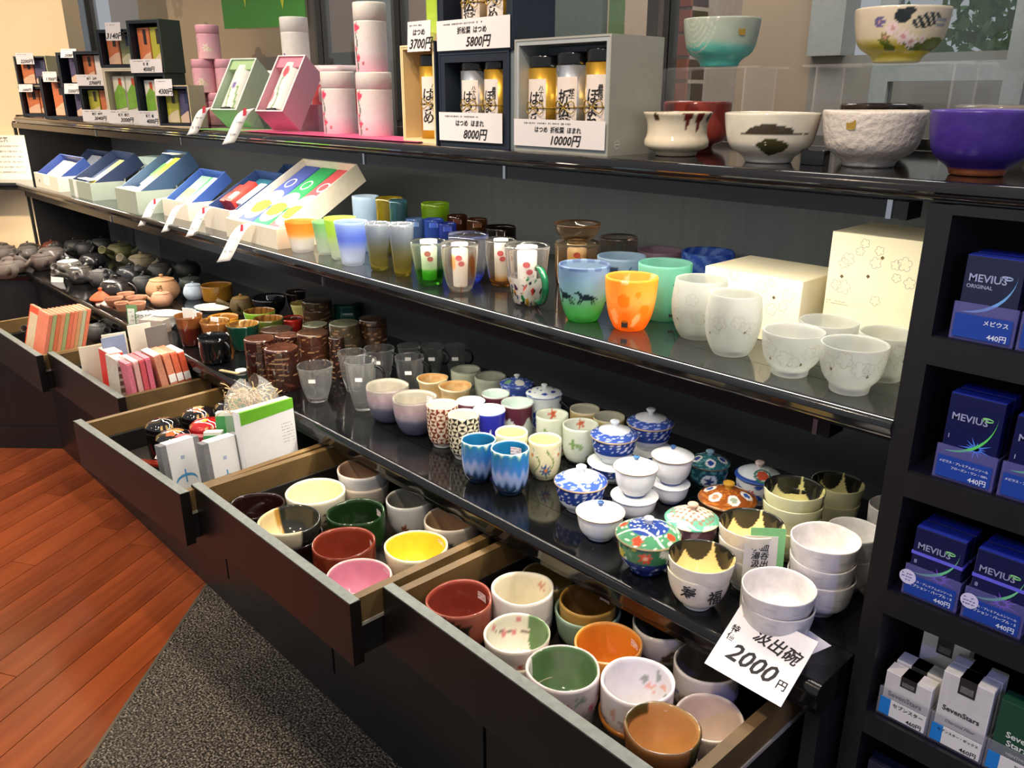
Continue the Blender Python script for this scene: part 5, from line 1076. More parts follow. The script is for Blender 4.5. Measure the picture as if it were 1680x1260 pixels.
# ================================================================== price cards at the counter edge
o = thing('price_card', 'large handwritten white price card lying over the counter edge', 'price card', (-.425, .845, .8), -.02); c_ = MB().box(-.056, .056, -.05, .046, 0, .001).obj('card', mat('#f5f2ee', .6, .02), o); c_.rotation_euler = (.62, 0, 0)
text('汲出碗', .022, c_, (.014, .014, .0014), rot=(0, 0, -.12), shear=.2); text('2000', .034, c_, (-.004, -.02, .0014), rot=(0, 0, -.06), shear=.25); text('円', .014, c_, (.044, -.027, .0014), rot=(0, 0, 0)); text('特\n価', .012, c_, (-.044, .004, .0014), rot=(0, 0, 0)); text('奉仕品', .012, c_, (-.028, .034, .0014), mat('#e3b9a4', .6), rot=(0, 0, .05))
tag(MB().box(-.03, .035, -.03, .03, 0, .0006).obj('under_card', mat('#eceaf2', .6, .02), None, (-.415, .915, .7902), -.25), 'white card lying under the greyish white bowls', 'price card')
o = thing('price_tag', 'green edged price tag standing between the clouded bowls', 'price tag', (-.487, .943, .79), .72); c_ = MB().box(-.026, .02, 0, .001, .0, .108).obj('card', mat('#d3cfc4', .55, .03), o); q = MB().box(-.018, .03, .0012, .002, .004, .12).obj('backing', mat('#7cbf7a', .5), o); c_.rotation_euler.x = q.rotation_euler.x = -.12
text('小皿\n湯呑\n汲出', .012, c_, (-.004, -.0006, .078), shear=.2); text('000円', .013, c_, (0, -.0006, .04), shear=.3)

# ================================================================== middle shelf: gift trays
ZM = 1.128
def tilt_tray(name, label, x, y, w_, d_, hb, base, inner, tl, td, ang, rz=0., lift=.0, shift=0., cat='gift box'):
    """carton base with an open tray leaning back inside it; returns the tray so that print can be laid on its floor"""
    o = thing(name, label, cat, (x, y, ZM), rz); t = .003; b = MB()
    b.box(0, w_, 0, t, 0, hb); b.box(0, w_, d_-t, d_, 0, hb*1.15); b.box(0, t, t, d_-t, 0, hb); b.box(w_-t, w_, t, d_-t, 0, hb); b.box(t, w_-t, t, d_-t, 0, t); b.obj('carton', mat(base, .6, .04), o)
    q = MB(); wi = w_-2*t-.002; x0 = t+.001; q.box(x0, x0+t, 0, tl, 0, td); q.box(x0+wi-t, x0+wi, 0, tl, 0, td); q.box(x0+t, x0+wi-t, 0, t, 0, td); q.box(x0+t, x0+wi-t, tl-t, tl, 0, td); q.box(x0+t, x0+wi-t, t, tl-t, 0, t)
    tr = q.obj('tray', mat(inner, .5, .08), o, (0, t+.003+td*math.sin(ang), max(.006, hb-td*math.cos(ang)-.006))); tr.rotation_euler.x = ang
    return o, tr, wi, x0
def packs(tr, x0, wi, tl, items, td=.02):
    """packets lying in a tray, seen as raised blocks: parts of the gift set"""
    for u0, u1, v0, v1, h, hh in items:
        MB().box(x0+.004+(wi-.008)*u0, x0+.004+(wi-.008)*u1, tl*v0, tl*v1, .004, hh).obj('packet', mat(h, .4, .2, 90), tr, bevel=.002)
CREAM, SAGE, NAVY, BLUE = '#e8dfcc', '#a9b5a6', '#2b3a5a', '#3a5ca8'
o, tr, wi, x0 = tilt_tray('gift_tray', 'cream carton with a blue tray of tea bags at the far shelf end', -3.80, .945, .30, .11, .055, CREAM, '#2f4a8f', .125, .05, .62)
packs(tr, x0, wi, .125, [(.1, .5, .12, .9, '#c9a878', .03), (.55, .9, .1, .85, '#d8c06a', .034)]); MB().box(.12, .2, -.0006, 0, .016, .05).obj('price_label', WHITE, o); MB().quad((.06, -.0006, .02), (.067, -.0006, .02), (.067, -.0006, .032), (.06, -.0006, .032)).obj('seal_motif', INK, o)
o, tr, wi, x0 = tilt_tray('gift_tray', 'second cream carton with a navy tray behind the far one', -3.92, 1.10, .3, .11, .05, CREAM, NAVY, .125, .05, .75); packs(tr, x0, wi, .125, [(.1, .5, .1, .9, '#8a8f9c', .03)])
o = thing('mint_box', 'pale mint upright box with black lettering behind the trays', 'box', (-3.36, 1.2, ZM), .55); MB().box(0, .13, 0, .09, 0, .125).obj('carton', mat('#cfe6de', .5, .03), o, bevel=.001); text('茶葉', .05, o, (.04, -.0006, .06), mat('#3c4248', .6)); text('名茶', .05, o, (.09, -.0006, .05), mat('#5c6268', .6))
o, tr, wi, x0 = tilt_tray('gift_tray', 'sage carton with a pale paper band and a navy tray', -3.36, .945, .235, .12, .06, SAGE, NAVY, .19, .05, .55); packs(tr, x0, wi, .19, [(.5, .88, .1, .85, '#e4d06a', .035), (.05, .42, .1, .95, '#3a4664', .02)]); MB().box(.05, .085, -.0008, .0, 0, .06).obj('paper_band', WHITE, o); MB().box(.04, .16, .02, .05, .062, .064).obj('price_card', WHITE, o)
o, tr, wi, x0 = tilt_tray('gift_tray', 'sage carton with yellow tea packet in a slate blue tray', -2.83, .928, .178, .13, .07, SAGE, '#35506f', .21, .055, .58); packs(tr, x0, wi, .21, [(.52, .9, .06, .9, '#e8c22c', .045), (.06, .4, .3, .95, '#dfe6dc', .03), (.1, .3, .5, .8, '#5f9a52', .034)]); MB().box(.01, .17, .004, .05, .07, .0715).obj('price_card', WHITE, o); MB().box(.04, .13, .15, .2, .17, .1715).obj('price_card', WHITE, o)
o, tr, wi, x0 = tilt_tray('gift_tray', 'cream carton with a bright blue tray of green tea packets', -2.60, .985, .185, .12, .052, CREAM, BLUE, .15, .035, .62); packs(tr, x0, wi, .15, [(.08, .48, .05, .9, '#8cc09a', .02), (.12, .44, .1, .5, '#d6df5a', .0225), (.16, .4, .12, .22, '#6f5fb0', .0235), (.54, .92, .05, .9, '#e6e4f0', .02), (.5, .58, .1, .9, '#3f9a62', .021)])
o, tr, wi, x0 = tilt_tray('gift_tray', 'cream carton with a navy tray of red packets', -2.285, .975, .165, .12, .06, CREAM, '#2d4676', .185, .05, .52); packs(tr, x0, wi, .185, [(.1, .32, .2, .62, '#b8322c', .05), (.34, .62, .2, .7, '#c23a34', .055), (.64, .9, .25, .75, '#e6e2d8', .045), (.4, .56, .25, .42, '#e9c9b8', .0565), (.1, .9, .74, .94, '#2f6f86', .03)]); text('梅', .03, tr, (.028, .07, .0505), INK, rot=(0, 0, 0))
o, tr, wi, x0 = tilt_tray('gift_tray', 'navy tray with a lime packet behind the red packets', -2.30, 1.125, .15, .1, .06, CREAM, '#33507f', .15, .05, .75); packs(tr, x0, wi, .15, [(.3, .7, .4, .9, '#7fd03a', .04), (.1, .9, .1, .35, '#2f7f8a', .03)])
# large cream box of coloured towels
o, tr, wi, x0 = tilt_tray('towel_box', 'large cream box of blue green and red striped towels', -2.085, .945, .27, .13, .048, '#efe6cf', '#efe6cf', .27, .05, .53, shift=-.002)
for i, (h, u) in enumerate((('#4a5aa8', 0), ('#2fa85c', 1), ('#d8555a', 2))):
    a = x0+.008+(wi-.016)*u/3; c_ = x0+.008+(wi-.016)*(u+1)/3
    tw = MB().box(a, c_-.002, .006, .262, .004, .036).obj('towel', mat(h, .9, .1, 120, bump=.4), tr, bevel=.006)
    cx = (a+c_)/2
    def disc(cy, r, hh, z_, nm): MB().add([(cx+r*math.cos(q), cy+r*math.sin(q), z_) for q in [2*PI*k/20 for k in range(20)]], [tuple(range(20))]).obj(nm, mat(hh, .9, .05), tw)
    disc(.105, .042, '#f1efe8', .0368, 'printed_disc'); disc(.062, .038, '#f1efe8', .0371, 'printed_disc'); disc(.18, .02, '#f0e4ea', .0368, 'printed_ring'); disc(.18, .015, h, .0372, 'printed_ring')
    n = 9; MB().add([(cx+(.038+.006*math.sin(k*2.3))*math.cos(q), .075+.028*math.sin(q), .0375) for k, q in enumerate([2*PI*i_/n for i_ in range(n)])], [tuple(range(n))]).obj('printed_leaf', mat('#7cc024', .9), tw)
# price strips hanging over the shelf edge
def strip(label, x, y, z, l, w_, rz, seed, sag=.6, red=True):
    o = thing('price_strip', label, 'price strip', (x, y, z), rz); n = 8; b = MB(); pts = []
    for i in range(n+1): t = i/n; pts.append((-l*.62*t, -.01-l*.22*t, -l*.8*t**1.2+.006*math.sin(t*5)))
    b.add([c_ for p in pts for c_ in ((p[0]-w_/2, p[1], p[2]), (p[0]+w_/2, p[1], p[2]+.005))], [(2*i, 2*i+1, 2*i+3, 2*i+2) for i in range(n)], None, True)
    s = b.obj('paper', mat('#f3efec', .6, .02), o); md = s.modifiers.new('thickness', 'SOLIDIFY'); md.thickness = .0006
    ang = math.atan2(-.8, -.62)
    if red: p = pts[2]; MB().add([(p[0]-.004, p[1]-.003, p[2]-.006), (p[0]+.004, p[1]-.003, p[2]-.004), (p[0]+.006, p[1]-.003, p[2]+.012), (p[0]-.001, p[1]-.003, p[2]+.011)], [(0, 1, 2, 3)]).obj('red_mark', mat('#d8384a', .6), o)
    for k_, (fi, s_) in enumerate(((4, .9), (6, 1.3))):
        p = pts[fi]; me = marks(o, (p[0], p[1]-.003, p[2]), w_*.7, .012*s_, 1, seed=seed+k_)
    return o
strip('price strip hanging from the blue tray of green packets', -2.58, .975, ZM+.05, .09, .03, .75, 1); strip('price strip hanging at the edge of the red packet tray', -2.39, .965, ZM+.05, .085, .024, .75, 2, red=False); strip('pink marked price strip on the red packet carton', -2.215, .965, ZM+.058, .085, .028, .75, 3); strip('price strip hanging from the towel box over the shelf edge', -1.925, .935, ZM+.05, .105, .034, .75, 4)
# ================================================================== middle shelf: coloured glassware
def tint(st, inn=None): zs = [a for a, b_ in st]; cs = np.array([C(b_) for a, b_ in st]); return lambda T, Z, I, X, Y, R: np.stack([np.interp(np.clip(Z+.03*noise2(T, Z, 5, 3, 3), 0, 1), zs, cs[:, i]) for i in range(3)], -1)
def gw(key, label, shape, st, m=FROST, t=.0028, st_=False, **k):
    o = ware(k.pop('name', 'glass_tumbler'), label, k.pop('cat', 'glass'), key, shape, tint(st) if isinstance(st, list) else st, m, t, k.pop('seg', 56), k.pop('n', 36), 0., 'coloured glassware', **k)
    return o
FR = '#e9ecec'
gw('ofr', 'frosted tumbler shading to orange at the rim', TUM, [(0, FR), (.42, FR), (.62, '#f8c878'), (1, '#f7b04e')]); gw('gfr1', 'frosted tumbler shading to mint at the rim', TUM, [(0, FR), (.45, '#dfeadd'), (1, '#a8d8a4')]); gw('gfr2', 'frosted tumbler shading to lime at the rim', TUM, [(0, FR), (.45, '#e2ecd0'), (.7, '#d6ea86'), (1, '#cfe67a')]); gw('bfr', 'frosted tumbler shading to blue at the rim, nearest the edge', TUM, [(0, '#eceff4'), (.35, '#dfe6f2'), (.62, '#94abea'), (1, '#c3d4f0')])
gw('lbt', 'tall pale blue frosted glass at the back', STR, [(0, '#b8cde0'), (1, '#cfe0ee')]); gw('olv1', 'tall olive glass with a yellow label at the back', STR, [(0, '#9a8a1c'), (1, '#b5a02c')], TINT, .003); gw('tld', 'slim dark teal glass with a pale label', STR, [(0, '#2a4f52'), (1, '#4f8088')], TINT, .003); gw('lim', 'lime green glass with a label at the back', STR, [(0, '#7fae1c'), (1, '#a9cf3a')], TINT, .003)
gw('co1', 'tall smoky glass turning olive at the base', TUM, [(0, '#b9aa4a'), (.3, '#b5ad74'), (.7, '#a9b4c0'), (1, '#c9d0d8')], TINT, .0025); gw('co2', 'tall smoky olive glass with a paper tag inside', TUM, [(0, '#b5a23a'), (.3, '#b3a86a'), (.7, '#a5b0bc'), (1, '#c9d0d8')], TINT, .0025)
for k_, lb, h in (('bl1', 'blue grey glass behind the smoky pair', '#6f8fc0'), ('bl2', 'blue glass with a white label in the rear row', '#4a6fd0'), ('bl3', 'dark blue glass with a white label in the rear row', '#3f57b8'), ('br1', 'dark brown glass in the rear row', '#5a3220'), ('br2', 'brown glass with a pale label in the rear row', '#6b4426'), ('br3', 'black brown glass cup by the back panel', '#2a1c16')):
    o = gw(k_, lb, STR, [(0, h), (1, h)], TINT, .003, handle=(0, .2, .2, .0001, .0001)); bpy.data.objects.remove([c_ for c_ in o.children if c_.name.startswith('handle')][0]); gtag(o, L[k_][2], L[k_][3], .86, -.7, .018, .01)
def insert(key, h, label, w_=.022, dz=.004, hh=.9):
    x, y, R, H, z = L[key]; o = thing('paper_insert', label, 'paper insert', (x, y, z+.009)); rr = min(R*.45, w_)
    newobj('roll', lathe('roll', [(rr*.85, 0, 0), (rr, H*hh, 0), (rr*.93, H*hh, 1), (rr*.8, 0, 1)], 24, solid(h), smooth=0), PRINT, o)
    b = MB()
    for a, zz, s in ((5.45, .62, .0055), (5.75, .5, .005)): b.add([(rr*1.03*math.cos(a+s*1.2/rr*math.cos(q)), rr*1.03*math.sin(a+s*1.2/rr*math.cos(q)), H*zz+s*math.sin(q)) for q in [2*PI*k/9 for k in range(9)]], [tuple(range(9))])
    b.obj('red_seal', mat('#c8404a', .6), o)
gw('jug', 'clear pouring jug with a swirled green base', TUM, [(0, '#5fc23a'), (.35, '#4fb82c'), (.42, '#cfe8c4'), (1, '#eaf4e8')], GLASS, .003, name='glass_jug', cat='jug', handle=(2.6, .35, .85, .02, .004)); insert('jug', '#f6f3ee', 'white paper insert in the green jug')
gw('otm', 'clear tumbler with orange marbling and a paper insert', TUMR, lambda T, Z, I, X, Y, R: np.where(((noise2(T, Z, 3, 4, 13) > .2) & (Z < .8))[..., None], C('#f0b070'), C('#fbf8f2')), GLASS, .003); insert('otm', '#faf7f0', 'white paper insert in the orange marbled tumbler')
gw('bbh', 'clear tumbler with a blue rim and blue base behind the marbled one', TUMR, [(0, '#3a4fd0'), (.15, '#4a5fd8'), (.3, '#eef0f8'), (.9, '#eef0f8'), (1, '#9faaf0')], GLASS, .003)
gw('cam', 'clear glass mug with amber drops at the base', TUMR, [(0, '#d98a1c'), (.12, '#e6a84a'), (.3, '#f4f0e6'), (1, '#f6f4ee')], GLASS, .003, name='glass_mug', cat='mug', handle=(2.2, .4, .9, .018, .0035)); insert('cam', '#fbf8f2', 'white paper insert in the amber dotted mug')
def confetti(T, Z, I, X, Y, R):
    c = full(T, '#f4f2ee'); pal = ['#c8442c', '#2f6fb8', '#2f9a5a', '#e0b83a', '#6b2f6f', '#23333f']
    for i, h in enumerate(pal): put(c, (noise2(T, Z, 14, 22, 80+i) > .42+.9*Z) & (Z < .55), h)
    return c
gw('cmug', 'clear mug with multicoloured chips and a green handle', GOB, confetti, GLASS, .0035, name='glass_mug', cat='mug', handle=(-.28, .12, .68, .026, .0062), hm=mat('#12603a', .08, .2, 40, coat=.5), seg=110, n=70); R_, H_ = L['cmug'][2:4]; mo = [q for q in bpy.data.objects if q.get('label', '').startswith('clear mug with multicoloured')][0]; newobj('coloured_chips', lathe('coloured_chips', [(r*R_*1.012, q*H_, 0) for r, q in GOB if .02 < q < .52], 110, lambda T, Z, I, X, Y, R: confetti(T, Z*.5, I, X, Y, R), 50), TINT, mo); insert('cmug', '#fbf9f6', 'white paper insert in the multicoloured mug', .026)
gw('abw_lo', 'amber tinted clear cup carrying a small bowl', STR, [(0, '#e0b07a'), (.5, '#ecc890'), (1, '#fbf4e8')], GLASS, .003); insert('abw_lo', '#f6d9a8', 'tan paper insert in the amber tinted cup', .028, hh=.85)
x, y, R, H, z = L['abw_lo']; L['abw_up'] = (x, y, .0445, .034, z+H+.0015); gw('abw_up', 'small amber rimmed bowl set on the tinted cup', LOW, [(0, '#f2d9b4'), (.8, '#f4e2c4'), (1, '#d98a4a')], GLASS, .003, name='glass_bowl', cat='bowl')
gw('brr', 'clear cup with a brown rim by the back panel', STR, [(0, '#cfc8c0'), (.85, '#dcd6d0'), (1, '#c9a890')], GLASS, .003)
def horsecol(T, Z, I, X, Y, R):
    zs = [0, .3, .5, 1]; cs = np.array([C(h) for h in ('#6fc86f', '#8fd09a', '#b5d2d6', '#9fb8d4')]); z_ = np.clip(Z+.04*noise2(T, Z, 8, 9, 5), 0, 1); c = np.stack([np.interp(z_, zs, cs[:, i]) for i in range(3)], -1)
    put(c, (Z > .93) & (noise2(T, Z, 9, 3, 7) > 0), '#7f93b8')
    for a0 in (VF+.02, VF-.95):   # galloping horse
        u = dT(T, a0)/1.4; v = (Z-.48)/ASP[0]/1.4; o_ = I < .5
        put(c, o_ & ((u/.21)**2+((v-.02)/.075)**2 < 1), '#22303c')
        put(c, o_ & (np.abs(v-.09-(-u-.17)*.7) < .05) & (u < -.1) & (u > -.29), '#22303c'); put(c, o_ & (((u+.29)/.07)**2+((v-.14)/.035)**2 < 1), '#22303c')
        for s, e in ((-.16, -.27), (-.1, -.2), (.12, .2), (.17, .3)): t_ = (-v+.01)/.2; put(c, o_ & (t_ > 0) & (t_ < 1) & (np.abs(u-(s+(e-s)*t_)) < .022), '#22303c')
        put(c, o_ & (np.abs(v-.03+(u-.2)*.5) < .02) & (u > .18) & (u < .36), '#22303c')
    return c
gw('hors', 'blue green frosted tumbler with black galloping horses', TUMR, horsecol, FROST, .003, seg=140, n=90)
gw('blsh', 'pale blue streaked tumbler with a dark tree behind the orange cup', TUMR, lambda T, Z, I, X, Y, R: np.where(((noise2(T, Z, 8, 10, 9) > .1) & (Z > .45) & (Z < .85) & (I < .5) & (np.abs(dT(T, VF)) < .8))[..., None], C('#3a4a62'), C('#a5bed2')), FROST, .003, seg=90, n=60)
gw('mauv', 'mauve frosted bowl by the back panel', LOW, [(0, '#a08aa0'), (1, '#b59aac')], FROST, .003, name='glass_bowl', cat='bowl'); gw('blub', 'streaky blue frosted bowl behind the cream box', LOW, lambda T, Z, I, X, Y, R: np.where((np.sin(T*9+Z*20+2*noise2(T, Z, 5, 8, 2)) > .2)[..., None], C('#7fa6e6'), C('#3f6fcf')), FROST, .003, name='glass_bowl', cat='bowl', seg=90, n=50)
def mintcol(T, Z, I, X, Y, R):
    c = full(T, '#9fe0cc'); u = dT(T, VF+.35); o_ = I < .5
    for k in range(3): put(c, o_ & (np.abs(u-.12*k-.35*(Z-.1)*(k-.6)-.15*np.sin(Z*4)) < .018) & (Z > .12) & (Z < .7), '#2f4a48')
    for a, z_ in ((-.1, .72), (.15, .78), (.32, .68), (.05, .6), (.45, .8)): rr = np.hypot((u-a)*ASP[0], Z-z_); put(c, o_ & (rr < .06*(.7+.3*np.cos(5*np.arctan2(Z-z_, (u-a)*ASP[0])))), '#33524e')
    return c
gw('mint', 'mint frosted tumbler with a dark flower spray', TUMR, mintcol, FROST, .003, seg=130, n=80)
def orcol(T, Z, I, X, Y, R):
    c = np.stack([np.interp(Z, [0, .3, .6, 1], [C(h)[i] for h in ('#ffae3c', '#ffb848', '#ffd98c', '#ffc650')]) for i in range(3)], -1)
    put(c, (noise2(T, Z, 4, 9, 21) > .5), '#ffe9bc')
    for a, z_, s in ((VF-.45, .62, .13), (VF+.45, .45, .11), (VF-.35, .33, .09), (VF+.1, .75, .06)): rr = np.hypot(dT(T, a)*ASP[0], Z-z_); put(c, (rr < s) & (I < .5), '#ffae34')
    return c
gw('orng', 'bright orange frosted cup with mottled flowers', TUMR, orcol, FROST, .0035, seg=90, n=60)
for k_, a in (('mint', VF+.25), ('orng', VF-.42)):
    x, y, R, H, z = L[k_]; b = MB(); r = R*.8; a -= 0; zz = .17*H
    r = R*(.66 if k_ == 'mint' else .68)*1.12; b.add([(r*math.cos(a+s*.005/r)*1.02, r*math.sin(a+s*.005/r)*1.02, zz+q*.005+(.001 if q > 0 else 0)) for s, q in ((-1, -1), (1, -1), (1, 1), (-1, 1))], [(0, 1, 2, 3)])
    ob = [q for q in bpy.data.objects if q.get('label', '').startswith('mint frosted' if k_ == 'mint' else 'bright orange frosted')][0]
    b.obj('maker_seal', INK, ob)
# blossom-line print of the cherry blossom set
def petal_ring(cx, cz, s, k=5, rot=0., w_=.0005):
    """outline of a five-petalled blossom as thin quads in the x-z plane"""
    b = []; N_ = 40; pts = []
    for i in range(N_): q = 2*PI*i/N_; rr = s*(.62+.38*abs(math.cos(k*q/2))**.6); pts.append((cx+rr*math.cos(q+rot), cz+rr*math.sin(q+rot)))
    for i in range(N_):
        (x0, z0), (x1, z1) = pts[i], pts[(i+1) % N_]; dx, dz = x1-x0, z1-z0; l = math.hypot(dx, dz) or 1; nx, nz = -dz/l*w_, dx/l*w_
        b.append([(x0-nx, z0-nz), (x1-nx, z1-nz), (x1+nx, z1+nz), (x0+nx, z0+nz)])
    return b
M_LINE = mat('#8f8c80', .6); M_GOLD = mat('#6b5a34', .35, metal=.5)
def blossoms_on_lathe(o, R, H, prof, seed, n=9, s0=.011):
    r_ = random.Random(seed); b = MB(); gb = MB(); zs = [q[1]*H for q in prof]; rs = [q[0]*R for q in prof]
    rad = lambda z: np.interp(z, zs[2:], rs[2:])*1.006
    for i in range(n):
        a = VF-1.9+3.8*i/n+r_.uniform(-.15, .15); z0 = H*r_.uniform(.42, .82); s = s0*r_.uniform(.75, 1.1)
        for quad in petal_ring(0, 0, s, 5, r_.uniform(0, 1.2), .00035):
            b.add([(rad(z0+v)*math.cos(a+u/R), rad(z0+v)*math.sin(a+u/R), z0+v) for u, v in quad], [(0, 1, 2, 3)])
        if i % 3 == 1: zz = H*r_.uniform(.35, .6); aa = a+.25; gb.add([(rad(zz+v)*math.cos(aa+u/R), rad(zz+v)*math.sin(aa+u/R), zz+v) for u, v in ((-.002, 0), (0, -.0025), (.0022, 0), (0, .003))], [(0, 1, 2, 3)])
    b.obj('blossom_print', M_LINE, o); gb.obj('gold_petal', M_GOLD, o)
for k_, lb, sh, nm in (('fr1', 'frosted blossom tumbler behind the rounded one', ROUND, 'glass_tumbler'), ('frr', 'rounded frosted blossom tumbler in front of the cream box', ROUND, 'glass_tumbler'), ('fc1', 'frosted blossom sake cup, nearest of the far pair', FC, 'sake_cup'), ('fc2', 'frosted blossom sake cup closest to the shelf end', FC, 'sake_cup'), ('fc3', 'frosted blossom sake cup in front of the tall cream box', FC, 'sake_cup'), ('fc4', 'frosted blossom sake cup beside the tall partition', FC, 'sake_cup')):
    R, H = L[k_][2:4]
    if sh is ROUND: L[k_] = (*L[k_][:2], R/1.06, *L[k_][3:]); R /= 1.06
    o = ware(nm, lb, 'glass' if sh is ROUND else 'cup', k_, sh, solid('#dcdfda'), FROST, .0028, 48, None, group='blossom glassware', handle=(0, .2, .2, .0001, .0001)); bpy.data.objects.remove([c_ for c_ in o.children if c_.name.startswith('handle')][0])
    blossoms_on_lathe(o, R, H, sh, sum(map(ord, k_)) % 97)
def blossom_box(name, label, x, y, w_, d_, h_, seed, n):
    o = thing(name, label, 'gift box', (x, y, ZM)); MB().box(0, w_, 0, d_, 0, h_).obj('carton', mat('#e2d9b8', .5, .04, 20), o, bevel=.0012); r_ = random.Random(seed); b = MB(); g_ = MB()
    for i in range(n):
        cx, cz, s = r_.uniform(.012, w_-.012), h_*r_.uniform(.42, .95), r_.uniform(.006, .0105)
        for quad in petal_ring(cx, cz, s, 5, r_.uniform(0, 1), .0003): b.add([(u, -.0004, v) for u, v in quad], [(0, 1, 2, 3)])
    for i in range(3): cx, cz = r_.uniform(.02, w_-.02), h_*r_.uniform(.5, .9); g_.quad((cx-.003, -.0005, cz), (cx, -.0005, cz-.003), (cx+.003, -.0005, cz), (cx, -.0005, cz+.003))
    b.obj('blossom_print', M_LINE, o); g_.obj('gold_petal', M_GOLD, o); return o
o = blossom_box('blossom_box', 'low cream blossom printed box behind the frosted tumblers', -.722, 1.10, .165, .13, .098, 5, 12); marks(o, (.09, -.0006, .06), .03, .006, 2, M_LINE, seed=3)
o = blossom_box('blossom_box', 'tall cream blossom printed box at the shelf end', -.537, 1.13, .185, .12, .17, 8, 16); marks(o, (.02, -.0006, .07), .032, .007, 2, M_LINE, seed=5)
# notice on the cream wall at the far end
o = thing('notice_sheet', 'handwritten notice sheet standing at the far end of the shelf', 'notice', (-4.19, .93, ZM), .785); MB().box(-.12, .115, 0, .0015, .0, .185).obj('sheet', mat('#f3ecdc', .6, .03), o); marks(o, (0, -.0008, .085), .19, .13, 6, seed=21); text('抹茶', .022, o, (.02, -.0008, .165))

# ================================================================== top board: gift boxes of tea
ZT = 1.395
def open_box(name, label, x, y, z, rz, w_, h_, d_, outer, inner, fr=.006, lip=.0, cat='gift box', group=None, m=None):
    """box open to the front (-y side of its own space), origin at the front corner"""
    o = thing(name, label, cat, (x, y, z), rz, group); b = MB(); t = .003
    b.box(0, t, 0, d_, 0, h_); b.box(w_-t, w_, 0, d_, 0, h_); b.box(t, w_-t, 0, d_, 0, t); b.box(t, w_-t, 0, d_, h_-t, h_); b.box(t, w_-t, d_-t, d_, t, h_-t); b.obj('shell', m or mat(outer, .55, .06), o)
    i = MB(); i.box(t, t+fr, .001, d_-t, t, h_-t); i.box(w_-t-fr, w_-t, .001, d_-t, t, h_-t); i.box(t+fr, w_-t-fr, .001, d_-t, h_-t-fr, h_-t); i.box(t+fr, w_-t-fr, .001, d_-t, t, t+fr); i.box(t+fr, w_-t-fr, d_-t-.002, d_-t, t+fr, h_-t-fr); i.obj('liner', mat(inner, .6, .06), o)
    return o
def local(o, x, y, z): return o.matrix_basis @ Vector((x, y, z))
def tea_pack(box, label, u, w_, h_, z0, cols, y=.02, d_=.03, group='tea packets in gift boxes'):
    rz = box.rotation_euler.z; p = local(box, u, y, z0); o = thing('tea_packet', label, 'tea packet', p, rz, group)
    m = MB(); m.box(0, w_, 0, d_, 0, h_); m.obj('bag', mat(cols[0], .35, .15, 60), o, bevel=.002)
    f = MB(); f.add([(0.001, -.0006, h_*.02), (w_-.001, -.0006, h_*.02), (w_-.001, -.0006, h_*.42), (w_*.55, -.0006, h_*.36), (.001, -.0006, h_*.2)], [(0, 1, 2, 3, 4)]); f.obj('landscape_print', mat(cols[1], .4, .1), o)
    s = MB().quad((w_*.5, -.0008, h_*.6), (w_*.74, -.0008, h_*.6), (w_*.74, -.0008, h_*.95), (w_*.5, -.0008, h_*.95)); s.obj('name_strip', mat(cols[2], .5), o)
    return o
OG, YG, GR, PU = ('#cc7448', '#e3b99a', '#2a2320'), ('#b5b03a', '#d9c4a0', '#3a3424'), ('#e9e4d4', '#d9d2c0', '#c8542e'), ('#5a5170', '#d8b8a0', '#2f3a5a')
BX_ = {'b': ('black tea gift box at the bottom of the farthest pair', 'xb', .14, None, OG, OG), 'a': ('black tea gift box on top of the farthest pair', 'xa', .14, 'b', OG, PU), 'c': ('narrow black tea gift box in front with one orange packet', 'xc', .10, None, OG, None), 'e': ('black tea gift box at the bottom behind the narrow one', 'xe', .10, None, PU, None), 'd': ('black tea gift box with purple packet stacked behind the narrow one', 'xd', .10, 'e', PU, None), 'g': ('black tea gift box below with lime and orange packets', 'xg', .115, None, YG, OG), 'f': ('black tea gift box with orange packet and white bottle on top', 'xf', .115, 'g', OG, ('#efe6dc', '#efe6dc', '#6a5a4a')), 'j': ('cream tea gift box with green landscape packets', 'xj', .125, None, GR, GR), 'h': ('black tea gift box with orange packet on the cream box', 'xh', .125, 'j', OG, ('#9a9a6a', '#c9c4a4', '#4a5a7a')), 'k': ('dark green tea gift box under the tall one', 'xk', .125, None, GR, GR), 'i': ('tall dark green tea gift box with orange and yellow packets', 'xi', .13, 'k', OG, YG), 'l': ('navy fronted cream sided tea gift box at the edge by the pink canisters', 'xl', .125, None, YG, PU)}
TOPZ = {}; BOX = {}
SHORT = dict(b='farthest lower box', a='farthest upper box', c='narrow front box', e='lower box behind the narrow one', d='upper box behind the narrow one', g='lower box of the third pair', f='upper box of the third pair', j='cream box', h='box stacked on the cream box', k='dark green lower box', i='tall dark green box', l='navy fronted edge box')
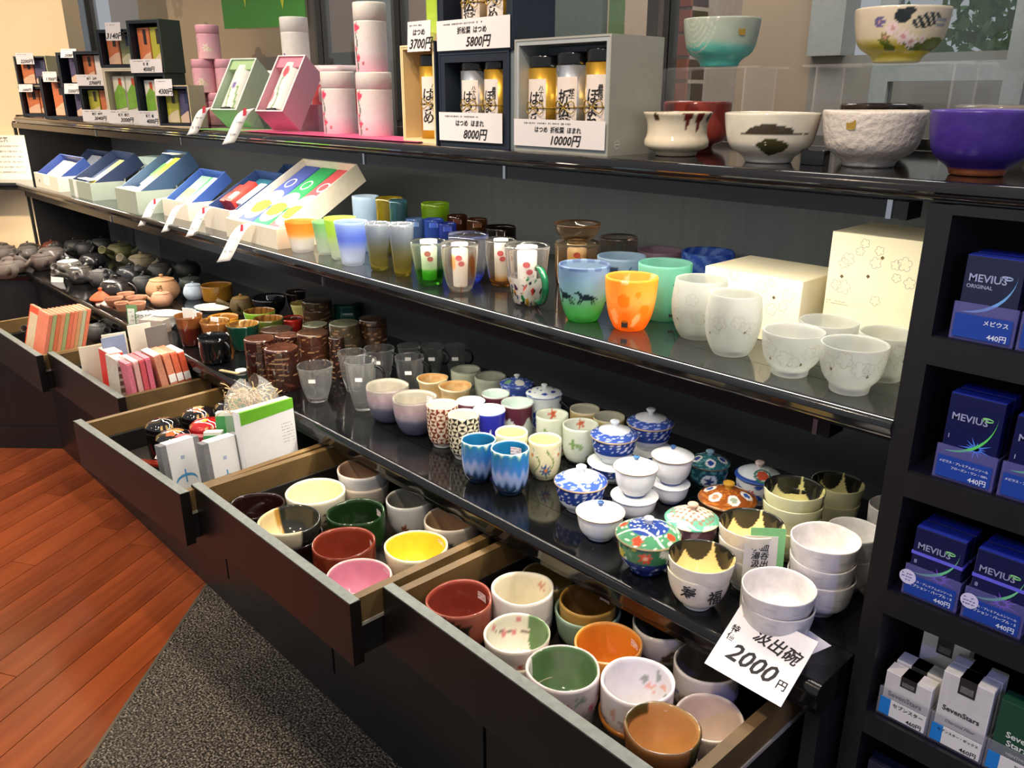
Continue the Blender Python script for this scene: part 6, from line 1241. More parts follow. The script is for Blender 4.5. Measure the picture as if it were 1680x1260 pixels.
for k_ in 'bacedgfjhkil':
    lb, key, w_, on, p1, p2 = BX_[k_]; x, y, z, ww, h_, ps = L[key]; d_ = .055 if k_ == 'l' else .075
    if on: x, y = TOPZ[on][:2]; z = TOPZ[on][2]; ps = TOPZ[on][3]
    TOPZ[k_] = (x, y, z+h_+.0003, ps)
    out = {'j': '#e6dcc4', 'i': '#37453a', 'k': '#37453a', 'l': '#d3bd9c', 'a': '#c9bd94'}.get(k_, '#20242c')
    o = BOX[k_] = open_box('tea_gift_box', lb, x, y, z, ps, w_, h_, d_, out, '#1b2230' if k_ != 'j' else '#d9cfb8', group='open tea gift boxes')
    pw = (w_-.034)/2
    if p2:
        for q, (pp, u) in enumerate(((p1, .0155), (p2, .0185+pw))): tea_pack(o, ('first' if q == 0 else 'second')+' tea packet standing in the '+SHORT[k_], u, pw, h_*.8, .0095, pp)
    else: tea_pack(o, 'only tea packet standing in the '+SHORT[k_], w_*.32, w_*.5, h_*.82, .0095, p1)
    if k_ in 'jk':
        for q in range(2): u = .016+q*(pw+.003); MB().add([(u+.002, .0185, h_*.25), (u+pw-.002, .0185, h_*.3), (u+pw-.002, .0185, h_*.62), (u+pw*.5, .0185, h_*.72), (u+.002, .0185, h_*.55)], [(0, 1, 2, 3, 4)]).obj('hill_print', mat('#7fae3c', .5, .2, 60), o); MB().quad((u+pw*.35, .0183, .02), (u+pw*.65, .0183, .02), (u+pw*.65, .0183, .036), (u+pw*.35, .0183, .036)).obj('seal_print', mat('#b8402c' if q == 0 else '#6f9a7a', .5), o)
def box_card(box, label, txt, u, z, w_, h_, tilt=0., y=-.004, names=None, sz=None, rz=0.):
    """handwritten price card leaning on the front of a box"""
    p = local(box, u, y, z); o = thing('price_card', label, 'price card', p, box.rotation_euler.z+rz); c_ = MB().box(-w_/2, w_/2, -.0006, 0, 0, h_).obj('card', mat('#ece6e6', .6, .02), o); c_.rotation_euler.x = tilt
    s = sz or h_*.42; text(txt+'円', s, c_, (w_*.08, -.0012, h_*.24), shear=.28)
    if names: n = len(names.split(' ')); text(names.replace(' ', '  '), h_*.24, c_, (0, -.0012, h_*.62), shear=.1)
    marks(c_, (-w_*.12, -.0012, h_*.86), w_*.55, h_*.14, 1, seed=int(txt)); return o
box_card(BOX['a'], 'price card on top of the farthest tea gift box', '2200', .055, .083, .075, .042); box_card(BOX['b'], 'price card leaning between the farthest tea gift boxes', '2000', .04, .092, .06, .03, -.25, -.014)
box_card(BOX['c'], 'price card above the narrow front tea gift box', '1700', .05, .125, .05, .034, -.1, -.008, rz=.1); box_card(BOX['d'], 'price card on the purple packet gift box', '2500', .06, .09, .06, .03, -.3, -.014); box_card(BOX['e'], 'price card leaning on the lower box behind the narrow one', '3200', .05, .085, .06, .034, -.2, -.012)
box_card(BOX['f'], 'price strip along the front of the orange packet and bottle box', '2700', .058, .0, .112, .034, names='煎茶 玉露'); box_card(BOX['g'], 'price strip along the front of the lime and orange packet box', '3040', .058, .0, .112, .036, names='煎茶 特選'); box_card(BOX['h'], 'price card sticking up over the box with orange packet', '3140', .07, .075, .055, .05, -.08, -.008)
box_card(BOX['i'], 'price strip along the foot of the tall dark green box', '4000', .062, .0, .126, .036, names='花 香'); box_card(BOX['j'], 'price strip under the green landscape packets', '3000', .062, .0, .12, .038, names='新茶 煎茶'); box_card(BOX['k'], 'price strip on the dark green lower box', '4000', .05, .0, .1, .038, names='新茶 香'); box_card(BOX['l'], 'price card on top of the navy fronted box', '4300', .042, .08, .064, .042, -.05, -.006)
# ------------------------------------------------------------------ canisters
def canister(label, x, y, z, r, h_, col, m=None, group=None, lidf=.74, name='tea_canister', T=None):
    o = thing(name, label, 'canister', (x, y, z), 0, group); m = m or vc(.4, .1, 90, .05, kind='washi_paper')
    a = newobj('body', lathe('body', [(0, 0, 0), (r*.96, 0, 0), (r*.985, .001, 0), (r*.985, h_*lidf, 0), (r*.95, h_*lidf+.0005, 0)], 84, col, 60, smooth=0), m, o)
    hc = h_*(1-lidf); newobj('lid', lathe('lid', [(r*.95, 0, 0), (r, .0008, 0), (r, hc-.003, 0), (r*.97, hc, 0), (.0005, hc, 0)], 48, (lambda T, Z, I, X, Y, R: col(T, Z*0+.99, I, X, Y, R)), smooth=0), m, o, (0, 0, h_*lidf+.0006))
    return o
PKC = over(lambda T, Z, I, X, Y, R: np.stack([np.interp(Z, [0, .6, 1], [C(h)[i] for h in ('#e2b3b5', '#e0aab4', '#dc9fae')]) for i in range(3)], -1), stamp([(VF, .45, .17, 6, '#e8dcc4', '#d9c39a'), (VF+.35, .35, .1, 6, '#dccdb0', None)], 1.), area('#6a5a34', lambda X, Y, Z, T, I: (np.abs(dT(T, VF-.75)) < .06) & (Z > .25) & (Z < .8) & (np.sin(Z*60) > -.2)))
px, py = -2.40, 1.045; ru, rv = .687, .7266
for i, (k, zz, lb) in enumerate(((0, 0, 'pink canister at the bottom left of the pyramid'), (1, 0, 'pink canister in the middle of the bottom row'), (2, 0, 'pink canister at the hidden end of the bottom row'), (.45, 1, 'pink canister at the left of the second row'), (1.45, 1, 'pink canister at the right of the second row'), (.8, 2, 'pink canister alone on top of the pyramid'))):
    canister(lb, px+ru*.0635*k, py+rv*.0635*k, ZT+zz*.0875, .031, .087, PKC, None, 'pink canisters')
def carn(T, Z, I, X, Y, R):
    c = np.stack([np.interp(Z, [0, .12, .4, 1], [C(h)[i] for h in ('#f0a9bd', '#efc0cb', '#eadfe0', '#ece6dc')]) for i in range(3)], -1); a = VF-.95; u = dT(T, a)
    put(c, (np.abs(u-.08*np.sin(Z*14)) < .06) & (Z < .78), '#5f6f5a')
    for aa, z_, s in ((0, .86, .16), (.1, .28, .1), (-.12, .45, .08)): rr = np.hypot((u-aa)*ASP[0], Z-z_); put(c, rr < s*.75*(.8+.2*np.cos(9*np.arctan2(Z-z_, u-aa))), '#e0486a')
    return put(c, (np.abs(dT(T, VF-.42)) < .06) & (np.abs(Z-.17) < .03), '#c8666a')
x, y, R, H, z = L['wcA']; canister('white carnation canister in front of the pink flowered box', x, y, z, R, H, carn, None, 'white carnation canisters')
x, y, R, H, z = L['wcB']; canister('white carnation canister supporting another one', x, y, z, R, H, carn, None, 'white carnation canisters'); canister('white carnation canister standing on top of another', x-.003, y, z+H+.0005, R*.9, .13, carn, None, 'white carnation canisters')
iris = over(solid('#ece7de'), area('#6a8f4a', lambda X, Y, Z, T, I: (np.abs(np.sin(T*7+Z*3)) < .18) & (Z < .4) & (np.abs(dT(T, VF-.7)) < .6)), stamp([(VF-.7, .42, .09, 3, '#6a5aa0', None)], .7))
x, y, R, H, z = L['wc_back']; canister('tall plain white canister rising behind the pink box', x, y, z+H-.13, R*.95, .13, iris, None, 'iris canisters'); canister('white iris canister underneath the tall plain one', x, y, z, R*.95, H-.1305, iris, None, 'iris canisters')
# octagonal boxes
def oct_box(name, label, x, y, r, h_, col, lid):
    o = thing(name, label, 'box', (x, y, ZT)); newobj('body', lathe('body', [(0, 0, 0), (r*.97, 0, 0), (r*.97, h_*.86, 0), (r*.9, h_*.86, 0)], 96, col, 70, smooth=0, ngon=8, phase=.3), vc(.4, noise=.05, kind='printed_paper_gloss'), o); newobj('lid', lathe('lid', [(r*.9, 0, 0), (r, 0, 0), (r, h_*.13, 0), (r*.95, h_*.14, 0), (.0005, h_*.14, 0)], 48, solid(lid), smooth=0, ngon=8, phase=.3), vc(.3, noise=.04, kind='lid_paper'), o, (0, 0, h_*.862))
oct_box('flower_box', 'pink octagonal box with big red flowers behind the canisters', -1.885, 1.185, .066, .15, lambda T, Z, I, X, Y, R: put(put(put(full(T, '#e9a9b4'), noise2(T, Z, 5, 6, 3) > .1, '#d8404e'), noise2(T, Z, 6, 9, 5) > .5, '#f0cfd4'), noise2(T, Z, 4, 8, 6) < -.75, '#f4e6e4'), '#efd9da')
oct_box('crane_box', 'pale blue octagonal box with red and white motif', -2.13, 1.15, .05, .142, over(solid('#a9c8d8'), stamp([(VF+.25, .6, .32, 4, '#d8584e', None), (VF+.25, .58, .22, 3, '#efe6e0', None), (VF-.5, .6, .12, 2, '#6f9a7a', None), (VF-.4, .2, .1, 0, '#d8c43a', None)], .75)), '#e6dfd0')
# leaning gift boxes with a canister
def lean_box(label, x, y, rz, h, edge, floor_, dz, clabel, ccol):
    o = thing('leaning_gift_box', label, 'gift box', (x, y, ZT), rz); w_, l_, d_ = .08, .155, .07; T = Matrix.Translation((0, 0, .004)) @ Matrix.Rotation(math.radians(52), 4, 'X'); t = .003; b = MB()
    for a in ((0, t, 0, l_, 0, d_), (w_-t, w_, 0, l_, 0, d_), (t, w_-t, 0, t, 0, d_), (t, w_-t, l_-t, l_, 0, d_), (t, w_-t, t, l_-t, 0, t)): b.box(*a, T=T)
    b.obj('shell', mat(h, .5, .04), o); e = MB()
    for a in ((-.0004, t, 0, l_, d_, d_+.001), (w_-t, w_+.0004, 0, l_, d_, d_+.001), (t, w_-t, 0, t, d_, d_+.001), (t, w_-t, l_-t, l_, d_, d_+.001)): e.box(*a, T=T)
    e.obj('edge', mat(edge, .5), o); f = MB().box(t, w_-t, l_-.03, l_-t-.0005, t+.0005, d_-.004, T=T); f.obj('lining', mat(floor_, .5, .05), o)
    MB().box(.01, w_-.01, .008, .05, 0, .06).obj('prop', mat(h, .6), o, (0, .075, 0))
    c = thing('tea_canister', clabel, 'canister', (x, y, ZT), rz); r = .032; me = lathe('body', [(0, 0, 0), (r, 0, 0), (r, .001, 0), (r, .125, 0), (r*.97, .128, 0), (.0005, .128, 0)], 64, ccol, 60, smooth=0)
    me.transform(T @ Matrix.Translation((w_/2, .012, .003+r+.001)) @ Matrix.Rotation(-PI/2, 4, 'X') @ Matrix.Rotation(PI, 4, 'Z')); newobj('body', me, vc(.4, noise=.05, kind='washi_print'), c); k = MB(); k.tube([(w_/2-.012, .006, .066), (w_/2+.014, .007, .067)], .004, 8, T=T); k.obj('cord', INK, c); return o
def up(T): return np.abs(dT(T, PI/2))
lean_box('pale green leaning gift box holding a white iris canister', -2.112, .992, .42, '#bfd6bb', '#eef2e4', '#a8c890', .0, 'white iris canister lying in the pale green box', lambda T, Z, I, X, Y, R: put(put(full(T, '#f0ebe2'), (up(T) < .8) & (np.abs(np.sin((T-PI/2)*5+Z*3)) < .3) & (Z < .5), '#7fae5a'), np.hypot(dT(T, PI/2)*.5, Z-.5) < .08, '#7a66b0'))
lean_box('pink leaning gift box holding a carnation canister', -1.868, .99, .36, '#e0a3b2', '#f6ece8', '#d88a9c', .0, 'carnation canister lying in the pink box', lambda T, Z, I, X, Y, R: put(put(put(full(T, '#f1ece4'), (np.abs(dT(T, PI/2)-.1*np.sin(Z*9)) < .06) & (Z < .75), '#7a9a6a'), np.hypot(dT(T, PI/2)*.5, Z-.78) < .12, '#e05a68'), (np.hypot(dT(T, PI/2-.5)*.5, Z-.25) < .12), '#e88a94'))
strip('price strip hanging from the pale green leaning box', -2.075, .935, ZT+.05, .07, .028, .75, 31); strip('price strip hanging from the pink leaning box over the board edge', -1.835, .925, ZT+.05, .085, .03, .75, 33)
tag(MB().box(-.11, .12, -.05, .04, 0, .0008).obj('green_sheet', mat('#8cc878', .5), None, (-2.04, .99, ZT+.0002), .3), 'green paper sheet under the leaning green box', 'paper'); tag(MB().box(-.32, .36, -.055, .05, 0, .0008).obj('pink_sheet', mat('#d85a8a', .5), None, (-1.62, 1.0, ZT+.0014), .02), 'pink paper sheet under the carnation canisters', 'paper')
o = thing('acrylic_display', 'small clear acrylic frame behind the pink leaning box', 'frame', (-1.93, 1.27, ZT)); MB().box(0, .1, 0, .003, 0, .24).obj('sheet', clear('#f2f6f6'), o); MB().box(0, .1, -.04, 0, 0, .003).obj('foot', clear('#f2f6f6'), o)
# ------------------------------------------------------------------ large gift boxes of named tea tins
M_GOLDT, M_SILV = mat('#d9a83c', .28, .08, 60, metal=.75, stretch=(1, 1, .05)), mat('#c9ced6', .25, .08, 60, metal=.8, stretch=(1, 1, .05))
def named_tin(box, label, u, v, z0, r, h_, m, name, turn=0., small='八十八夜'):
    p = local(box, u, v, z0); o = thing('tea_tube', label, 'tea tin', p, 0, 'named tea tubes')
    newobj('body', lathe('body', [(0, 0, 0), (r, 0, 0), (r, h_*.86, 0), (r*.9, h_*.861, 0)], 48, smooth=0), m, o); newobj('cap', lathe('cap', [(r*.9, 0, 0), (r*.97, .0005, 0), (r*.97, h_*.12, 0), (r*.9, h_*.14, 0), (.0005, h_*.14, 0)], 40), BLACK, o, (0, 0, h_*.862))
    a0 = CAMDIR(p.x, p.y)+turn; b = MB(); n = 8; wa = .62; R = r*1.012; z0_, z1_ = h_*.1, h_*.74
    for i in range(n): q0 = a0-wa+2*wa*i/n; q1 = a0-wa+2*wa*(i+1)/n; b.add([(R*math.cos(q0), R*math.sin(q0), z0_), (R*math.cos(q1), R*math.sin(q1), z0_), (R*math.cos(q1), R*math.sin(q1), z1_), (R*math.cos(q0), R*math.sin(q0), z1_)], [(0, 1, 2, 3)])
    b.obj('paper_label', mat('#ecdfd6', .7, .04), o)
    def wrap(s, size, da, zc, sp=.85):
        me = txtmesh('\n'.join(s), size, 'CENTER', .12, sp).copy(); R2 = r*1.03
        for v in me.vertices: q = a0+da+v.co.x/R2; v.co = (R2*math.cos(q), R2*math.sin(q), zc+v.co.y)
        me.materials.clear(); newobj('lettering', me, INK, o)
    wrap(name, h_*.17, -.12, h_*.38, .8); wrap(small, h_*.06, .35, h_*.56)
    c = MB(); R3 = r*1.06; zc = h_*.42; c.tube([(R3*math.cos(2*PI*i/24), R3*math.sin(2*PI*i/24), zc) for i in range(25)], .0009, 6)
    for s in (-1, 1): c.tube([((R3+.003)*math.cos(a0+s*.5*math.sin(PI*i/8)), (R3+.003)*math.sin(a0+s*.5*math.sin(PI*i/8)), zc+.009*math.sin(2*PI*i/8)) for i in range(9)], .0009, 6)
    c.obj('gold_cord', mat('#b89a4a', .35, metal=.6), o); return o
x, y, z, w_, h_ = L['wood']; o = BW = open_box('wooden_gift_box', 'pale wooden gift box with one gold tea tube', x, y, z, 0, w_, h_, .085, '#efdcae', '#e6cd98', .004); named_tin(o, 'gold tea tube in the pale wooden box', w_*.56, .033, .0075, .026, h_*.86, M_GOLDT, 'はつめ', -.4); MB().box(w_, w_+.004, -.001, .085, 0, h_+.004).obj('navy_side', mat('#1c2536', .5), o)
box_card(o, 'price card on the pale wooden box', '3700', w_*.62, h_-.012, .066, .05, -.06, -.004, 'はつめ', .022)
x2, y2, z2, _, _ = L['wood']; canister('lime green canister on top of the pale wooden box', x2+w_*.6, y2+.05, z2+h_+.0008, .0265, .11, over(lambda T, Z, I, X, Y, R: np.stack([np.interp(Z, [0, .4, 1], [C(h)[i] for h in ('#d9d49a', '#b8d44a', '#a9cc2c')]) for i in range(3)], -1), scribble(.0, .3, '#d8b0a0', .5, 6, 9, 4)))
x, y, z, w_, h_ = L['nav_lo']; o = BN = open_box('navy_gift_box', 'navy gift box with silver and gold tea tubes', x, y, z, 0, w_, h_, .095, '#1f2a3a', '#1a2332', .012); named_tin(o, 'silver tea tube in the lower navy box', w_*.36, .031, .0155, .027, h_*.82, M_SILV, 'はつめ', -.55); named_tin(o, 'gold tea tube in the lower navy box', w_*.69, .031, .0155, .026, h_*.83, M_GOLDT, 'ほまれ', -.75, '最高級'); MB().box(w_, w_+.012, .004, .095, 0, h_).obj('grey_sleeve', mat('#6f7a80', .5), o)
box_card(o, 'price card along the lower navy box', '8000', w_*.47, .008, w_*.92, .047, 0, -.003, 'はつめ ほまれ', .02)
x, y, z, w_, h_ = x, y, z+h_+.0006, w_+.008, .175; o = open_box('navy_gift_box', 'upper navy gift box with two labelled tea tubes', x, y, z, 0, w_, h_, .095, '#1f2a3a', '#1a2332', .012); named_tin(o, 'tan tea tube with bold characters in the upper navy box', w_*.37, .031, .0155, .027, h_*.82, mat('#d9c3a4', .35, .08, 60, metal=.5), '折松葉', -.5, '極上'); named_tin(o, 'gold tea tube in the upper navy box', w_*.7, .031, .0155, .026, h_*.82, M_GOLDT, 'はつめ', -.6)
box_card(o, 'price card along the upper navy box', '5800', w_*.5, .003, w_*.98, .047, 0, -.003, '折松葉 はつめ', .02)
x, y, z, w_, h_ = L['gry']; o = open_box('grey_gift_box', 'large grey gift box with three tea tubes', x, y, z, 0, w_, h_, .12, '#a5a59c', '#a9b0b2', .006); MB().box(.009, w_-.009, .066, .068, h_-.04, h_-.0095).obj('header_flap', mat('#8d949c', .5), o)
named_tin(o, 'gold tea tube at the near end of the grey box', .038, .033, .0095, .0285, h_*.8, M_GOLDT, 'はつめ', -.65); named_tin(o, 'silver tea tube in the middle of the grey box', .0975, .033, .0095, .0285, h_*.82, M_SILV, '折松葉', -.5, '極上'); named_tin(o, 'gold tea tube at the far end of the grey box', .156, .033, .0095, .028, h_*.84, M_GOLDT, 'ほまれ', -.55, '最高級'); text('㊀', .013, o, (w_+.0006, .02, .014), mat('#e3e0d8', .6), rot=(PI/2, 0, PI/2))
box_card(o, 'price card along the foot of the grey gift box', '10000', w_*.5, .008, w_*.97, .04, 0, -.003, 'はつめ 折松葉 ほまれ', .018)
# ------------------------------------------------------------------ tea bowls on the top board
def bowl(key, label, shape, col, m=None, **k): return ware('tea_bowl', label, 'bowl', key, shape, col, m or GLAZE, .004, k.pop('seg', 96), k.pop('n', 64), k.pop('wob', .008), 'tea bowls on the top board', **k)
def seal(o, R, H, a, zz, rr):
    b = MB(); b.add([((R*rr)*math.cos(a+u/R), (R*rr)*math.sin(a+u/R), zz*H+v) for u, v in [(.0075*math.cos(q)*(1 if k % 2 else .8), .0075*math.sin(q)*(1 if k % 2 else .8)) for k, q in enumerate([2*PI*i/8 for i in range(8)])]], [tuple(range(8))]); b.obj('gold_seal', mat('#b3913c', .4, metal=.4), o)
def B_(key, *a, **k):
    o = bowl(key, *a, **k); return o
x, y, R, H, z = L['t_crm']; L['t_crm'] = (-.742, 1.03, .05, .06, z); bowl('t_crm', 'cream waisted tea bowl with dark red drips', WAIST, over(two('#e3d6bd', '#ddd0b5', '#c9bda2'), area('#6a2a26', lambda X, Y, Z, T, I: (I < .6) & (Z > .99-.42*np.clip(1-np.abs(dT(T, VF+.1))/.16, 0, 1)) & (np.abs(dT(T, VF+.1)) < .16) | (I < .6) & (Z > .99-.5*np.clip(1-np.abs(dT(T, VF+.5))/.16, 0, 1)) & (np.abs(dT(T, VF+.5)) < .16)), stamp([(VF-.9, .9, .09, 0, '#4a3a24', None), (VF+.95, .88, .1, 0, '#3a2f20', None)], 1.)))
bowl('t_red', 'red tea bowl behind the cream waisted one', CHW, over(two('#9a3f34', '#8a342a', '#b06a54'), scribble(.1, 1, '#7d2c26', .6, 4, 5, 6)), pos=(-.826, 1.20, .055, .073, ZT))
def land(T, Z, I, X, Y, R):
    c = full(T, '#e6ddcb'); o_ = I < .5; a = VF-.35
    put(c, o_ & (dT(T, VF+1.0) > 0) & (dT(T, VF+1.0) < 1.4), '#c9a476')
    u = dT(T, a); put(c, o_ & (Z > .6) & (Z < .6+.2*np.sqrt(np.clip(1-(u/.55)**2, 0, 1))+.02*noise2(T, Z, 9, 9, 3)), '#4a4236'); put(c, o_ & (((u-.1)/.38)**2+((Z-.36)/.16)**2 < 1+.4*noise2(T, Z, 12, 14, 4)), '#4a4428'); put(c, o_ & (np.abs(Z-.58) < .008) & (np.abs(u) < .7), '#6a6258'); put(c, I > .6, '#e0d6c4'); return put(c, (Z < .1) & o_, '#d9d6cf')
bowl('t_land', 'cream tea bowl painted with a dark mountain and pine', BOWLH, land, seg=130, n=90)
o = bowl('t_wht', 'white tea bowl with a raised blossom texture and gold seal', BOWLH, two('#ddd2c9', '#d9d0c6', '#e3dad0', '#d9d4cf'), vc(.3, .9, 110, .06, kind='embossed_glaze'), handle=(0, .2, .2, .0001, .0001)); bpy.data.objects.remove([c_ for c_ in o.children if c_.name.startswith('handle')][0]); seal(o, L['t_wht'][2], L['t_wht'][3], VF-.85, .78, .975)
bowl('t_drk', 'dark rimmed tea bowl behind the white textured one', BOWLH, two('#3a3028', '#2f2822'), pos=(-.575, 1.315, .06, .07, ZT))
bowl('t_pur', 'deep purple tea bowl on a terracotta foot', BOWLH, over(two('#3f2a86', '#4a3490', '#5a44a0'), band(0, .12, '#a8623c')), GLAZE_ROUGH, pos=(-.329, 1.02, .056, .068, ZT))
bowl('t_gry', 'grey tea bowl behind the purple one', BOWLH, two('#8f8880', '#857e76'), pos=(-.386, 1.26, .06, .07, ZT))
A2 = film('#ffffff', .9)
def riser(label, x0, x1, y0, y1, h_):
    o = thing('clear_riser', label, 'riser', (x0, y0, ZT)); w_, d_ = x1-x0, y1-y0; MB().box(0, w_, 0, d_, h_-.003, h_).obj('top', A2, o); MB().box(.02, .023, 0, d_, 0, h_-.003).obj('leg', A2, o); MB().box(w_-.023, w_-.02, 0, d_, 0, h_-.003).obj('leg', A2, o); return o
x, y, R, H, z = L['t_tur']; riser('clear acrylic riser carrying the turquoise bowl', -.855, -.66, 1.10, 1.185, .1225)
def turq(T, Z, I, X, Y, R):
    c = np.stack([np.interp(np.clip(Z+.05*noise2(T, Z, 3, 3, 2), 0, 1), [0, .35, .5, 1], [C(h)[i] for h in ('#4fb5ac', '#5fb8ae', '#9fb0a4', '#a5ada0')]) for i in range(3)], -1); q = np.hypot(dT(T, VF-1.1)*1.0, Z-1.0); return put(c, (I < .5) & (np.sin(q*55) > .72) & (q < .75), '#b9beb0')
o = bowl('t_tur', 'grey turquoise tea bowl with wave rings and a gold seal', BOWLH, turq, seg=130, n=90, pos=(-.752, 1.14, .0565, .066, ZT+.1229), handle=(0, .2, .2, .0001, .0001)); bpy.data.objects.remove([c_ for c_ in o.children if c_.name.startswith('handle')][0]); seal(o, .0565, .066, VF+.3, .72, .965)
riser('clear acrylic riser carrying the painted bowl', -.605, -.385, 1.12, 1.2, .1225)
def pict(T, Z, I, X, Y, R):
    c = np.stack([np.interp(Z, [0, .12, .3, .45, 1], [C(h)[i] for h in ('#d9c98a', '#c9b83a', '#b8a838', '#cfc3a8', '#d9cab4')]) for i in range(3)], -1); o_ = I < .5; u = dT(T, VF)
    put(c, o_ & (Z < .42+.06*noise2(T, Z, 7, 6, 2)) & (Z > .2) & (np.abs(u) < 1) & (noise2(T, Z, 12, 9, 3) > .0), '#5a6a24')
    for a, z_, s, h, k in ((-.35, .45, .15, '#e3cfd2', 8), (-.6, .6, .14, '#dfc8cc', 8), (-.15, .36, .14, '#e6d8d6', 8), (-.9, .72, .12, '#6a5f90', 7), (-.75, .45, .1, '#8a7a4a', 5), (.1, .4, .09, '#d9c9c9', 7)): rr = np.hypot((u-a)*.85, Z-z_); put(c, o_ & (rr < s*(.8+.2*np.cos(k*np.arctan2(Z-z_, u-a)))), h); put(c, o_ & (rr < s*.3), '#c9938f')
    put(c, o_ & (((u+.42)/.17)**2+((Z-.82)/.13)**2 < 1), '#22282a'); put(c, o_ & (((u+.3)/.14)**2+((Z-.9)/.06)**2 < 1), '#2a2f30'); put(c, o_ & (((u-.12)/.34)**2+((Z-.72-.15*u)/.13)**2 < 1) & (np.sin(u*40+Z*30) > -.55), '#2f3638'); put(c, o_ & (((u-.5)/.2)**2+((Z-.72)/.1)**2 < 1) & (np.sin(Z*70) > 0), '#8f9498'); return put(c, I > .6, '#d6c8b0')
bowl('t_pic', 'tea bowl painted with dark ducks and pale flowers', BOWLH, pict, seg=150, n=100, pos=(-.496, 1.16, .0585, .064, ZT+.1229))
tag(MB().box(0, .03, 0, .02, 0, .018).obj('black_block', BLACK, None, (-.535, 1.01, ZT), .1, .001), 'small black stand block between the painted bowls', 'stand')

# ================================================================== tobacco cabinet contents
PKW, PKH, PKD = .0555, .087, .0225
def curve_ribbon(parent, pts, w_, m, y, nm):
    b = MB()
    for i in range(len(pts)-1):
        (x0, z0), (x1, z1) = pts[i], pts[i+1]; a = w_*math.sin(PI*(i+.0)/(len(pts)-1))+.0003; c_ = w_*math.sin(PI*(i+1)/(len(pts)-1))+.0003; b.quad((x0, y, z0-a), (x1, y, z1-c_), (x1, y, z1+c_), (x0, y, z0+a))
    return b.obj(nm, m, parent)
SILVER = mat('#aab4d8', .35, metal=.3)
def pack(label, x, y, z, kind, rz=0., tilt=0., h=PKH):
    cols = {'navy': '#12173a', 'frozen': '#0c1448', 'purple': '#141a48', 'white': '#e4e2de', 'green': '#1f4a34', 'dark': '#26283a'}
    o = thing('cigarette_pack', label, 'cigarette pack', (x, y, z), rz, 'cigarette packs'); b = MB().box(0, PKW, 0, PKD, 0, h).obj('carton', mat(cols[kind], .22, .12, 50, coat=.3), o, bevel=.0008)
    if kind in ('navy', 'frozen', 'purple'):
        text('MEVIUS', .0112, o, (PKW*.42, -.0008, h*.74), SILVER); arc = [(PKW*(.08+.84*math.sin(PI/2*t)), h*(.32+.5*(1-math.cos(PI/2*t)))) for t in [i/14 for i in range(15)]]
        curve_ribbon(o, arc, .0018, mat({'navy': '#6fa8e0', 'frozen': '#5fd86a', 'purple': '#6fc890'}[kind], .3), -.0006, 'swoosh'); curve_ribbon(o, [(PKW*(.74+.1*math.cos(q)), h*(.78+.018*math.sin(q))) for q in [2*PI*i/16 for i in range(17)]], .0008, mat('#8fe08a' if kind != 'navy' else '#9fb4d8', .3), -.0008, 'emblem')
        if kind == 'navy': text('ORIGINAL', .0055, o, (PKW*.3, -.0008, h*.64), SILVER); text('10', .006, o, (PKW*.86, -.0008, h*.06), SILVER)
        else:
            st = MB(); cx, cz = PKW*.62, h*.36 if kind == 'purple' else h*.42
            for k in range(14): a = 2*PI*k/14+.1; l = .011+.007*((k*5) % 3)/2; st.add([(cx+.0014*math.cos(a+1.57), -.0005, cz+.0014*math.sin(a+1.57)), (cx+l*math.cos(a), -.0005, cz+l*.75*math.sin(a)), (cx-.0014*math.cos(a+1.57), -.0005, cz-.0014*math.sin(a+1.57))], [(0, 1, 2)])
            st.obj('burst', mat('#8a4fe0' if kind == 'purple' else '#4f7fe8', .3), o); text('1' if kind == 'frozen' else '8', .007, o, (PKW*.1, -.0008, h*.5), SILVER)
            if kind == 'frozen': text("100's", .006, o, (PKW*.8, -.0008, h*.1), SILVER)
            else: MB().box(-.0006, PKW+.0006, -.0007, PKD, h*.6, h*.645).obj('seal_band', mat('#6a6ae8', .2), o)
    if kind == 'white':
        text('SevenStars', .0095, o, (PKW*.48, -.0008, h*.5), INK); text('Charcoal Filter', .0055, o, (PKW*.5, -.0008, h*.33), INK, shear=.3); MB().box(PKW*.33, PKW*.67, -.0007, PKD+.0004, h*.78, h+.0006).obj('revenue_stamp', mat('#2a2826', .4, .3, 200), o); MB().box(PKW*.37, PKW*.63, -.0009, -.0006, h*.81, h*.9).obj('stamp_border', mat('#6a6662', .5, .3, 200), o)
        st = MB(); [st.quad((u, -.0003, h*.02), (u+.0004, -.0003, h*.02), (u+.0004, -.0003, h*.98), (u, -.0003, h*.98)) for u in np.arange(.002, PKW-.002, .0016)]; st.obj('pinstripe', mat('#c9c6c0', .5), o)
    if kind == 'green': text('Seven\nStars', .011, o, (PKW*.45, -.0008, h*.5), mat('#dfe6dc', .5)); text('MENTHOL', .005, o, (PKW*.5, -.0008, h*.3), mat('#dfe6dc', .5))
    MB().box(.0005, PKW-.0005, .0005, PKD-.0005, h, h+.0006).obj('lid_top', mat('#2a3aa8' if kind in ('navy', 'frozen', 'purple') else cols[kind], .15, .2, 60), o)
    return o
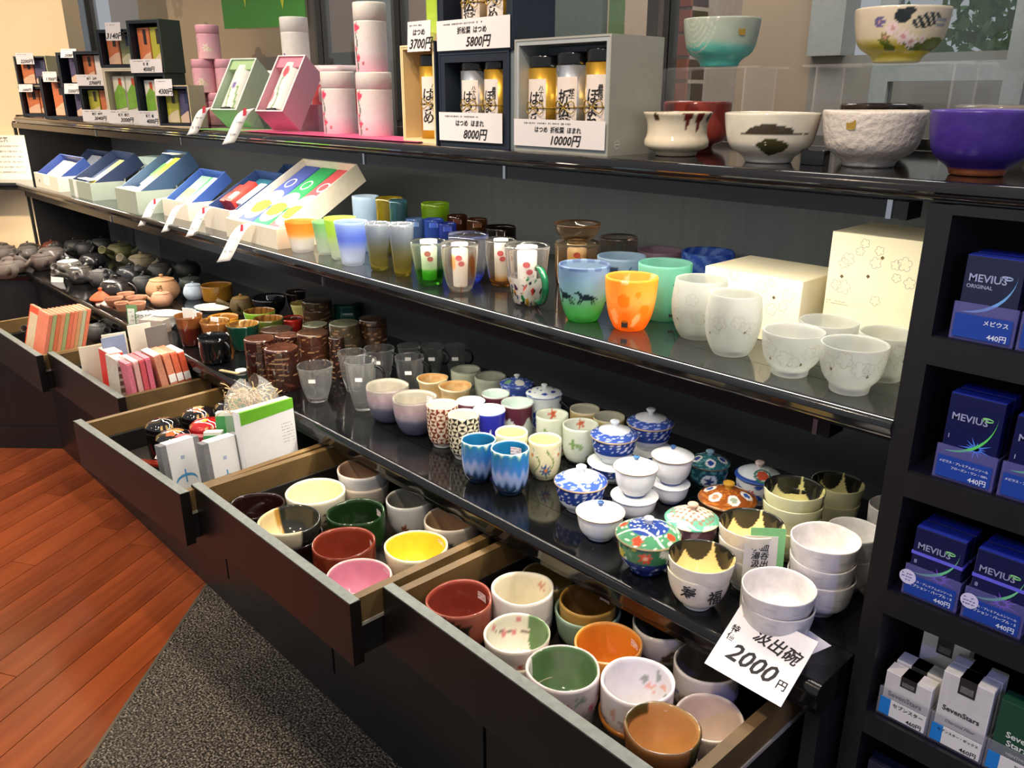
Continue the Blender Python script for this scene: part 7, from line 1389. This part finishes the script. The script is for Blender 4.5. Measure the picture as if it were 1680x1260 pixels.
def tray(label, x, y, z, lines, price, blue=True, w_=.062):
    o = thing('price_tray', label, 'price tray', (x, y, z)); A3 = film('#8f8fe0' if blue else '#b9b9c4', .8); h_ = .04
    MB().box(0, w_, 0, .002, 0, h_).obj('front', A3, o); MB().box(0, .0015, .002, .1, 0, h_*.9).obj('side', A3, o); MB().box(w_-.0015, w_, .002, .1, 0, h_*.9).obj('side', A3, o); MB().box(0, w_, .002, .1, 0, .0015).obj('floor', A3, o)
    if blue: MB().box(.003, w_-.003, -.001, -.0002, .003, .028).obj('label_card', mat('#1a419c', .4, .03), o); mt = mat('#dfe6f6', .5)
    else: MB().box(.003, .016, -.001, -.0002, .003, .027).obj('label_end', mat('#1f7fd0', .4, .03), o); MB().box(.016, w_-.003, -.001, -.0002, .003, .027).obj('label_card', mat('#e6e4de', .5, .03), o); mt = INK
    for i, s in enumerate(lines): text(s, .0062 if len(lines) == 1 and len(s) < 8 else .0034 if len(s) > 12 else .0042, o, (w_-.006, -.0014, .0215-.0058*i), mt, 'RIGHT')
    text(price, .0075, o, (w_-.006, -.0014, .0072), mt, 'RIGHT'); return o
Z1, Z2, Z3, Z4, Z5 = SHZ
G = .0018
tray('clear tray with a blue price label on the top tobacco shelf', -.298, .929, Z1, ['メビウス'], '440円'); pack('dark navy cigarette pack in front on the top tobacco shelf', -.2945, .9325, Z1+G, 'navy'); pack('dark navy cigarette pack behind on the top tobacco shelf', -.2935, .958, Z1+G, 'navy')
tray('second clear tray at the frame edge of the top tobacco shelf', -.233, .929, Z1, ['メビウス'], '440円'); pack('cigarette pack at the frame edge of the top tobacco shelf', -.2295, .9325, Z1+G, 'navy', h=.07)
tray('clear tray with a two line label on the second tobacco shelf', -.289, .929, Z2, ['メビウス・プレミアムメンソール', "フローズン・ワン・100's"], '440円'); pack('blue cigarette pack with a green swoosh on the second tobacco shelf', -.2855, .9325, Z2+G, 'frozen', h=.098); pack('blue cigarette pack behind the green swoosh one', -.2845, .958, Z2+G, 'frozen', h=.098)
tray('clear tray at the frame edge of the second tobacco shelf', -.222, .929, Z2, ['メビウス・プレミアムメンソール', 'フローズン・100'], '440円'); pack('blue cigarette pack at the frame edge of the second tobacco shelf', -.2185, .9325, Z2+G, 'frozen', h=.09); pack('blue cigarette pack deeper at the frame edge of the second tobacco shelf', -.2185, .958, Z2+G, 'frozen', h=.09)
tray('clear tray with a round paper flag on the third tobacco shelf', -.299, .929, Z3, ['メビウス・プレミアムメンソール', 'オプション・パープル・8'], '440円'); pack('cigarette pack with a purple burst on the third tobacco shelf', -.2955, .9325, Z3+G, 'purple'); pack('cigarette pack behind the purple burst one on the third shelf', -.2945, .958, Z3+G, 'purple')
tray('second clear tray with a paper flag on the third tobacco shelf', -.232, .929, Z3, ['メビウス・プレミアムメンソール', 'オプション・パープル・5'], '440円'); pack('second cigarette pack with a purple burst on the third tobacco shelf', -.2285, .9325, Z3+G, 'purple'); pack('cigarette pack behind the second purple burst one', -.2275, .958, Z3+G, 'purple')
for x, lb in ((-.294, 'round paper flag clipped on the first tray of the third tobacco shelf'), (-.225, 'round paper flag clipped on the second tray of the third tobacco shelf')):
    o = thing('paper_flag', lb, 'paper flag', (x, .9275, Z3+.024)); MB().add([(.0095*math.cos(q), -.0003, .0095*math.sin(q)) for q in [2*PI*i/20 for i in range(20)]]+[(.0095*math.cos(q), .0003, .0095*math.sin(q)) for q in [2*PI*i/20 for i in range(20)]], [tuple(range(20)), tuple(range(20, 40))[::-1]]+[(i, (i+1) % 20, 20+(i+1) % 20, 20+i) for i in range(20)]).obj('disc', mat('#d9d4f0', .6, .02), o); marks(o, (0, -.0006, 0), .013, .012, 3, mat('#4a4690', .7), seed=int(x*-1000))
tray('clear tray with a white label on the fourth tobacco shelf', -.303, .929, Z4, ['セブンスター'], '460円', False); pack('short white soft cigarette pack on the fourth tobacco shelf', -.2995, .9325, Z4+G, 'white', h=.062); pack('second short white soft cigarette pack behind the first', -.2975, .9565, Z4+G, 'white', h=.066); pack('white cigarette pack standing at the rear of the fourth tobacco shelf', -.283, .99, Z4+G, 'white', h=.1)
tray('second clear tray with a white label on the fourth tobacco shelf', -.24, .929, Z4, ['セブンスター・ボックス'], '460円', False); pack('white striped cigarette box facing out on the fourth tobacco shelf', -.2365, .9325, Z4+G, 'white', h=.098); pack('white striped cigarette box behind the front one', -.2355, .9565, Z4+G, 'white', h=.098)
tray('clear tray at the frame edge of the fourth tobacco shelf', -.177, .929, Z4, ['セブンスター', 'メンソール'], '460円', False); pack('dark green cigarette pack at the frame edge of the fourth tobacco shelf', -.1735, .9325, Z4+G, 'green', h=.095)
for i in range(3): pack(['dark cigarette pack at the near end of the lowest visible tobacco shelf', 'middle dark cigarette pack of the lowest visible tobacco shelf', 'dark cigarette pack farthest along the lowest visible tobacco shelf'][i], -.303+i*.058, .935, Z5+.0005, 'dark', h=.1)
